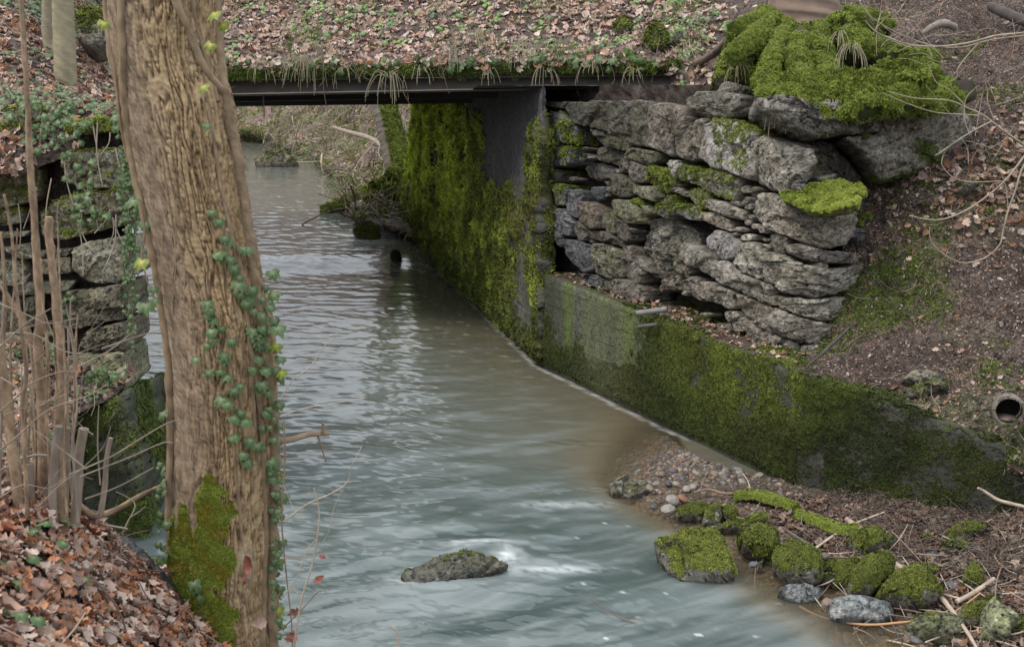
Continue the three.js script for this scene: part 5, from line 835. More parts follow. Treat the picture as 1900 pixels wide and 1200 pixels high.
{
  const t = thing('rotten_log', 'dark rotten log with peeling bark lying down the near bank against the big trunk', 'log', at(270, 1050, 2.85));
  mesh('log', paint(tube(pxD(215, 1010, 2.95, 240, 1030, 2.92, 270, 1060, 2.88, 300, 1090, 2.85, 345, 1150, 2.8), [0.03, 0.036, 0.032, 0.022], 14, 60, 0.3), (p) => mul3([0.045, 0.042, 0.045], 1 + fbm(p.x * 30, p.y * 30, p.z * 30))), M.wet, t);
  mesh('bark_strip', paint(tube(pxD(296, 1085, 2.78, 312, 1110, 2.77, 325, 1140, 2.76, 335, 1165, 2.75), [0.012, 0.008, 0.01], 5, 14, 0.6), (p) => mul3([0.42, 0.29, 0.22], 1 + fbm(p.x * 40, p.y * 40, p.z * 40))), M.bark, t);
}
// small trees on the slope behind the pier
for (const [label, D, r, pts, c] of [
  ['slim smooth olive grey tree trunk standing on the ivy slope behind the pier', 7.2, [0.075, 0.07, 0.066], [122, 172, 120, 120, 117, 40, 113, -60, 110, -180], [0.33, 0.29, 0.19]],
  ['thinner tree trunk half hidden behind the slim olive grey trunk on the slope', 7.7, [0.06, 0.045, 0.04], [104, 115, 92, 70, 89, 20, 88, -60, 86, -180], [0.30, 0.26, 0.18]],
  ['thin brown sapling on the ivy slope at the upper left edge', 6.2, [0.016, 0.013], [46, 122, 42, 60, 39, 0, 38, -90], [0.27, 0.2, 0.14]]]) {
  const p = px(D, ...pts), t = thing('small_tree', label, 'tree', p[0]);
  mesh('trunk', paint(tube(p, r, 20, 120, 0.08), (q) => mul3(mix3(c, mul3(c, 0.55), clamp(0.3 + 1.2 * fbm(q.x * 9, q.y * 3, q.z * 9), 0, 1)), (1 + 0.2 * noise3(q.x * 30, q.y * 110, q.z * 30)) * (1 + 0.2 * noise3(q.x * 60, q.y * 60, q.z * 60)))), M.bark, t);
}
// ------------------------------------------------------------------ rocks in and beside the water: each an outline on its own tilted face, rounded and bedded in the ground
const TK = tile(1200, 820), TL = tile(1400, 960), TN = tile(1600, 960);
function rock(name, label, poly, D, o = {}) {
  let u = 0, v = 0, vb = 0; if (o.bed !== false) { for (const p of poly) { u += p[0] / poly.length; vb = Math.max(vb, p[1]); } const w = -onWater(u, vb).z; D = Math.min(D, groundD(u, vb - 3) + 0.02, D > 8 ? 99 : w) + (o.set ?? 0.03); u = v = vb = 0; } for (const p of poly) { u += p[0] / poly.length; v += p[1] / poly.length; vb = Math.max(vb, p[1]); }
  stoneSeed++; rnd = makeRandom(300 + stoneSeed);
  const c = at(u, v, D), S = planeS(c, o.n ?? V(rr(-0.25, 0.15), 0.75, 0.7)), t = thing(name, label, o.cat ?? 'rock', c, o.group);
  const g = stoneGeo(S, poly, { bulge: 0.06, depth: 0.2, round: 4.5, grow: 1.1, rough: 0.022, rings: 26, around: 96, chip: 0.01, seed: stoneSeed, ...o, color: stoneColor({ green: 0.4, bright: 0.7, dark: 0.1, ...o.c }) });
  mesh(o.part ?? 'stone', g, o.mat ?? M.stone, t);
  if (o.moss) mossOn(t, g, o.moss, o.ms ?? 0.0115, (p, n) => (n.y > (o.up ?? 0.1) + 1.5 * fbm(p.x * 7, p.y * 7, p.z * 7, 3) + 0.3 && p.y > (o.low ?? 0.03) + 0.06 * noise3(p.x * 20, 1, p.z * 20) ? 1 : 0), () => { const c2 = mix3(C.moss, C.mossBright, clamp(rr(-0.5, 0.8) + (o.lite ?? 0), 0, 1)); return mul3(mix3(mix3(c2, C.mossDark, rr(0, 0.7) * (1 - (o.lite ?? 0))), C.mossBrown, rr(0, 0.5)), rr(0.55, 1.2)); });
  return t;
}
const depths = new Map();
for (const g of [shoreGeo, rightGeo, bankGeo, upperGeo]) { const P = g.attributes.position, p = V(); for (let i = 0; i < P.count; i++) { p.fromBufferAttribute(P, i); const [u, v, d] = project(p); if (d > 0.5 && u > -200 && u < 2200 && v > -200 && v < 1500) for (const a of [0, 1]) for (const b of [0, 1]) { const k = (Math.floor(u / 6) + a) + ',' + (Math.floor(v / 6) + b); if (!(depths.get(k) < -p.z)) depths.set(k, -p.z); } } }
const groundD = (u, v) => depths.get(Math.floor(u / 6) + ',' + Math.floor(v / 6)) ?? 99;   // distance to the ground along a ray
const wetGrey = { tint: [0.17, 0.185, 0.19], brown: -0.3, green: 0.1, bright: 0.85 };
rock('rock', 'flat mossy slab of rock at the water edge, the largest of the bar', TK(100, 960, 440, 832, 640, 838, 700, 930, 790, 1160, 800, 1215, 720, 1250, 560, 1262, 320, 1252, 230, 1190, 150, 1080), 5.62, { n: V(-0.12, 0.86, 0.5), round: 9, bulge: 0.035, depth: 0.22, moss: 19000, up: 0.2, low: 0.05, lite: 0.35 });
rock('rock', 'long mossy rock at the gravel edge, just upstream of the flat mossy slab', TK(280, 640, 420, 590, 540, 598, 566, 680, 500, 742, 300, 722), 6.2, { moss: 5000 });
rock('rock', 'dark mossy lump between the long mossy rock and the tall bright mossy one', TK(555, 622, 660, 600, 690, 720, 640, 802, 530, 762), 6.15, { moss: 2600 });
rock('rock', 'bright mossy rock with a red leaf beside it, under the twig heap', TK(690, 640, 780, 598, 842, 680, 832, 762, 700, 742), 6.18, { moss: 3600, lite: 0.3 });
rock('rock', 'low ridge of moss covered stone directly behind the flat slab', TK(660, 800, 800, 770, 1000, 716, 1105, 770, 960, 842, 820, 856, 680, 842), 5.98, { moss: 6500, lite: 0.2 });
rock('rock', 'round dark shaggy moss covered rock right of the flat slab', TK(868, 900, 1020, 828, 1180, 860, 1214, 990, 1192, 1072, 1060, 1104, 900, 1042), 5.72, { bulge: 0.1, moss: 11000, up: -0.4, ms: 0.017 });
rock('rock', 'square mossy boulder with a wet bare foot by the twig stuck in the mud', TL(188, 340, 280, 280, 400, 258, 600, 358, 624, 560, 500, 642, 300, 566, 200, 472), 5.42, { bulge: 0.08, round: 4, moss: 12000, up: 0.0 });
rock('rock', 'mossy rock under the long pale stick, near the wall foot', TL(868, 240, 990, 138, 1180, 158, 1244, 290, 1152, 372, 940, 374), 5.5, { bulge: 0.08, moss: 8000 });
rock('rock', 'small upright mossy rock left of the tall mossy block', TL(748, 430, 930, 418, 944, 520, 902, 642, 760, 646), 5.22, { bulge: 0.07, moss: 6500, up: -0.3 });
rock('rock', 'tall mossy block leaning in the middle of the rocks', TL(898, 590, 960, 480, 1030, 388, 1180, 368, 1234, 440, 1204, 620, 1050, 742, 920, 692), 5.17, { bulge: 0.11, round: 4, moss: 13000, up: -0.25 });
rock('rock', 'small dark wet stone below the square mossy boulder', TL(618, 560, 740, 528, 754, 650, 690, 672, 622, 622), 5.27, { moss: 800, c: { bright: 0.45 } });
rock('rock', 'flat wet pebbly rock with thin moss at the waterline', TL(228, 690, 400, 650, 500, 638, 614, 680, 592, 752, 430, 792, 310, 762), 5.2, { n: V(0, 0.9, 0.35), bulge: 0.03, moss: 1500, up: 0.75, mat: M.wet, c: { ...wetGrey, pale: 0.1 } });
rock('rock', 'blue-grey cracked slab half in the water, free of moss', TL(738, 762, 900, 745, 1062, 750, 1244, 810, 1284, 940, 1122, 984, 900, 962, 740, 932), 5.02, { n: V(0.05, 0.8, 0.6), round: 9, bulge: 0.04, mat: M.wet, c: { tint: [0.19, 0.215, 0.22], brown: -0.4, green: 0.15, pale: 0.1, bright: 0.9 }, rough: 0.016 });
rock('rock', 'broad bright mossy boulder with twigs lying across it', TN(158, 760, 220, 640, 300, 558, 460, 498, 622, 590, 724, 762, 640, 830, 560, 864, 400, 874, 240, 802), 5.0, { bulge: 0.12, moss: 16000, up: -0.2, lite: 0.3 });
rock('rock', 'grey-green bare boulder at the bottom edge, nearest the orange twig', TN(448, 1010, 520, 938, 680, 930, 820, 908, 944, 980, 922, 1152, 780, 1184, 560, 1112), 4.72, { bulge: 0.08, round: 5, c: { tint: [0.20, 0.225, 0.13], green: 0.5, bright: 0.9 }, moss: 1500, up: 0.75, rough: 0.02 });
rock('rock', 'mossy boulder wedged behind the angular grey-green one', TN(908, 860, 1080, 798, 1164, 850, 1134, 1050, 980, 1064, 900, 962), 4.8, { bulge: 0.08, moss: 6000, c: { green: 0.6 } });
rock('rock', 'angular grey-green boulder standing on edge in the bottom corner', TN(1128, 870, 1200, 776, 1292, 860, 1424, 960, 1404, 1032, 1334, 1062, 1334, 1164, 1180, 1174, 1106, 1122, 1138, 1000), 4.68, { bulge: 0.09, round: 7, c: { tint: [0.23, 0.26, 0.14], green: 0.5, bright: 1.0 }, rough: 0.022 });
rock('rock', 'mossy stone among dead leaves close under the wing wall', TN(818, 130, 880, 90, 950, 68, 1094, 110, 1084, 180, 920, 234, 828, 202), 5.25, { moss: 4000, c: { brown: 0.3 } });
rock('rock', 'little yellowish mossy stone in the leaf drift', TN(518, 220, 600, 188, 644, 230, 602, 272, 530, 262), 5.2, { moss: 1000, lite: 0.3 });
rock('rock', 'mossy rock cut off by the photograph edge beside the angular boulder', TN(1448, 1040, 1500, 990, 1620, 1000, 1640, 1140, 1500, 1160), 4.7, { moss: 4000 });
rock('rock', 'mossy slab propped on dead twigs right of the long stick', TN(945, 540, 1010, 460, 1080, 500, 1100, 640, 1000, 700, 940, 640), 5.0, { moss: 3000 });
rock('rock', 'dark wet rock with water breaking over it in midstream', [[751, 1071], [762, 1058], [790, 1048], [830, 1029], [872, 1025], [905, 1040], [938, 1050], [900, 1064], [840, 1077], [790, 1084], [765, 1087]], 5.28, { n: V(0.02, 0.92, 0.38), bulge: 0.02, round: 3, rough: 0.03, set: 0.12, depth: 0.3, mat: M.wet, moss: 1300, up: 0.6, low: 0.05, c: { tint: [0.09, 0.09, 0.07], bright: 0.6, green: 0.3, pale: -0.3 } });
rock('rock', 'drowned brown rock breaking the surface off the gravel bar', [[1130, 906], [1145, 895], [1165, 888], [1195, 893], [1203, 908], [1175, 921], [1140, 919]], 6.55, { n: V(0, 0.95, 0.3), bulge: 0.03, mat: M.wet, moss: 500, up: 0.6, low: 0.02, c: { brown: 0.5, bright: 0.6 } });
rock('rock', 'lone mossy rock far upstream in midstream', [[474, 304], [492, 295], [512, 287], [530, 284], [548, 296], [552, 306], [515, 310], [488, 310]], -onWater(512, 309).z, { n: V(0, 0.8, 0.6), bulge: 0.25, depth: 0.8, rough: 0.1, moss: 2600, ms: 0.07, low: 0.45, up: 0.5, c: { brown: 0.5, bright: 1.2 } });
rock('rock', 'mossy rock in the riffle below the far tree root', [[658, 432], [672, 422], [690, 417], [704, 434], [694, 446], [668, 443]], -onWater(680, 442).z, { bulge: 0.06, n: V(0, 0.9, 0.4), depth: 0.4, moss: 2200, ms: 0.05, low: 0 });
rock('rock', 'small black hollow stone at the foot of the mossy abutment', [[724, 476], [730, 468], [742, 469], [744, 477], [736, 482], [726, 481]], -onWater(734, 482).z - 0.1, { bulge: 0.08, depth: 0.3, c: { tint: [0.02, 0.016, 0.014], bright: 0.5, green: 0, pale: -1 } });
for (const [u, v, a, b, m, label] of [[1420, 1052, 20, 12, 1, 'small mossy stone between the round shaggy rock and the square boulder'], [1475, 1010, 22, 12, 1, 'small mossy stone under the dark tapering stick'], [1500, 1040, 16, 10, 0, 'little wet stone just right of the dark tapering stick'], [1545, 1055, 16, 11, 1, 'small mossy stone behind the upright mossy rock'], [1590, 1010, 20, 10, 1, 'small mossy stone touching the long pale stick near its top end'], [1640, 1008, 24, 12, 1, 'small mossy stone right of the pale stick, above the tall mossy block'], [1610, 1100, 14, 10, 0, 'little dark wet stone at the foot of the tall mossy block'], [1690, 1130, 16, 10, 0, 'little dark wet stone in front of the broad bright mossy boulder'], [1720, 1060, 26, 14, 1, 'small mossy stone in the twigs behind the broad bright mossy boulder'], [1655, 1150, 15, 9, 0, 'little wet stone beside the orange twig'], [1770, 1020, 24, 12, 1, 'small mossy stone in the leaf drift below the wing wall'], [1700, 1172, 22, 10, 1, 'small mossy stone beside the bare grey-green boulder at the bottom edge'], [1345, 955, 24, 10, 1, 'small mossy stone directly behind the long mossy log'], [1400, 968, 22, 11, 1, 'small mossy stone in front of the long mossy log'], [1330, 985, 18, 10, 0, 'little wet stone between the bright mossy rock and the log'], [1840, 1120, 26, 14, 1, 'small mossy stone among leaves near the right edge, beside the propped slab']]) {
  const poly = []; rnd = makeRandom(Math.round(u + v * 3)); const ph = rnd(); for (let i = 0; i < 7; i++) { const w = ph + (i / 7) * 6.283, q = rr(0.75, 1.15); poly.push([u + Math.cos(w) * a * q, v + Math.sin(w) * b * q]); }
  rock('rock', label, poly, 9, { group: m ? 'small mossy stones packed on the bar' : 'small wet stones packed on the bar', bulge: 0.035, round: 6, set: 0.015, around: 48, rings: 12, moss: m ? 1500 : 0, mat: m ? M.stone : M.wet, c: { bright: 0.55 } });
}
rnd = makeRandom(77);
// stones in the gravel: the larger ones one by one, the rest as gravel
{
  const pebbleGeos = [0, 1, 2].map((k) => { const g = new THREE.IcosahedronGeometry(0.5, 2), P = g.attributes.position; for (let i = 0; i < P.count; i++) { const x = P.getX(i), y = P.getY(i), z = P.getZ(i), f = 1 + 0.7 * fbm(x * 1.7 + k * 5, y * 1.7, z * 1.7, 3); P.setXYZ(i, x * f, y * f * 0.6, z * f * 0.8); } g.deleteAttribute('uv'); g.computeVertexNormals(); return g; });
  const tints = [[0.10, 0.10, 0.115], [0.16, 0.15, 0.14], [0.2, 0.145, 0.11], [0.26, 0.22, 0.18], [0.24, 0.11, 0.07], [0.07, 0.07, 0.08], [0.2, 0.17, 0.13], [0.25, 0.225, 0.2]];
  const mats = tints.map((c) => std({ color: new THREE.Color().setRGB(...c), roughness: 0.55 }));
  const spot = (p) => { const s = bump(p.x, 1.27, 0.4) * bump(p.z, -6.6, 0.55); return p.y > -0.12 && p.x < wallX(-p.z) ? s : 0; };
  const pts = scatter(shoreGeo, 30000, spot);
  pts.slice(0, 110).forEach((it) => { const m = new THREE.Mesh(pick(pebbleGeos), pick(mats)); m.name = 'pebble'; m.castShadow = m.receiveShadow = true; pose(m, { ...it, s: rr(0.028, 0.065), tilt: rr(0, 0.5) }); shore.add(m); });
  instances('gravel', pebbleGeos[0], M.pebble, pts.slice(110, 4200).map((it) => ({ ...it, s: rr(0.008, 0.03), tilt: rr(0, 0.8), c: mul3(pick(tints), rr(0.7, 1.2)) })), shore);
  const wide = scatter(shoreGeo, 9000, (p) => (p.y > -0.25 && -p.z < 8 ? 0.8 : 0));
  instances('gravel', pebbleGeos[1], M.pebble, wide.map((it) => ({ ...it, s: rr(0.008, 0.03) * (rnd() < 0.04 ? 2 : 1), tilt: rr(0, 0.8), c: mul3(pick(tints), rr(0.5, 1.0)) })), shore);
  for (let i = 0; i < 90; i++) { const u = rr(1250, 1880), v = lerp(960, 1200, Math.pow(rnd(), 0.8)) , D = groundD(u, v); if (D > 9) continue; const m = new THREE.Mesh(pick(pebbleGeos), pick(mats.slice(0, 3).concat(mats[5], mats[6]))); m.name = 'pebble'; m.castShadow = m.receiveShadow = true; pose(m, { p: at(u, v, D), n: V(rr(-0.5, 0.5), 1, rr(-0.2, 0.5)).normalize(), s: V(rr(0.03, 0.1), rr(0.03, 0.08), rr(0.03, 0.09)) }); shore.add(m); }
  for (const [u, v, s] of [[1240, 945, 0.09], [1248, 928, 0.09], [1266, 925, 0.075], [1287, 903, 0.055], [1274, 907, 0.06], [1255, 898, 0.05], [1240, 897, 0.05], [1228, 880, 0.045], [1214, 940, 0.05], [1398, 1048, 0.05], [1535, 1118, 0.06], [1205, 905, 0.06]]) { const m = new THREE.Mesh(pick(pebbleGeos), pick(mats)); m.name = 'pebble'; m.castShadow = m.receiveShadow = true; pose(m, { p: onY(u, v, 0.05), n: V(rr(-0.3, 0.3), 1, 0.3).normalize(), s }); shore.add(m); }
}

// ------------------------------------------------------------------ clay drain pipe in the bank
{
  const c = at(1874, 763, 5.15), t = thing('drain_pipe', 'short round clay drain pipe sticking out of the muddy bank', 'pipe', c);
  const prof = [[0.064, -0.14], [0.064, 0.0], [0.066, 0.004], [0.078, 0.004], [0.081, 0.0], [0.0815, -0.04], [0.078, -0.05], [0.078, -0.14]].map(([r, y]) => new THREE.Vector2(r, y));
  const g = new THREE.LatheGeometry(prof, 40); g.deleteAttribute('uv'); g.rotateX(Math.PI / 2); g.rotateX(-0.1); g.rotateY(-0.4); g.translate(c.x, c.y, c.z);
  mesh('pipe_shell', paint(g, (p) => { const k = fbm(p.x * 25, p.y * 25, p.z * 25), low = sstep(c.y - 0.01, c.y - 0.06, p.y); let q = mix3([0.25, 0.22, 0.19], [0.09, 0.07, 0.055], clamp(0.45 + 1.5 * k, 0, 1)); q = mix3(q, C.mossDark, low * clamp(0.5 + k * 2, 0, 1)); return q; }), M.stone, t);
  const s = new THREE.CircleGeometry(0.062, 24); s.deleteAttribute('uv'); s.rotateY(-0.4); s.translate(c.x + 0.05, c.y - 0.012, c.z - 0.125); mesh('dark_inside', paint(s, () => [0.01, 0.009, 0.008]), M.soil, t);
  const mud = new THREE.SphereGeometry(0.06, 16, 10); mud.deleteAttribute('uv'); mud.scale(0.95, 0.3, 1); mud.translate(c.x + 0.02, c.y - 0.052, c.z - 0.06); mesh('silt', paint(mud, (p) => soilColor(p, 0.1)), M.soil, t);
}

// ------------------------------------------------------------------ mossy root plate and tree above the block
const mossyTint = (k = 0) => mul3(mix3(mix3(C.moss, C.mossBright, clamp(rr(-0.2, 0.9) + k, 0, 1)), C.mossDark, rr(0, 0.35)), rr(0.7, 1.25));
{
  const t = thing('mossy_tree', 'tree with smooth brown trunk and moss clad roots spread over the stone corner', 'tree', at(1490, 60, 8.0));
  const tr = []; for (const v of [110, 40, 0, -80, -250, -500]) tr.push(at(1492 - (v < 0 ? v * 0.05 : 0), v, 8.15));
  mesh('trunk', paint(tube(tr, [0.36, 0.29, 0.255, 0.24, 0.23, 0.22], 40, 60, 0.06), (p) => mul3(mix3([0.25, 0.18, 0.14], [0.17, 0.12, 0.095], clamp(0.4 + fbm(p.x * 5, p.y * 3, p.z * 5), 0, 1)), 1 + 0.25 * noise3(p.x * 50, p.y * 30, p.z * 50))), M.bark, t);
  const S = planeS(at(1490, 90, 7.75), V(-0.15, 0.62, 0.75));
  const mound = stoneGeo(S, [[1345, 85], [1362, 55], [1400, 46], [1440, 66], [1490, 74], [1550, 66], [1590, 40], [1628, 38], [1640, 60], [1628, 105], [1585, 112], [1550, 135], [1520, 165], [1480, 178], [1440, 160], [1405, 150], [1372, 118], [1348, 105]], { bulge: 0.13, depth: 0.4, round: 2.6, rough: 0.09, around: 160, rings: 34, color: (p) => mix3(mul3(C.mossDark, 1.2), C.soilDark, clamp(0.3 + fbm(p.x * 5, p.y * 5, p.z * 5), 0, 1)) });
  mesh('root_plate', mound, M.moss, t);
  const roots = [[[1432, 48, 7.85], [1405, 72, 7.5], [1375, 95, 7.3], [1352, 112, 7.3]], [[1455, 62, 7.75], [1438, 102, 7.35], [1424, 140, 7.1], [1412, 168, 7.0]], [[1490, 68, 7.65], [1482, 110, 7.25], [1490, 150, 7.0], [1500, 185, 6.85]], [[1515, 66, 7.65], [1522, 105, 7.3], [1535, 130, 7.1], [1520, 165, 6.95]], [[1552, 52, 7.75], [1588, 78, 7.4], [1620, 92, 7.3], [1680, 105, 7.3], [1735, 112, 7.3]], [[1572, 40, 7.9], [1612, 42, 7.8], [1650, 50, 7.8]], [[1424, 40, 7.95], [1392, 52, 7.7], [1362, 60, 7.6]]];
  const all = [];
  for (const r of roots) { const g = tube(r.map((q) => at(...q)), [0.1, 0.075, 0.055], 14, 50, 0.35); mesh('root', paint(g, (p) => mix3(C.mossDark, [0.07, 0.055, 0.04], clamp(0.5 + 2 * fbm(p.x * 9, p.y * 9, p.z * 9), 0, 1))), M.moss, t); all.push(...scatter(g, 7500, (p, n) => (n.y > -0.3 && fbm(p.x * 6, p.y * 6, p.z * 6) < 0.12 ? 1 : 0))); }
  all.push(...scatter(mound, 52000, (p, n) => (n.z > -0.2 && fbm(p.x * 4, p.y * 4, p.z * 4, 3) < -0.02 ? 1 : 0.04)));
  instances('moss', mossTuft, M.mossLeaf, all.map((it) => ({ ...it, n: it.n.clone().add(V(0, -0.3, 0.1)).normalize(), s: 0.022 * rr(0.5, 1.5), tilt: rr(0, 0.6), c: mossyTint(-0.25 + 0.9 * fbm(it.p.x * 5, it.p.y * 5, it.p.z * 5)) })), t);
  const bare = (list, r) => mesh('root', paint(tube(pxD(...list), r, 9, 30, 0.3), (p) => mul3([0.14, 0.105, 0.085], 1 + fbm(p.x * 20, p.y * 20, p.z * 20))), M.bark, t);
  bare([1287, 120, 9.2, 1308, 110, 9.0, 1330, 95, 8.7, 1352, 75, 8.4], [0.03, 0.034, 0.04]); bare([1205, 93, 10.3, 1240, 97, 10.1, 1268, 102, 9.8, 1290, 114, 9.3], [0.016, 0.025, 0.03]);
  // moss-clad stones caught in the roots
  const Sg = (D) => (u, v) => ({ p: at(u, v, D), n: V(-0.1, 0.3, 1).normalize() });
  for (const [poly, D, lite] of [[[[1325, 150], [1335, 110], [1370, 100], [1392, 120], [1390, 168], [1350, 175]], 7.9, 0.2], [[[1340, 108], [1350, 85], [1380, 92], [1390, 110], [1360, 118]], 8.0, 0.2], [[[1322, 178], [1345, 150], [1395, 168], [1400, 205], [1345, 210]], 7.75, -9]]) { const g = stoneGeo(Sg(D), poly, { bulge: 0.1, depth: 0.3, round: 4, rough: 0.025, color: stoneColor({ bright: 0.7, dark: 0.1 }) }); mesh('stone', g, M.stone, t); if (lite > -1) mossOn(t, g, 5000, 0.026, (p, n) => (n.y > 0.1 ? 1 : 0), () => mossyTint(lite)); }
}
// pale dead grass hanging from the mossy ledge
{
  const t = thing('dry_grass', 'tufts of pale dead grass hanging from the mossy ledge under the tree roots', 'grass', at(1500, 190, 6.8)), blades = [];
  for (const [u, v, n, L, D] of [[1495, 190, 30, 60, 6.75], [1545, 190, 16, 45, 6.75], [1580, 85, 18, 50, 7.0], [1560, 60, 12, 40, 7.1], [1455, 190, 12, 70, 6.75], [1370, 120, 12, 45, 7.6]]) for (let i = 0; i < n; i++) { const du = rr(-1, 1), l = L * rr(0.4, 1.1); blades.push(tube(px(D, u + du * 8, v + rr(-6, 6), u + du * l * 0.35, v - rr(-4, 8), u + du * l * 0.65, v + l * 0.45, u + du * l * 0.75, v + l), [0.0022, 0.0014], 3, 8)); }
  mesh('blades', paint(mergeGeometries(blades), (p) => mul3([0.50, 0.44, 0.31], rr(0.8, 1.1))), M.grass.clone(), t, 'stuff').material.vertexColors = true;
}
// tree under the bridge, upstream
{
  const D = 24.5, t = thing('far_tree', 'leaning moss covered tree trunk on the far bank seen under the bridge', 'tree', at(735, 330, D));
  const g = tube(pxD(742, 335, D, 738, 310, D, 729, 270, D + 0.2, 720, 230, D + 0.4, 712, 195, D + 0.6, 700, 120, D + 0.9, 690, 0, D + 1.5, 680, -150, D + 2), [0.42, 0.33, 0.29, 0.285, 0.28, 0.27, 0.25, 0.22], 28, 90, 0.12);
  mesh('trunk', paint(g, (p, n) => mix3(mul3([0.17, 0.15, 0.13], 1 + 0.8 * fbm(p.x * 5, p.y * 5, p.z * 5)), mul3(C.moss, 0.7), sstep(-0.35, 0.1, n.x + 0.4 * fbm(p.x * 2, p.y * 2, p.z * 2)))), M.bark, t);
  const S = planeS(at(705, 375, D - 1), V(-0.2, 0.6, 0.75)), plate = stoneGeo(S, [[690, 418], [672, 396], [690, 372], [712, 345], [735, 318], [765, 308], [775, 350], [772, 420], [740, 420]], { bulge: 0.5, depth: 1, round: 2.5, rough: 0.14, around: 120, rings: 26, color: (p) => mix3(mul3(C.mossDark, 1.3), C.soilDark, clamp(0.3 + fbm(p.x * 2, p.y * 2, p.z * 2), 0, 1)) });
  mesh('root_plate', plate, M.moss, t);
  const roots = [[[712, 345, D], [680, 362, D - 0.5], [640, 380, D - 0.8], [598, 392, D - 1]], [[715, 352, D - 0.2], [690, 385, D - 1], [680, 412, D - 1.4]], [[740, 330, D - 0.5], [752, 370, D - 1.2], [748, 415, D - 1.8]]], its = [];
  for (const r of roots) { const q = tube(r.map((k) => at(...k)), [0.2, 0.16, 0.1], 12, 40, 0.4); mesh('root', paint(q, () => mul3(C.moss, 0.6)), M.moss, t); its.push(...scatter(q, 2600, (p, n) => (n.y > 0.0 ? 1 : 0))); }
  its.push(...scatter(plate, 9000, (p, n) => (n.z > -0.2 && fbm(p.x * 1.5, p.y * 1.5, p.z * 1.5) < 0.15 ? 1 : 0)), ...scatter(g, 22000, (p, n) => sstep(-0.25, 0.15, n.x + 0.4 * fbm(p.x * 2, p.y * 2, p.z * 2)) * (n.z > -0.5 ? 1 : 0)));
  instances('moss', mossTuft, M.mossLeaf, its.map((it) => ({ ...it, s: 0.06 * rr(0.5, 1.4), tilt: rr(0, 0.6), c: mul3(mossyTint(0.1), 0.9) })), t);
}
// ------------------------------------------------------------------ leaves, ground ivy, grass, twigs
const inView = (p, m = 30) => { const [u, v, d] = project(p); return d > 0 && u > -m && u < 1900 + m && v > -m && v < 1200 + m; };
const leafMats = leafTints.flatMap((c) => [0.8, 1.1].map((k) => { const m = M.deadLeaf.clone(); m.color.setRGB(c[0] * k, c[1] * k, c[2] * k); return m; }));
const leafMatsDark = leafTints.map((c) => { const m = M.deadLeaf.clone(); m.color.setRGB(c[0] * 0.45, c[1] * 0.4, c[2] * 0.42); return m; });
// the leaves that show largest each on its own, the rest together
function litter(parent, items, single, geos, mats, name = 'leaf', mass = 'leaf_litter', ivy = false) {
  const seen = items.filter((it) => inView(it.p)); seen.sort((a, b) => b.s / project(b.p)[2] - a.s / project(a.p)[2]);
  const top = new Set(seen.slice(0, single));
  for (const it of top) { const m = new THREE.Mesh(pick(geos), pick(mats)); m.name = name; m.castShadow = m.receiveShadow = true; pose(m, it); if (parent.isGroup) m.position.sub(parent.position); parent.add(m); }
  const rest = items.filter((it) => !top.has(it)), groups = geos.map(() => []); rest.forEach((it) => groups[Math.floor(rnd() * geos.length)].push(it));
  groups.forEach((g, i) => { if (g.length) instances(mass, geos[i], ivy ? M.ivyLeaf : M.deadLeaf, g, parent); });
}
const laid = (geo, n, accept, s0, s1, dark = 0, lift = 0.012) => scatter(geo, n, accept).map((it) => ({ p: it.p.addScaledVector(it.n, rr(0, lift)), n: it.n.clone().add(V(rr(-0.35, 0.35), rr(-0.1, 0.3), rr(-0.35, 0.35))).normalize(), s: rr(s0, s1), tilt: rr(0, 0.6), c: leafTint(dark) }));
const ivyItems = (geo, n, accept, s0, s1, lift = 0.04) => scatter(geo, n, accept).map((it) => ({ p: it.p.addScaledVector(it.n, rr(0.005, lift)), n: it.n.clone().add(V(rr(-0.4, 0.4), rr(0.2, 0.8), rr(0, 0.6))).normalize(), s: rr(s0, s1), c: mul3([1, 1, 1], rr(0.6, 1.25) ) }));
const upFix = (geo) => { const g = geo.clone(); return g; };
const clump = (p, f, t = 0) => sstep(t - 0.12, t + 0.12, fbm(p.x * f, p.y * f, p.z * f));
const faceUp = (list) => { for (const it of list) if (it.n.y < 0) it.n.negate(); return list; };
const scatterUp = scatter;
rnd = makeRandom(201);
litter(leftBank, laid(leftGeo, 17000, (p) => (inView(p, 160) ? 1 : 0.05), 0.024, 0.058, 0, 0.03).map((it) => { const k = rnd(); it.c = k < 0.28 ? mul3([0.46, 0.19, 0.09], rr(0.6, 1.1)) : it.c; return it; }), 290, deadLeaves, [...leafMats, ...[[0.5, 0.2, 0.08], [0.42, 0.17, 0.09], [0.52, 0.27, 0.15], [0.36, 0.14, 0.08]].map((c) => { const m = M.deadLeaf.clone(); m.color.setRGB(...c); return m; })]);
litter(leftBank, ivyItems(leftGeo, 900, (p) => clump(p, 2.2, 0.1) * (inView(p, 100) ? 1 : 0), 0.02, 0.04, 0.05), 80, [ivyGeo, ivyGeo2], [M.ivyLeaf], 'ivy_leaf', 'ground_ivy', true);
litter(shelf, laid(shelfGeo, 2600, null, 0.05, 0.1), 60, deadLeaves, leafMats);
litter(shelf, ivyItems(shelfGeo, 900, (p) => clump(p, 1.6, 0.05), 0.03, 0.05), 60, [ivyGeo, ivyGeo2], [M.ivyLeaf], 'ivy_leaf', 'ground_ivy', true);
litter(upperBank, laid(upperGeo, 17000, (p) => 0.9, 0.05, 0.1), 120, deadLeaves, leafMats);
litter(upperBank, ivyItems(upperGeo, 17000, (p) => clump(p, 0.9, -0.05) * (p.z < -5.5 ? 1 : 0.5), 0.035, 0.065, 0.09), 280, [ivyGeo, ivyGeo2], [M.ivyLeaf], 'ivy_leaf', 'ground_ivy', true);
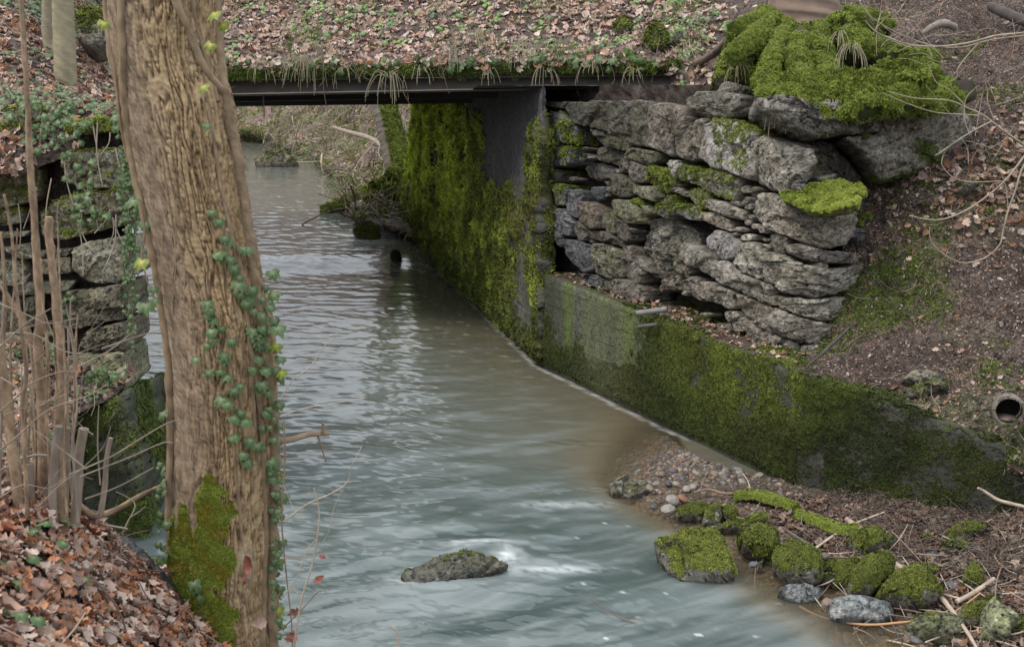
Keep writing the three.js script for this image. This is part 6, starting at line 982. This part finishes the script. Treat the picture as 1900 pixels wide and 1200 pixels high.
// embankment over the bridge
leafSet = bankTints; const bankMats = bankTints.flatMap((c) => [0.75, 1.0, 1.2].map((k) => { const m = M.deadLeaf.clone(); m.color.setRGB(c[0] * k, c[1] * k, c[2] * k); return m; }));
const bankVis = (p) => (-p.z < 15.5 ? 1 : 0.15);
const edgeFade = (p) => sstep(1.0, 0.2, p.x - 1.35);                // bare earth towards the right
litter(embankment, laid(bankGeo, 46000, (p) => bankVis(p) * (0.45 + 0.55 * clump(p, 1.3, -0.2)) * (0.18 + 0.82 * edgeFade(p)), 0.06, 0.125, -0.12, 0.02), 290, deadLeaves, bankMats);
const greenItems = (geo, n, acc, s0, s1) => {                       // low herbs in little rosettes
  const out = [], c = V(); for (const it of scatter(geo, n, acc)) { const big = rr(0.05, 0.16), k = Math.round(rr(3, 11)), tone = rr(0.7, 1.6); for (let i = 0; i < k; i++) { const a = rnd() * 6.283, q = Math.sqrt(rnd()) * big, t1 = V(1, 0, 0).addScaledVector(it.n, -it.n.x).normalize(), t2 = V().crossVectors(it.n, t1); out.push({ p: it.p.clone().addScaledVector(t1, Math.cos(a) * q).addScaledVector(t2, Math.sin(a) * q).addScaledVector(it.n, rr(0.01, 0.05)), n: it.n.clone().add(V(rr(-0.4, 0.4), rr(0.1, 0.5), rr(0, 0.6))).normalize(), s: rr(s0, s1), c: mul3([1.25, 1.5, 0.9], tone * rr(0.8, 1.2)) }); } }
  return out;
};
litter(embankment, greenItems(bankGeo, 3000, (p) => bankVis(p) * (0.25 + 0.75 * clump(p, 0.9, 0.02)) * edgeFade(p), 0.04, 0.08), 250, [ivyGeo2, ivyGeo], (() => [[1.2, 1.4, 0.9], [1.7, 1.9, 1.0], [0.9, 1.0, 0.95]].map((c) => { const m = M.ivyLeaf.clone(); m.color.setRGB(...c); return m; }))(), 'herb_leaf', 'herb_leaves', true);
rnd = makeRandom(211);
const grassItems = (geo, n, acc, s) => scatter(geo, n, acc).map((it) => ({ p: it.p, n: it.n.clone().add(V(rr(-0.3, 0.3), 0.3, 0.4)).normalize(), s: s * rr(0.6, 1.4), c: rnd() < 0.45 ? mul3([0.42, 0.36, 0.22], rr(0.8, 1.1)) : mul3([0.13, 0.19, 0.05], rr(0.7, 1.3)) }));
leafSet = leafTints;
instances('grass', grassTuft, M.grass, grassItems(bankGeo, 6000, (p) => (-p.z < 15 ? clump(p, 1.7, 0.12) * edgeFade(p) : 0), 0.16), embankment);
mossOn(embankment, bankGeo, 60000, 0.03, (p) => (-p.z < 13.5 ? clump(p, 1.5, 0.2) * (0.4 + 0.6 * bump(p.y, 2.85, 0.25)) : 0), () => mul3(mossyTint(-0.2), 0.8));
// right bank
instances('grass', grassTuft, M.grass, grassItems(rightGeo, 500, (p) => clump(p, 1.5, 0.15) * (p.y < 1.2 ? 1 : 0.3), 0.05), rightBank);
mossOn(rightBank, rightGeo, 130000, 0.018, (p) => (-p.z < 9 ? clump(p, 1.25, 0.17) * (0.75 * sstep(2.0, 0.9, p.y) + 0.25) : 0), () => mul3(mix3(C.mossDark, C.moss, rr(0, 0.9)), rr(0.6, 1.2)));
const heap = (p) => { const [u, v] = project(p); return bump(p.y, 2.02 - 0.1, 0.26) * sstep(2.35, 2.9, p.x) * sstep(-7.6, -6.6, p.z); };
litter(rightBank, laid(rightGeo, 60000, (p) => heap(p) * 0.5, 0.04, 0.085, 0.25, 0.03), 160, deadLeaves, [...leafMats, ...leafMatsDark, ...leafMatsDark]);
litter(rightBank, laid(rightGeo, 9000, (p) => (0.12 + 0.5 * clump(p, 1.5, 0.1)) * (-p.z < 12 ? 1 : 0.2), 0.02, 0.055, 0.1), 130, deadLeaves, leafMats);
litter(rightBank, laid(rightGeo, 60000, (p) => (-p.z < 10 ? 0.6 : 0), 0.006, 0.02, 0.1, 0.008), 0, deadLeaves, leafMats, 'leaf', 'leaf_crumbs');
// shore
litter(shore, laid(shoreGeo, 60000, (p) => (p.y > 0.05 && inView(p, 60) ? sstep(1.25, 1.75, p.x) * (0.25 + 0.75 * clump(p, 1.6, -0.1)) : 0), 0.018, 0.06, 0.5, 0.03), 290, deadLeaves, [...leafMats, ...leafMatsDark]);
mossOn(shore, shoreGeo, 60000, 0.014, (p) => (p.y > 0.07 && p.x > 1.4 ? clump(p, 2.6, 0.12) : 0), () => mul3(mossyTint(-0.3), 0.8));
// far bank
litter(farBank, laid(farGeo, 14000, (p) => (p.y - waterY(-p.z) > 0.3 ? 0.3 + 0.7 * clump(p, 0.4, -0.1) : 0), 0.1, 0.22, -0.15, 0.05), 0, deadLeaves, leafMats);
mossOn(farBank, farGeo, 60000, 0.09, (p) => clump(p, 0.5, 0.0) * sstep(3.4, 0.6, p.y - waterY(-p.z)), () => mul3(mossyTint(-0.1), 0.9));
instances('grass', grassTuft, M.grass, grassItems(farGeo, 1600, (p) => clump(p, 0.6, 0.05), 0.5), farBank);
// ledge and the top of the low wall
litter(masonry, (() => { const out = []; for (let i = 0; i < 420; i++) { const k = rnd(), D = lerp(9.2, 6.2, k), x = wallX(D) + rr(0.03, 0.34), y = lerp(0.885, 0.742, k) + 0.012; out.push({ p: V(x, y + rr(0, 0.015), -D), n: V(rr(-0.4, 0.4), 1, rr(-0.4, 0.4)).normalize(), s: rr(0.02, 0.055), tilt: rr(0, 0.5), c: leafTint(0.1) }); } return out; })(), 60, deadLeaves, leafMats);

// ------------------------------------------------------------------ sticks
const stickPale = (p) => mul3(mix3([0.50, 0.42, 0.33], [0.26, 0.19, 0.14], clamp(0.3 + 1.3 * fbm(p.x * 16, p.y * 16, p.z * 16), 0, 1)), 1);
const stickDark = (p) => mul3([0.07, 0.058, 0.055], 1 + 0.9 * fbm(p.x * 20, p.y * 20, p.z * 20));
const stickBrown = (p) => mul3(mix3([0.27, 0.19, 0.145], [0.15, 0.10, 0.08], clamp(0.4 + fbm(p.x * 16, p.y * 16, p.z * 16), 0, 1)), 1);
function stick(name, label, list, r, c = stickBrown, extra = [], cat = 'stick', part = 'limb') { for (const l of [list, ...extra.map((e) => e[0])]) for (let i = 0; i < l.length; i += 3) if (l[i + 2] < 12) l[i + 2] = Math.min(l[i + 2], groundD(l[i], l[i + 1]) - 0.075); const p = pxD(...list), t = thing(name, label, cat, p[0]); mesh(part, paint(tube(p, r, 8, p.length * 8, 0.2), c), M.twig, t); for (const [l, q] of extra) mesh('side_twig', paint(tube(pxD(...l), q, 5, l.length * 3), c), M.twig, t); return t; }
stick('stick', 'longest pale stick lying across the mossy rocks on the bar', [1572, 964, 5.35, 1600, 985, 5.25, 1640, 1026, 5.1, 1690, 1070, 4.98, 1735, 1098, 4.86, 1765, 1130, 4.76, 1795, 1172, 4.62, 1815, 1205, 4.52], [0.016, 0.014, 0.011, 0.006], stickPale, [[[1735, 1098, 4.86, 1760, 1105, 4.86, 1782, 1110, 4.85], [0.007, 0.005]], [[1650, 1034, 5.08, 1668, 1060, 5.05, 1700, 1070, 5.0], [0.005, 0.003]]]);
stick('stick', 'thin straight grey stick crossing the top end of the longest pale stick', [1515, 1016, 5.3, 1550, 992, 5.3, 1585, 972, 5.28, 1642, 950, 5.25], [0.006, 0.007, 0.004], stickPale);
stick('stick', 'dark tapering stick between the square boulder and the wall', [1452, 978, 5.6, 1490, 1004, 5.5, 1512, 1020, 5.42, 1536, 1036, 5.38], [0.006, 0.011, 0.014], (p) => mul3(stickDark(p), 1.6));
stick('stick', 'short white broken stick on the leaf drift by the corner boulder', [1776, 1116, 4.78, 1800, 1104, 4.82, 1846, 1074, 4.92], [0.012, 0.01], stickPale);
stick('twig', 'long orange twig floating along the edge of the wet rocks', [1484, 1125, 4.98, 1520, 1143, 4.9, 1570, 1155, 4.82, 1620, 1159, 4.78, 1680, 1154, 4.76, 1745, 1146, 4.75, 1780, 1130, 4.75, 1820, 1100, 4.8], [0.006, 0.006, 0.005, 0.003], (p) => mul3([0.46, 0.27, 0.14], 1 + 0.4 * fbm(p.x * 20, p.y * 20, p.z * 20)), [], 'twig');
stick('stick', 'dark sunken stick trailing in the shallow water', [1370, 1146, 4.92, 1420, 1156, 4.86, 1480, 1174, 4.78, 1540, 1192, 4.66, 1600, 1215, 4.5], [0.006, 0.009, 0.01], (p) => mul3([0.12, 0.095, 0.11], 1 + 0.5 * fbm(p.x * 20, p.y * 20, p.z * 20)), [[[1552, 1200, 4.66, 1553, 1180, 4.66, 1551, 1164, 4.66], [0.008, 0.004]], [[1450, 1200, 4.6, 1452, 1185, 4.6, 1454, 1172, 4.6], [0.004, 0.002]]]);
for (const [l, list] of [['mossy log along the foot of the low wall', [1365, 922, 6.0, 1400, 920, 5.95, 1440, 930, 5.9, 1475, 942, 5.85]], ['moss covered log beside the dark stick below the wing wall', [1480, 955, 5.7, 1520, 970, 5.62, 1560, 985, 5.55, 1588, 982, 5.5]]]) { const t = stick('log', l, list, [0.024, 0.034, 0.026], (p) => mix3(C.soilDark, C.mossDark, 0.5), [], 'log'); mossOn(t, t.children[0].geometry, 9000, 0.012, (p, n) => (n.y > -0.2 ? 1 : 0), () => mossyTint(0)); }
stick('stick', 'dark wet stick leaning against the corner of the stone wall', [1496, 682, 6.05, 1530, 652, 6.1, 1556, 628, 6.15, 1578, 606, 6.2], [0.006, 0.012, 0.006], stickDark);
stick('pole', 'short grey round pole lying across the ledge of the low wall', [1182, 581, 7.55, 1205, 578, 7.5, 1239, 573, 7.45], [0.022, 0.02], (p) => mul3([0.21, 0.2, 0.2], 1 + 0.6 * fbm(p.x * 20, p.y * 20, p.z * 20)), [], 'pole');
stick('pole', 'stub of dark timber set in the low wall below the grey pole', [1186, 606, 7.58, 1200, 604, 7.5, 1219, 602, 7.4], [0.014, 0.013], (p) => mul3([0.12, 0.11, 0.105], 1 + 0.6 * fbm(p.x * 20, p.y * 20, p.z * 20)), [], 'pole');
stick('stick', 'bare pale stick sticking out in front of the wing wall end', [1815, 905, 5.0, 1828, 912, 5.0, 1850, 926, 4.98, 1875, 934, 4.96, 1910, 942, 4.95], [0.006, 0.01, 0.009], stickPale);
stick('root', 'thin bare root curling over the gravel', [1288, 914, 6.2, 1315, 908, 6.18, 1345, 916, 6.1, 1372, 914, 6.05], [0.006, 0.009, 0.009], stickBrown, [[[1300, 908, 6.2, 1312, 880, 6.22, 1330, 878, 6.2, 1352, 895, 6.15, 1362, 910, 6.1], [0.004, 0.003]]], 'root');
stick('twig', 'thin upright twig rising from the wall foot above the mossy log', [1392, 905, 6.05, 1388, 892, 6.05, 1380, 880, 6.05, 1372, 874, 6.05], [0.005, 0.003], stickPale, [], 'twig');
stick('twig', 'fine bent twig at the bottom edge over the open water', [1095, 1110, 4.3, 1130, 1136, 4.3, 1180, 1156, 4.28, 1215, 1172, 4.25, 1250, 1190, 4.2, 1300, 1215, 4.1], [0.0022, 0.0035, 0.003], stickBrown, [[[1150, 1162, 4.3, 1190, 1166, 4.28, 1230, 1178, 4.25], [0.0018, 0.0014]], [[1205, 1166, 4.28, 1216, 1180, 4.27], [0.0016, 0.001]]], 'twig');
stick('branch', 'fallen pale branch on the far bank beside the mossy trunk', [618, 236, 33, 650, 246, 31.5, 690, 258, 30, 728, 288, 27], [0.05, 0.075, 0.06], (p) => mul3(stickPale(p), 0.65), [[[620, 238, 33, 612, 225, 33], [0.05, 0.03]]], 'branch');
stick('branch', 'curved dark branch resting on the far bank above the water', [642, 395, 26, 670, 388, 26, 690, 372, 26, 722, 345, 25.5], [0.04, 0.055, 0.06], stickBrown, [], 'branch');
stick('stick', 'upright dead stick standing at the far water edge', [600, 322, 36, 596, 305, 36, 597, 285, 36.5], [0.04, 0.03], stickPale);
stick('branch', 'grey dead branch lying on the slope among the bare twigs', [1712, 62, 8.0, 1735, 48, 8.0, 1755, 44, 8.0, 1775, 52, 8.0], [0.02, 0.032, 0.026], (p) => mul3([0.22, 0.19, 0.17], 1 + 0.6 * fbm(p.x * 16, p.y * 16, p.z * 16)), [], 'branch');
stick('branch', 'dark mossy log in the far upper corner of the slope', [1840, 12, 8.6, 1870, 26, 8.4, 1910, 42, 8.3], [0.04, 0.045], stickDark, [], 'branch');

// growth spilling over the bridge edge
{
  const t = thing('dry_grass', 'tufts of dry grass and ivy spilling over the mossy edge of the bridge', 'grass', at(700, 130, bridgeD(700))), blades = [], leaves = []; rnd = makeRandom(271);
  for (const [u, v, n, L] of [[560, 108, 24, 46], [575, 112, 14, 60], [722, 140, 20, 60], [840, 90, 16, 44], [965, 78, 22, 60], [880, 60, 12, 40], [1100, 120, 10, 36], [480, 120, 10, 40], [640, 124, 8, 36], [780, 128, 8, 30], [1010, 128, 12, 40], [1175, 130, 9, 36], [905, 132, 8, 30]]) for (let i = 0; i < n; i++) { const du = rr(-1, 1), l = L * rr(0.4, 1.15), D = bridgeD(u) - 0.12; blades.push(tube(px(D, u + du * 9, v + rr(-8, 6), u + du * l * 0.5, v - rr(-4, 10), u + du * l * 0.8, v + l * 0.4, u + du * l * 0.9, v + l * rr(0.7, 1)), [0.0035, 0.002], 3, 8)); }
  mesh('blades', paint(mergeGeometries(blades), () => mul3([0.46, 0.41, 0.28], rr(0.7, 1.1))), M.grass.clone(), t, 'stuff').material.vertexColors = true;
  for (let i = 0; i < 150; i++) { const u = rr(430, 1235), k = rnd() < 0.6, D = bridgeD(u) - rr(0.06, 0.12), m = new THREE.Mesh(k ? pick(deadLeaves) : pick([ivyGeo, ivyGeo2]), k ? pick(leafMats) : M.ivyLeaf); m.name = k ? 'fallen_leaf' : 'leaf'; pose(m, { p: at(u, lerp(116, 108, (u - 430) / 800) + rr(-6, 26) * rnd(), D), n: V(rr(-0.5, 0.5), rr(0.1, 0.9), 1).normalize(), s: rr(0.05, 0.11), tilt: rr(0, 0.6) }); m.position.sub(t.position); m.castShadow = true; t.add(m); }
  for (let i = 0; i < 14; i++) { const u = rr(440, 1230), v = rr(120, 140), L = rr(20, 70), D = bridgeD(u) - 0.1; mesh('root', paint(tube(px(D, u, v, u + rr(-8, 8), v + L * 0.5, u + rr(-16, 16), v + L), [0.004, 0.002], 4), stickBrown), M.twig, t); }
}
// bare shrub reaching in from the right
{
  const t = thing('bare_shrub', 'leafless pale twigs of a shrub arching in over the bank from the right edge', 'shrub', at(1950, 300, 6.0)); rnd = makeRandom(231);
  const b = (D, list, r0, r1, c = (p) => mul3(stickPale(p), 0.8)) => mesh('branch', paint(tube(px(D, ...list), [r0 * 0.72, r1 * 0.8], 6, list.length * 4, 0.3), c), M.twig, t);
  b(6.0, [1960, 52, 1900, 61, 1850, 66, 1795, 80, 1740, 86, 1690, 83, 1655, 72, 1625, 58, 1606, 38], 0.011, 0.0035); b(6.05, [1960, 60, 1900, 66, 1840, 74, 1780, 88, 1722, 82, 1660, 58, 1622, 35], 0.008, 0.003); b(6.0, [1818, 78, 1792, 108, 1778, 128, 1776, 144, 1762, 151], 0.006, 0.0025);
  b(5.95, [1990, 330, 1940, 296, 1900, 268, 1860, 240, 1822, 212, 1796, 200, 1760, 186, 1700, 182, 1650, 170], 0.013, 0.003); b(5.95, [1822, 214, 1780, 212, 1735, 208, 1690, 194, 1638, 172], 0.006, 0.0025); b(5.92, [1846, 224, 1834, 190, 1833, 168, 1829, 152], 0.005, 0.0025); b(5.9, [1842, 224, 1794, 250, 1738, 288], 0.006, 0.0035); b(5.95, [1796, 200, 1764, 168, 1738, 152, 1724, 120], 0.005, 0.002); b(5.9, [1800, 250, 1790, 215, 1795, 180, 1818, 158], 0.004, 0.002);
  b(5.8, [1960, 220, 1920, 262, 1900, 292, 1870, 330, 1840, 358, 1790, 392, 1740, 408, 1688, 400], 0.01, 0.004); b(5.75, [1950, 250, 1902, 305, 1886, 350, 1872, 390, 1863, 425, 1855, 455, 1825, 480, 1785, 487, 1750, 470, 1728, 445, 1726, 420], 0.008, 0.003); b(5.8, [1860, 336, 1800, 337, 1768, 328, 1749, 306, 1751, 288], 0.005, 0.0025); b(5.8, [1810, 380, 1812, 395, 1835, 405], 0.004, 0.002); b(5.75, [1872, 390, 1868, 350, 1858, 320, 1850, 306], 0.004, 0.002);
  for (let i = 0; i < 70; i++) { const u = rr(1620, 1900), v = u > 1760 ? rr(20, 330) : rr(20, 110), L = rr(25, 90), a = rr(-2.6, 0.4); b(rr(5.9, 6.3), [u, v, u + Math.cos(a) * L * 0.5 + rr(-6, 6), v + Math.sin(a) * L * 0.5 + rr(-6, 6), u + Math.cos(a) * L, v + Math.sin(a) * L], rr(0.0018, 0.0032), 0.0014, rnd() < 0.7 ? stickPale : stickBrown); }
}
// thin twig growing up in front of the water beside the trunk
{
  const t = thing('overhanging_twig', 'thin bare sapling twigs with withered leaves before the water beside the trunk', 'twig', at(545, 1220, 2.7));
  const b = (D, list, r0, r1, c = stickPale) => mesh('twig', paint(tube(px(D, ...list), [r0, r1], 5, list.length * 4, 0.1), c), M.twig, t);
  b(2.6, [540, 1260, 548, 1180, 560, 1110, 578, 1050, 588, 1000, 592, 950, 582, 905], 0.0034, 0.0016); b(2.65, [520, 1110, 546, 1080, 570, 1020, 588, 1000], 0.0016, 0.0012); b(2.7, [525, 968, 570, 935, 615, 915, 644, 894, 652, 866, 672, 826], 0.0022, 0.001, stickPale); b(2.9, [522, 738, 540, 708, 575, 680, 600, 645, 618, 626], 0.0022, 0.001); b(2.9, [520, 772, 570, 756, 620, 748, 680, 738], 0.0018, 0.0008); b(2.7, [525, 1165, 560, 1130, 590, 1098, 606, 1098], 0.0022, 0.0012, stickBrown); b(2.6, [555, 1105, 548, 1095, 540, 1080], 0.0016, 0.001); b(2.7, [524, 1036, 560, 1036, 600, 1030, 610, 1028], 0.0014, 0.0008, stickBrown); b(2.65, [526, 900, 540, 935, 556, 968], 0.0012, 0.0007); b(2.5, [722, 1160, 737, 1175, 738, 1220], 0.002, 0.0024); b(2.6, [596, 1010, 610, 985, 620, 940, 640, 900], 0.0012, 0.0006);
  rnd = makeRandom(241);
  for (const [u, v, s, c] of [[591, 1075, 0.035, [0.30, 0.12, 0.08]], [545, 1135, 0.04, [0.33, 0.16, 0.11]], [600, 1032, 0.025, [0.3, 0.1, 0.09]], [462, 1045, 0.06, [0.34, 0.13, 0.09]], [480, 1155, 0.05, [0.45, 0.3, 0.24]], [540, 1180, 0.05, [0.4, 0.2, 0.15]], [452, 1078, 0.03, [0.3, 0.12, 0.09]]]) { const m = new THREE.Mesh(pick(deadLeaves), M.deadLeaf.clone()); m.material.color.setRGB(...c); m.name = 'withered_leaf'; pose(m, { p: at(u, v, 2.62), n: V(rr(-0.6, 0.6), 0.2, 1).normalize(), s, tilt: 0.4 }); m.position.sub(t.position); m.castShadow = true; t.add(m); }
}
// ivy strands hanging beside the pier
{
  const t = thing('hanging_ivy', 'thin strands of small leaved ivy hanging over the edge of the pier', 'ivy', at(242, 330, 5.55)); rnd = makeRandom(251);
  for (let k = 0; k < 9; k++) { const u = rr(226, 246), v0 = rr(240, 330), L = rr(120, 330); const pts = []; for (let i = 0; i <= 6; i++) pts.push(at(u + rr(-4, 4) + i * rr(0, 2.5), v0 + (L * i) / 6, 5.5)); mesh('strand', paint(tube(pts, [0.003, 0.0018], 4, 30), stickBrown), M.twig, t); const its = []; for (let i = 0; i < 26; i++) { const p = cromV(pts, rnd()); its.push({ p: p.add(V(rr(-0.03, 0.03), rr(-0.02, 0.02), rr(0, 0.03))), n: V(rr(-0.6, 0.6), rr(0, 0.6), 1).normalize(), s: rr(0.02, 0.04) }); } for (const it of its) { const m = new THREE.Mesh(pick([ivyGeo, ivyGeo2]), M.ivyLeaf); m.name = 'leaf'; pose(m, it); m.position.sub(t.position); m.castShadow = true; t.add(m); } }
}
// brushwood washed up on the bar, twig by twig
{
  const t = thing('brushwood', 'tangle of thin bare twigs and brush washed up among the mossy rocks on the bar', 'brushwood', at(1750, 1060, groundD(1750, 1060))); rnd = makeRandom(281);
  for (let i = 0; i < 150; i++) { let u = lerp(1330, 1920, Math.pow(rnd(), 0.7)), v = lerp(940, 1200, rnd()); if (v > 955 + (u - 1330) * 0.9) v = 955 + rnd() * (u - 1330) * 0.5; const a = rr(-0.5, 0.9) + (rnd() < 0.3 ? 1.2 : 0), L = rr(30, 150), D0 = groundD(u, v); if (D0 > 9) continue; const pts = [], b = rr(-0.5, 0.5); for (let k = 0; k <= 3; k++) { const x = u + Math.cos(a + b * k * 0.3) * L * k / 3, y = v + Math.sin(a + b * k * 0.3) * L * k / 3; pts.push(at(x, y, Math.min(groundD(x, y), D0 + 0.4) - 0.02 - rr(0, 0.07))); } const r = rr(0.0016, 0.0048); mesh('twig', paint(tube(pts, [r, r * 0.8, r * 0.4], 5, 12, 0.2), rnd() < 0.45 ? stickPale : rnd() < 0.6 ? stickBrown : (p) => mul3(stickDark(p), 1.4)), M.twig, t); }
}
{
  const t = thing('ivy_patch', 'ivy leaves and stems creeping down the face of the stone pier', 'ivy', at(140, 300, 5.55)); rnd = makeRandom(291);
  for (const [cu, cv, ru, rv, n] of [[110, 250, 40, 40, 44], [150, 330, 30, 40, 30], [165, 405, 40, 30, 34], [130, 210, 60, 25, 40], [60, 240, 30, 40, 26], [120, 560, 14, 30, 10], [190, 700, 30, 24, 34], [225, 240, 14, 40, 24], [95, 640, 20, 40, 14], [30, 200, 40, 30, 20]]) for (let i = 0; i < n * 0.6; i++) { const a = rnd() * 6.283, q = Math.sqrt(rnd()), u = cu + Math.cos(a) * q * ru, v = cv + Math.sin(a) * q * rv, m = new THREE.Mesh(pick([ivyGeo, ivyGeo2]), M.ivyLeaf); m.name = 'leaf'; m.castShadow = m.receiveShadow = true; pose(m, { p: at(u, v, 5.48 + (240 - u) * 0.0011 - rr(0, 0.05)), n: V(rr(-0.5, 0.5), rr(0.1, 0.8), 1).normalize(), s: rr(0.03, 0.06) }); m.position.sub(t.position); t.add(m); }
  for (let i = 0; i < 16; i++) { const u = rr(20, 220), v = rr(190, 420), D = 5.5 + (240 - u) * 0.0011, L = rr(40, 130), k = rr(-30, 30); mesh('stem', paint(tube(px(D, u, v, u + k * 0.4 + rr(-8, 8), v + L * 0.5, u + k, v + L), [0.004, 0.0025], 4), stickPale), M.twig, t); }
}
// fine twigs: tangles on the bar, the far bank and the slopes
rnd = makeRandom(261);
const twigGeo = (k) => tube([V(-0.5, 0, 0), V(-0.2, 0.05 * k, 0.04), V(0.15, -0.03, -0.05 * k), V(0.5, 0.06, 0.02)], [0.011, 0.006], 4, 8);
const twigGeos = [twigGeo(1), twigGeo(-1), twigGeo(1.8)]; const twigMat = std({ roughness: 0.85 });
const twigItems = (geo, n, acc, s0, s1, tone = 1, lift = 0.05) => scatter(geo, n, acc).map((it) => ({ p: it.p.addScaledVector(it.n, rr(0.0, lift)), n: it.n.clone().add(V(rr(-0.4, 0.4), rr(-0.2, 0.3), rr(-0.4, 0.4))).normalize(), s: V(rr(s0, s1), rr(s0, s1) * 0.8, rr(s0, s1) * 0.9), tilt: rr(0, 0.35), c: mul3(pick([[0.42, 0.34, 0.27], [0.27, 0.2, 0.155], [0.16, 0.12, 0.1], [0.10, 0.08, 0.07]]), rr(0.7, 1.2) * tone) }));
const twigsOn = (name, parent, ...a) => { const its = twigItems(...a); twigGeos.forEach((g, i) => instances(name, g, twigMat, its.filter((_, k) => k % 3 === i), parent)); };
twigsOn('twig_tangle', shore, shoreGeo, 16000, (p) => (p.y > 0.05 && inView(p, 60) ? sstep(1.3, 1.7, p.x) * clump(p, 1.8, -0.02) : 0), 0.05, 0.34, 0.5, 0.05);
twigsOn('twig_tangle', farBank, farGeo, 5000, (p) => (p.y - waterY(-p.z) < 2.6 && -p.z < 60 ? 1 : 0), 0.6, 2.6, 1.1, 0.25);
twigsOn('fine_twigs', embankment, bankGeo, 3000, (p) => bankVis(p), 0.1, 0.5, 1.15, 0.04); twigsOn('fine_twigs', rightBank, rightGeo, 6000, (p) => (-p.z < 10 ? 1 : 0), 0.03, 0.26, 0.85, 0.02);
{ const g = new THREE.IcosahedronGeometry(0.5, 1), P = g.attributes.position; for (let i = 0; i < P.count; i++) { const f = 1 + 0.9 * noise3(P.getX(i) * 2.3, P.getY(i) * 2.3, P.getZ(i) * 2.3); P.setXYZ(i, P.getX(i) * f, P.getY(i) * f * 0.7, P.getZ(i) * f); } g.deleteAttribute('uv'); g.computeVertexNormals(); instances('clods', g, std({ roughness: 1 }), scatter(rightGeo, 26000, (p) => (-p.z < 10 ? 0.4 + 0.6 * clump(p, 2.5, 0) : 0)).map((it) => ({ ...it, s: rr(0.006, 0.022) * (rnd() < 0.05 ? 2 : 1), tilt: rr(0, 1), c: mul3(pick([[0.10, 0.075, 0.062], [0.07, 0.05, 0.042], [0.16, 0.13, 0.11], [0.22, 0.19, 0.16]]), rr(0.7, 1.2)) })), rightBank); } twigsOn('fine_twigs', upperBank, upperGeo, 500, null, 0.1, 0.5, 1.15, 0.06); twigsOn('fine_twigs', leftBank, leftGeo, 260, (p) => (inView(p, 50) ? 1 : 0), 0.08, 0.4, 0.8, 0.04); twigsOn('fine_twigs', shelf, shelfGeo, 200, null, 0.1, 0.35, 1, 0.05);
// stones and clods lying on the slopes
{
  const Sg = (c, n) => planeS(c, n);
  for (const [label, poly, D, o] of [['mossy stone on the leafy bank above the bridge end', [[1140, 45], [1155, 36], [1170, 42], [1172, 58], [1158, 63], [1142, 58]], 11.0, { moss: 1500, ms: 0.03 }], ['flat greenish stone sunk in the bank right of the mossy stone', [[1196, 75], [1206, 52], [1222, 48], [1236, 60], [1240, 82], [1222, 94], [1205, 90]], 10.6, { moss: 1500, ms: 0.03 }], ['pale bare stone at the edge of the leafy bank over the bridge end', [[1246, 82], [1250, 66], [1266, 62], [1268, 74], [1256, 84]], 10.3, { c: { green: 0.3, pale: 0.3, bright: 1 } }], ['dark flat stone jutting from the mud above the wing wall', [[1685, 722], [1705, 715], [1735, 708], [1756, 718], [1752, 726], [1728, 728], [1705, 738], [1690, 735]], 5.72, { moss: 700, round: 4 }], ['low mossy stone beside the dark flat stone above the wing wall', [[1678, 705], [1692, 690], [1722, 690], [1750, 702], [1740, 712], [1705, 712]], 5.8, { bulge: 0.03 }], ['greenish stone slab standing in the leaf heap on the slope', [[1776, 358], [1790, 342], [1812, 338], [1810, 348], [1792, 360]], 6.65, { moss: 200 }], ['mossy boulder on the ivy slope beside the small trees', [[142, 35], [160, 22], [190, 24], [200, 42], [180, 48], [150, 46]], 8.4, { moss: 1800, ms: 0.03, lite: 0.4 }], ['grey stone under the mossy boulder on the ivy slope', [[140, 50], [165, 46], [198, 50], [196, 78], [170, 88], [145, 74]], 8.3, { moss: 700, up: 0.6, ms: 0.03 }]]) rock('rock', label, poly, D, { n: V(0, 0.6, 0.8), bulge: 0.05, ...o });
}
renderer.render(scene, camera);
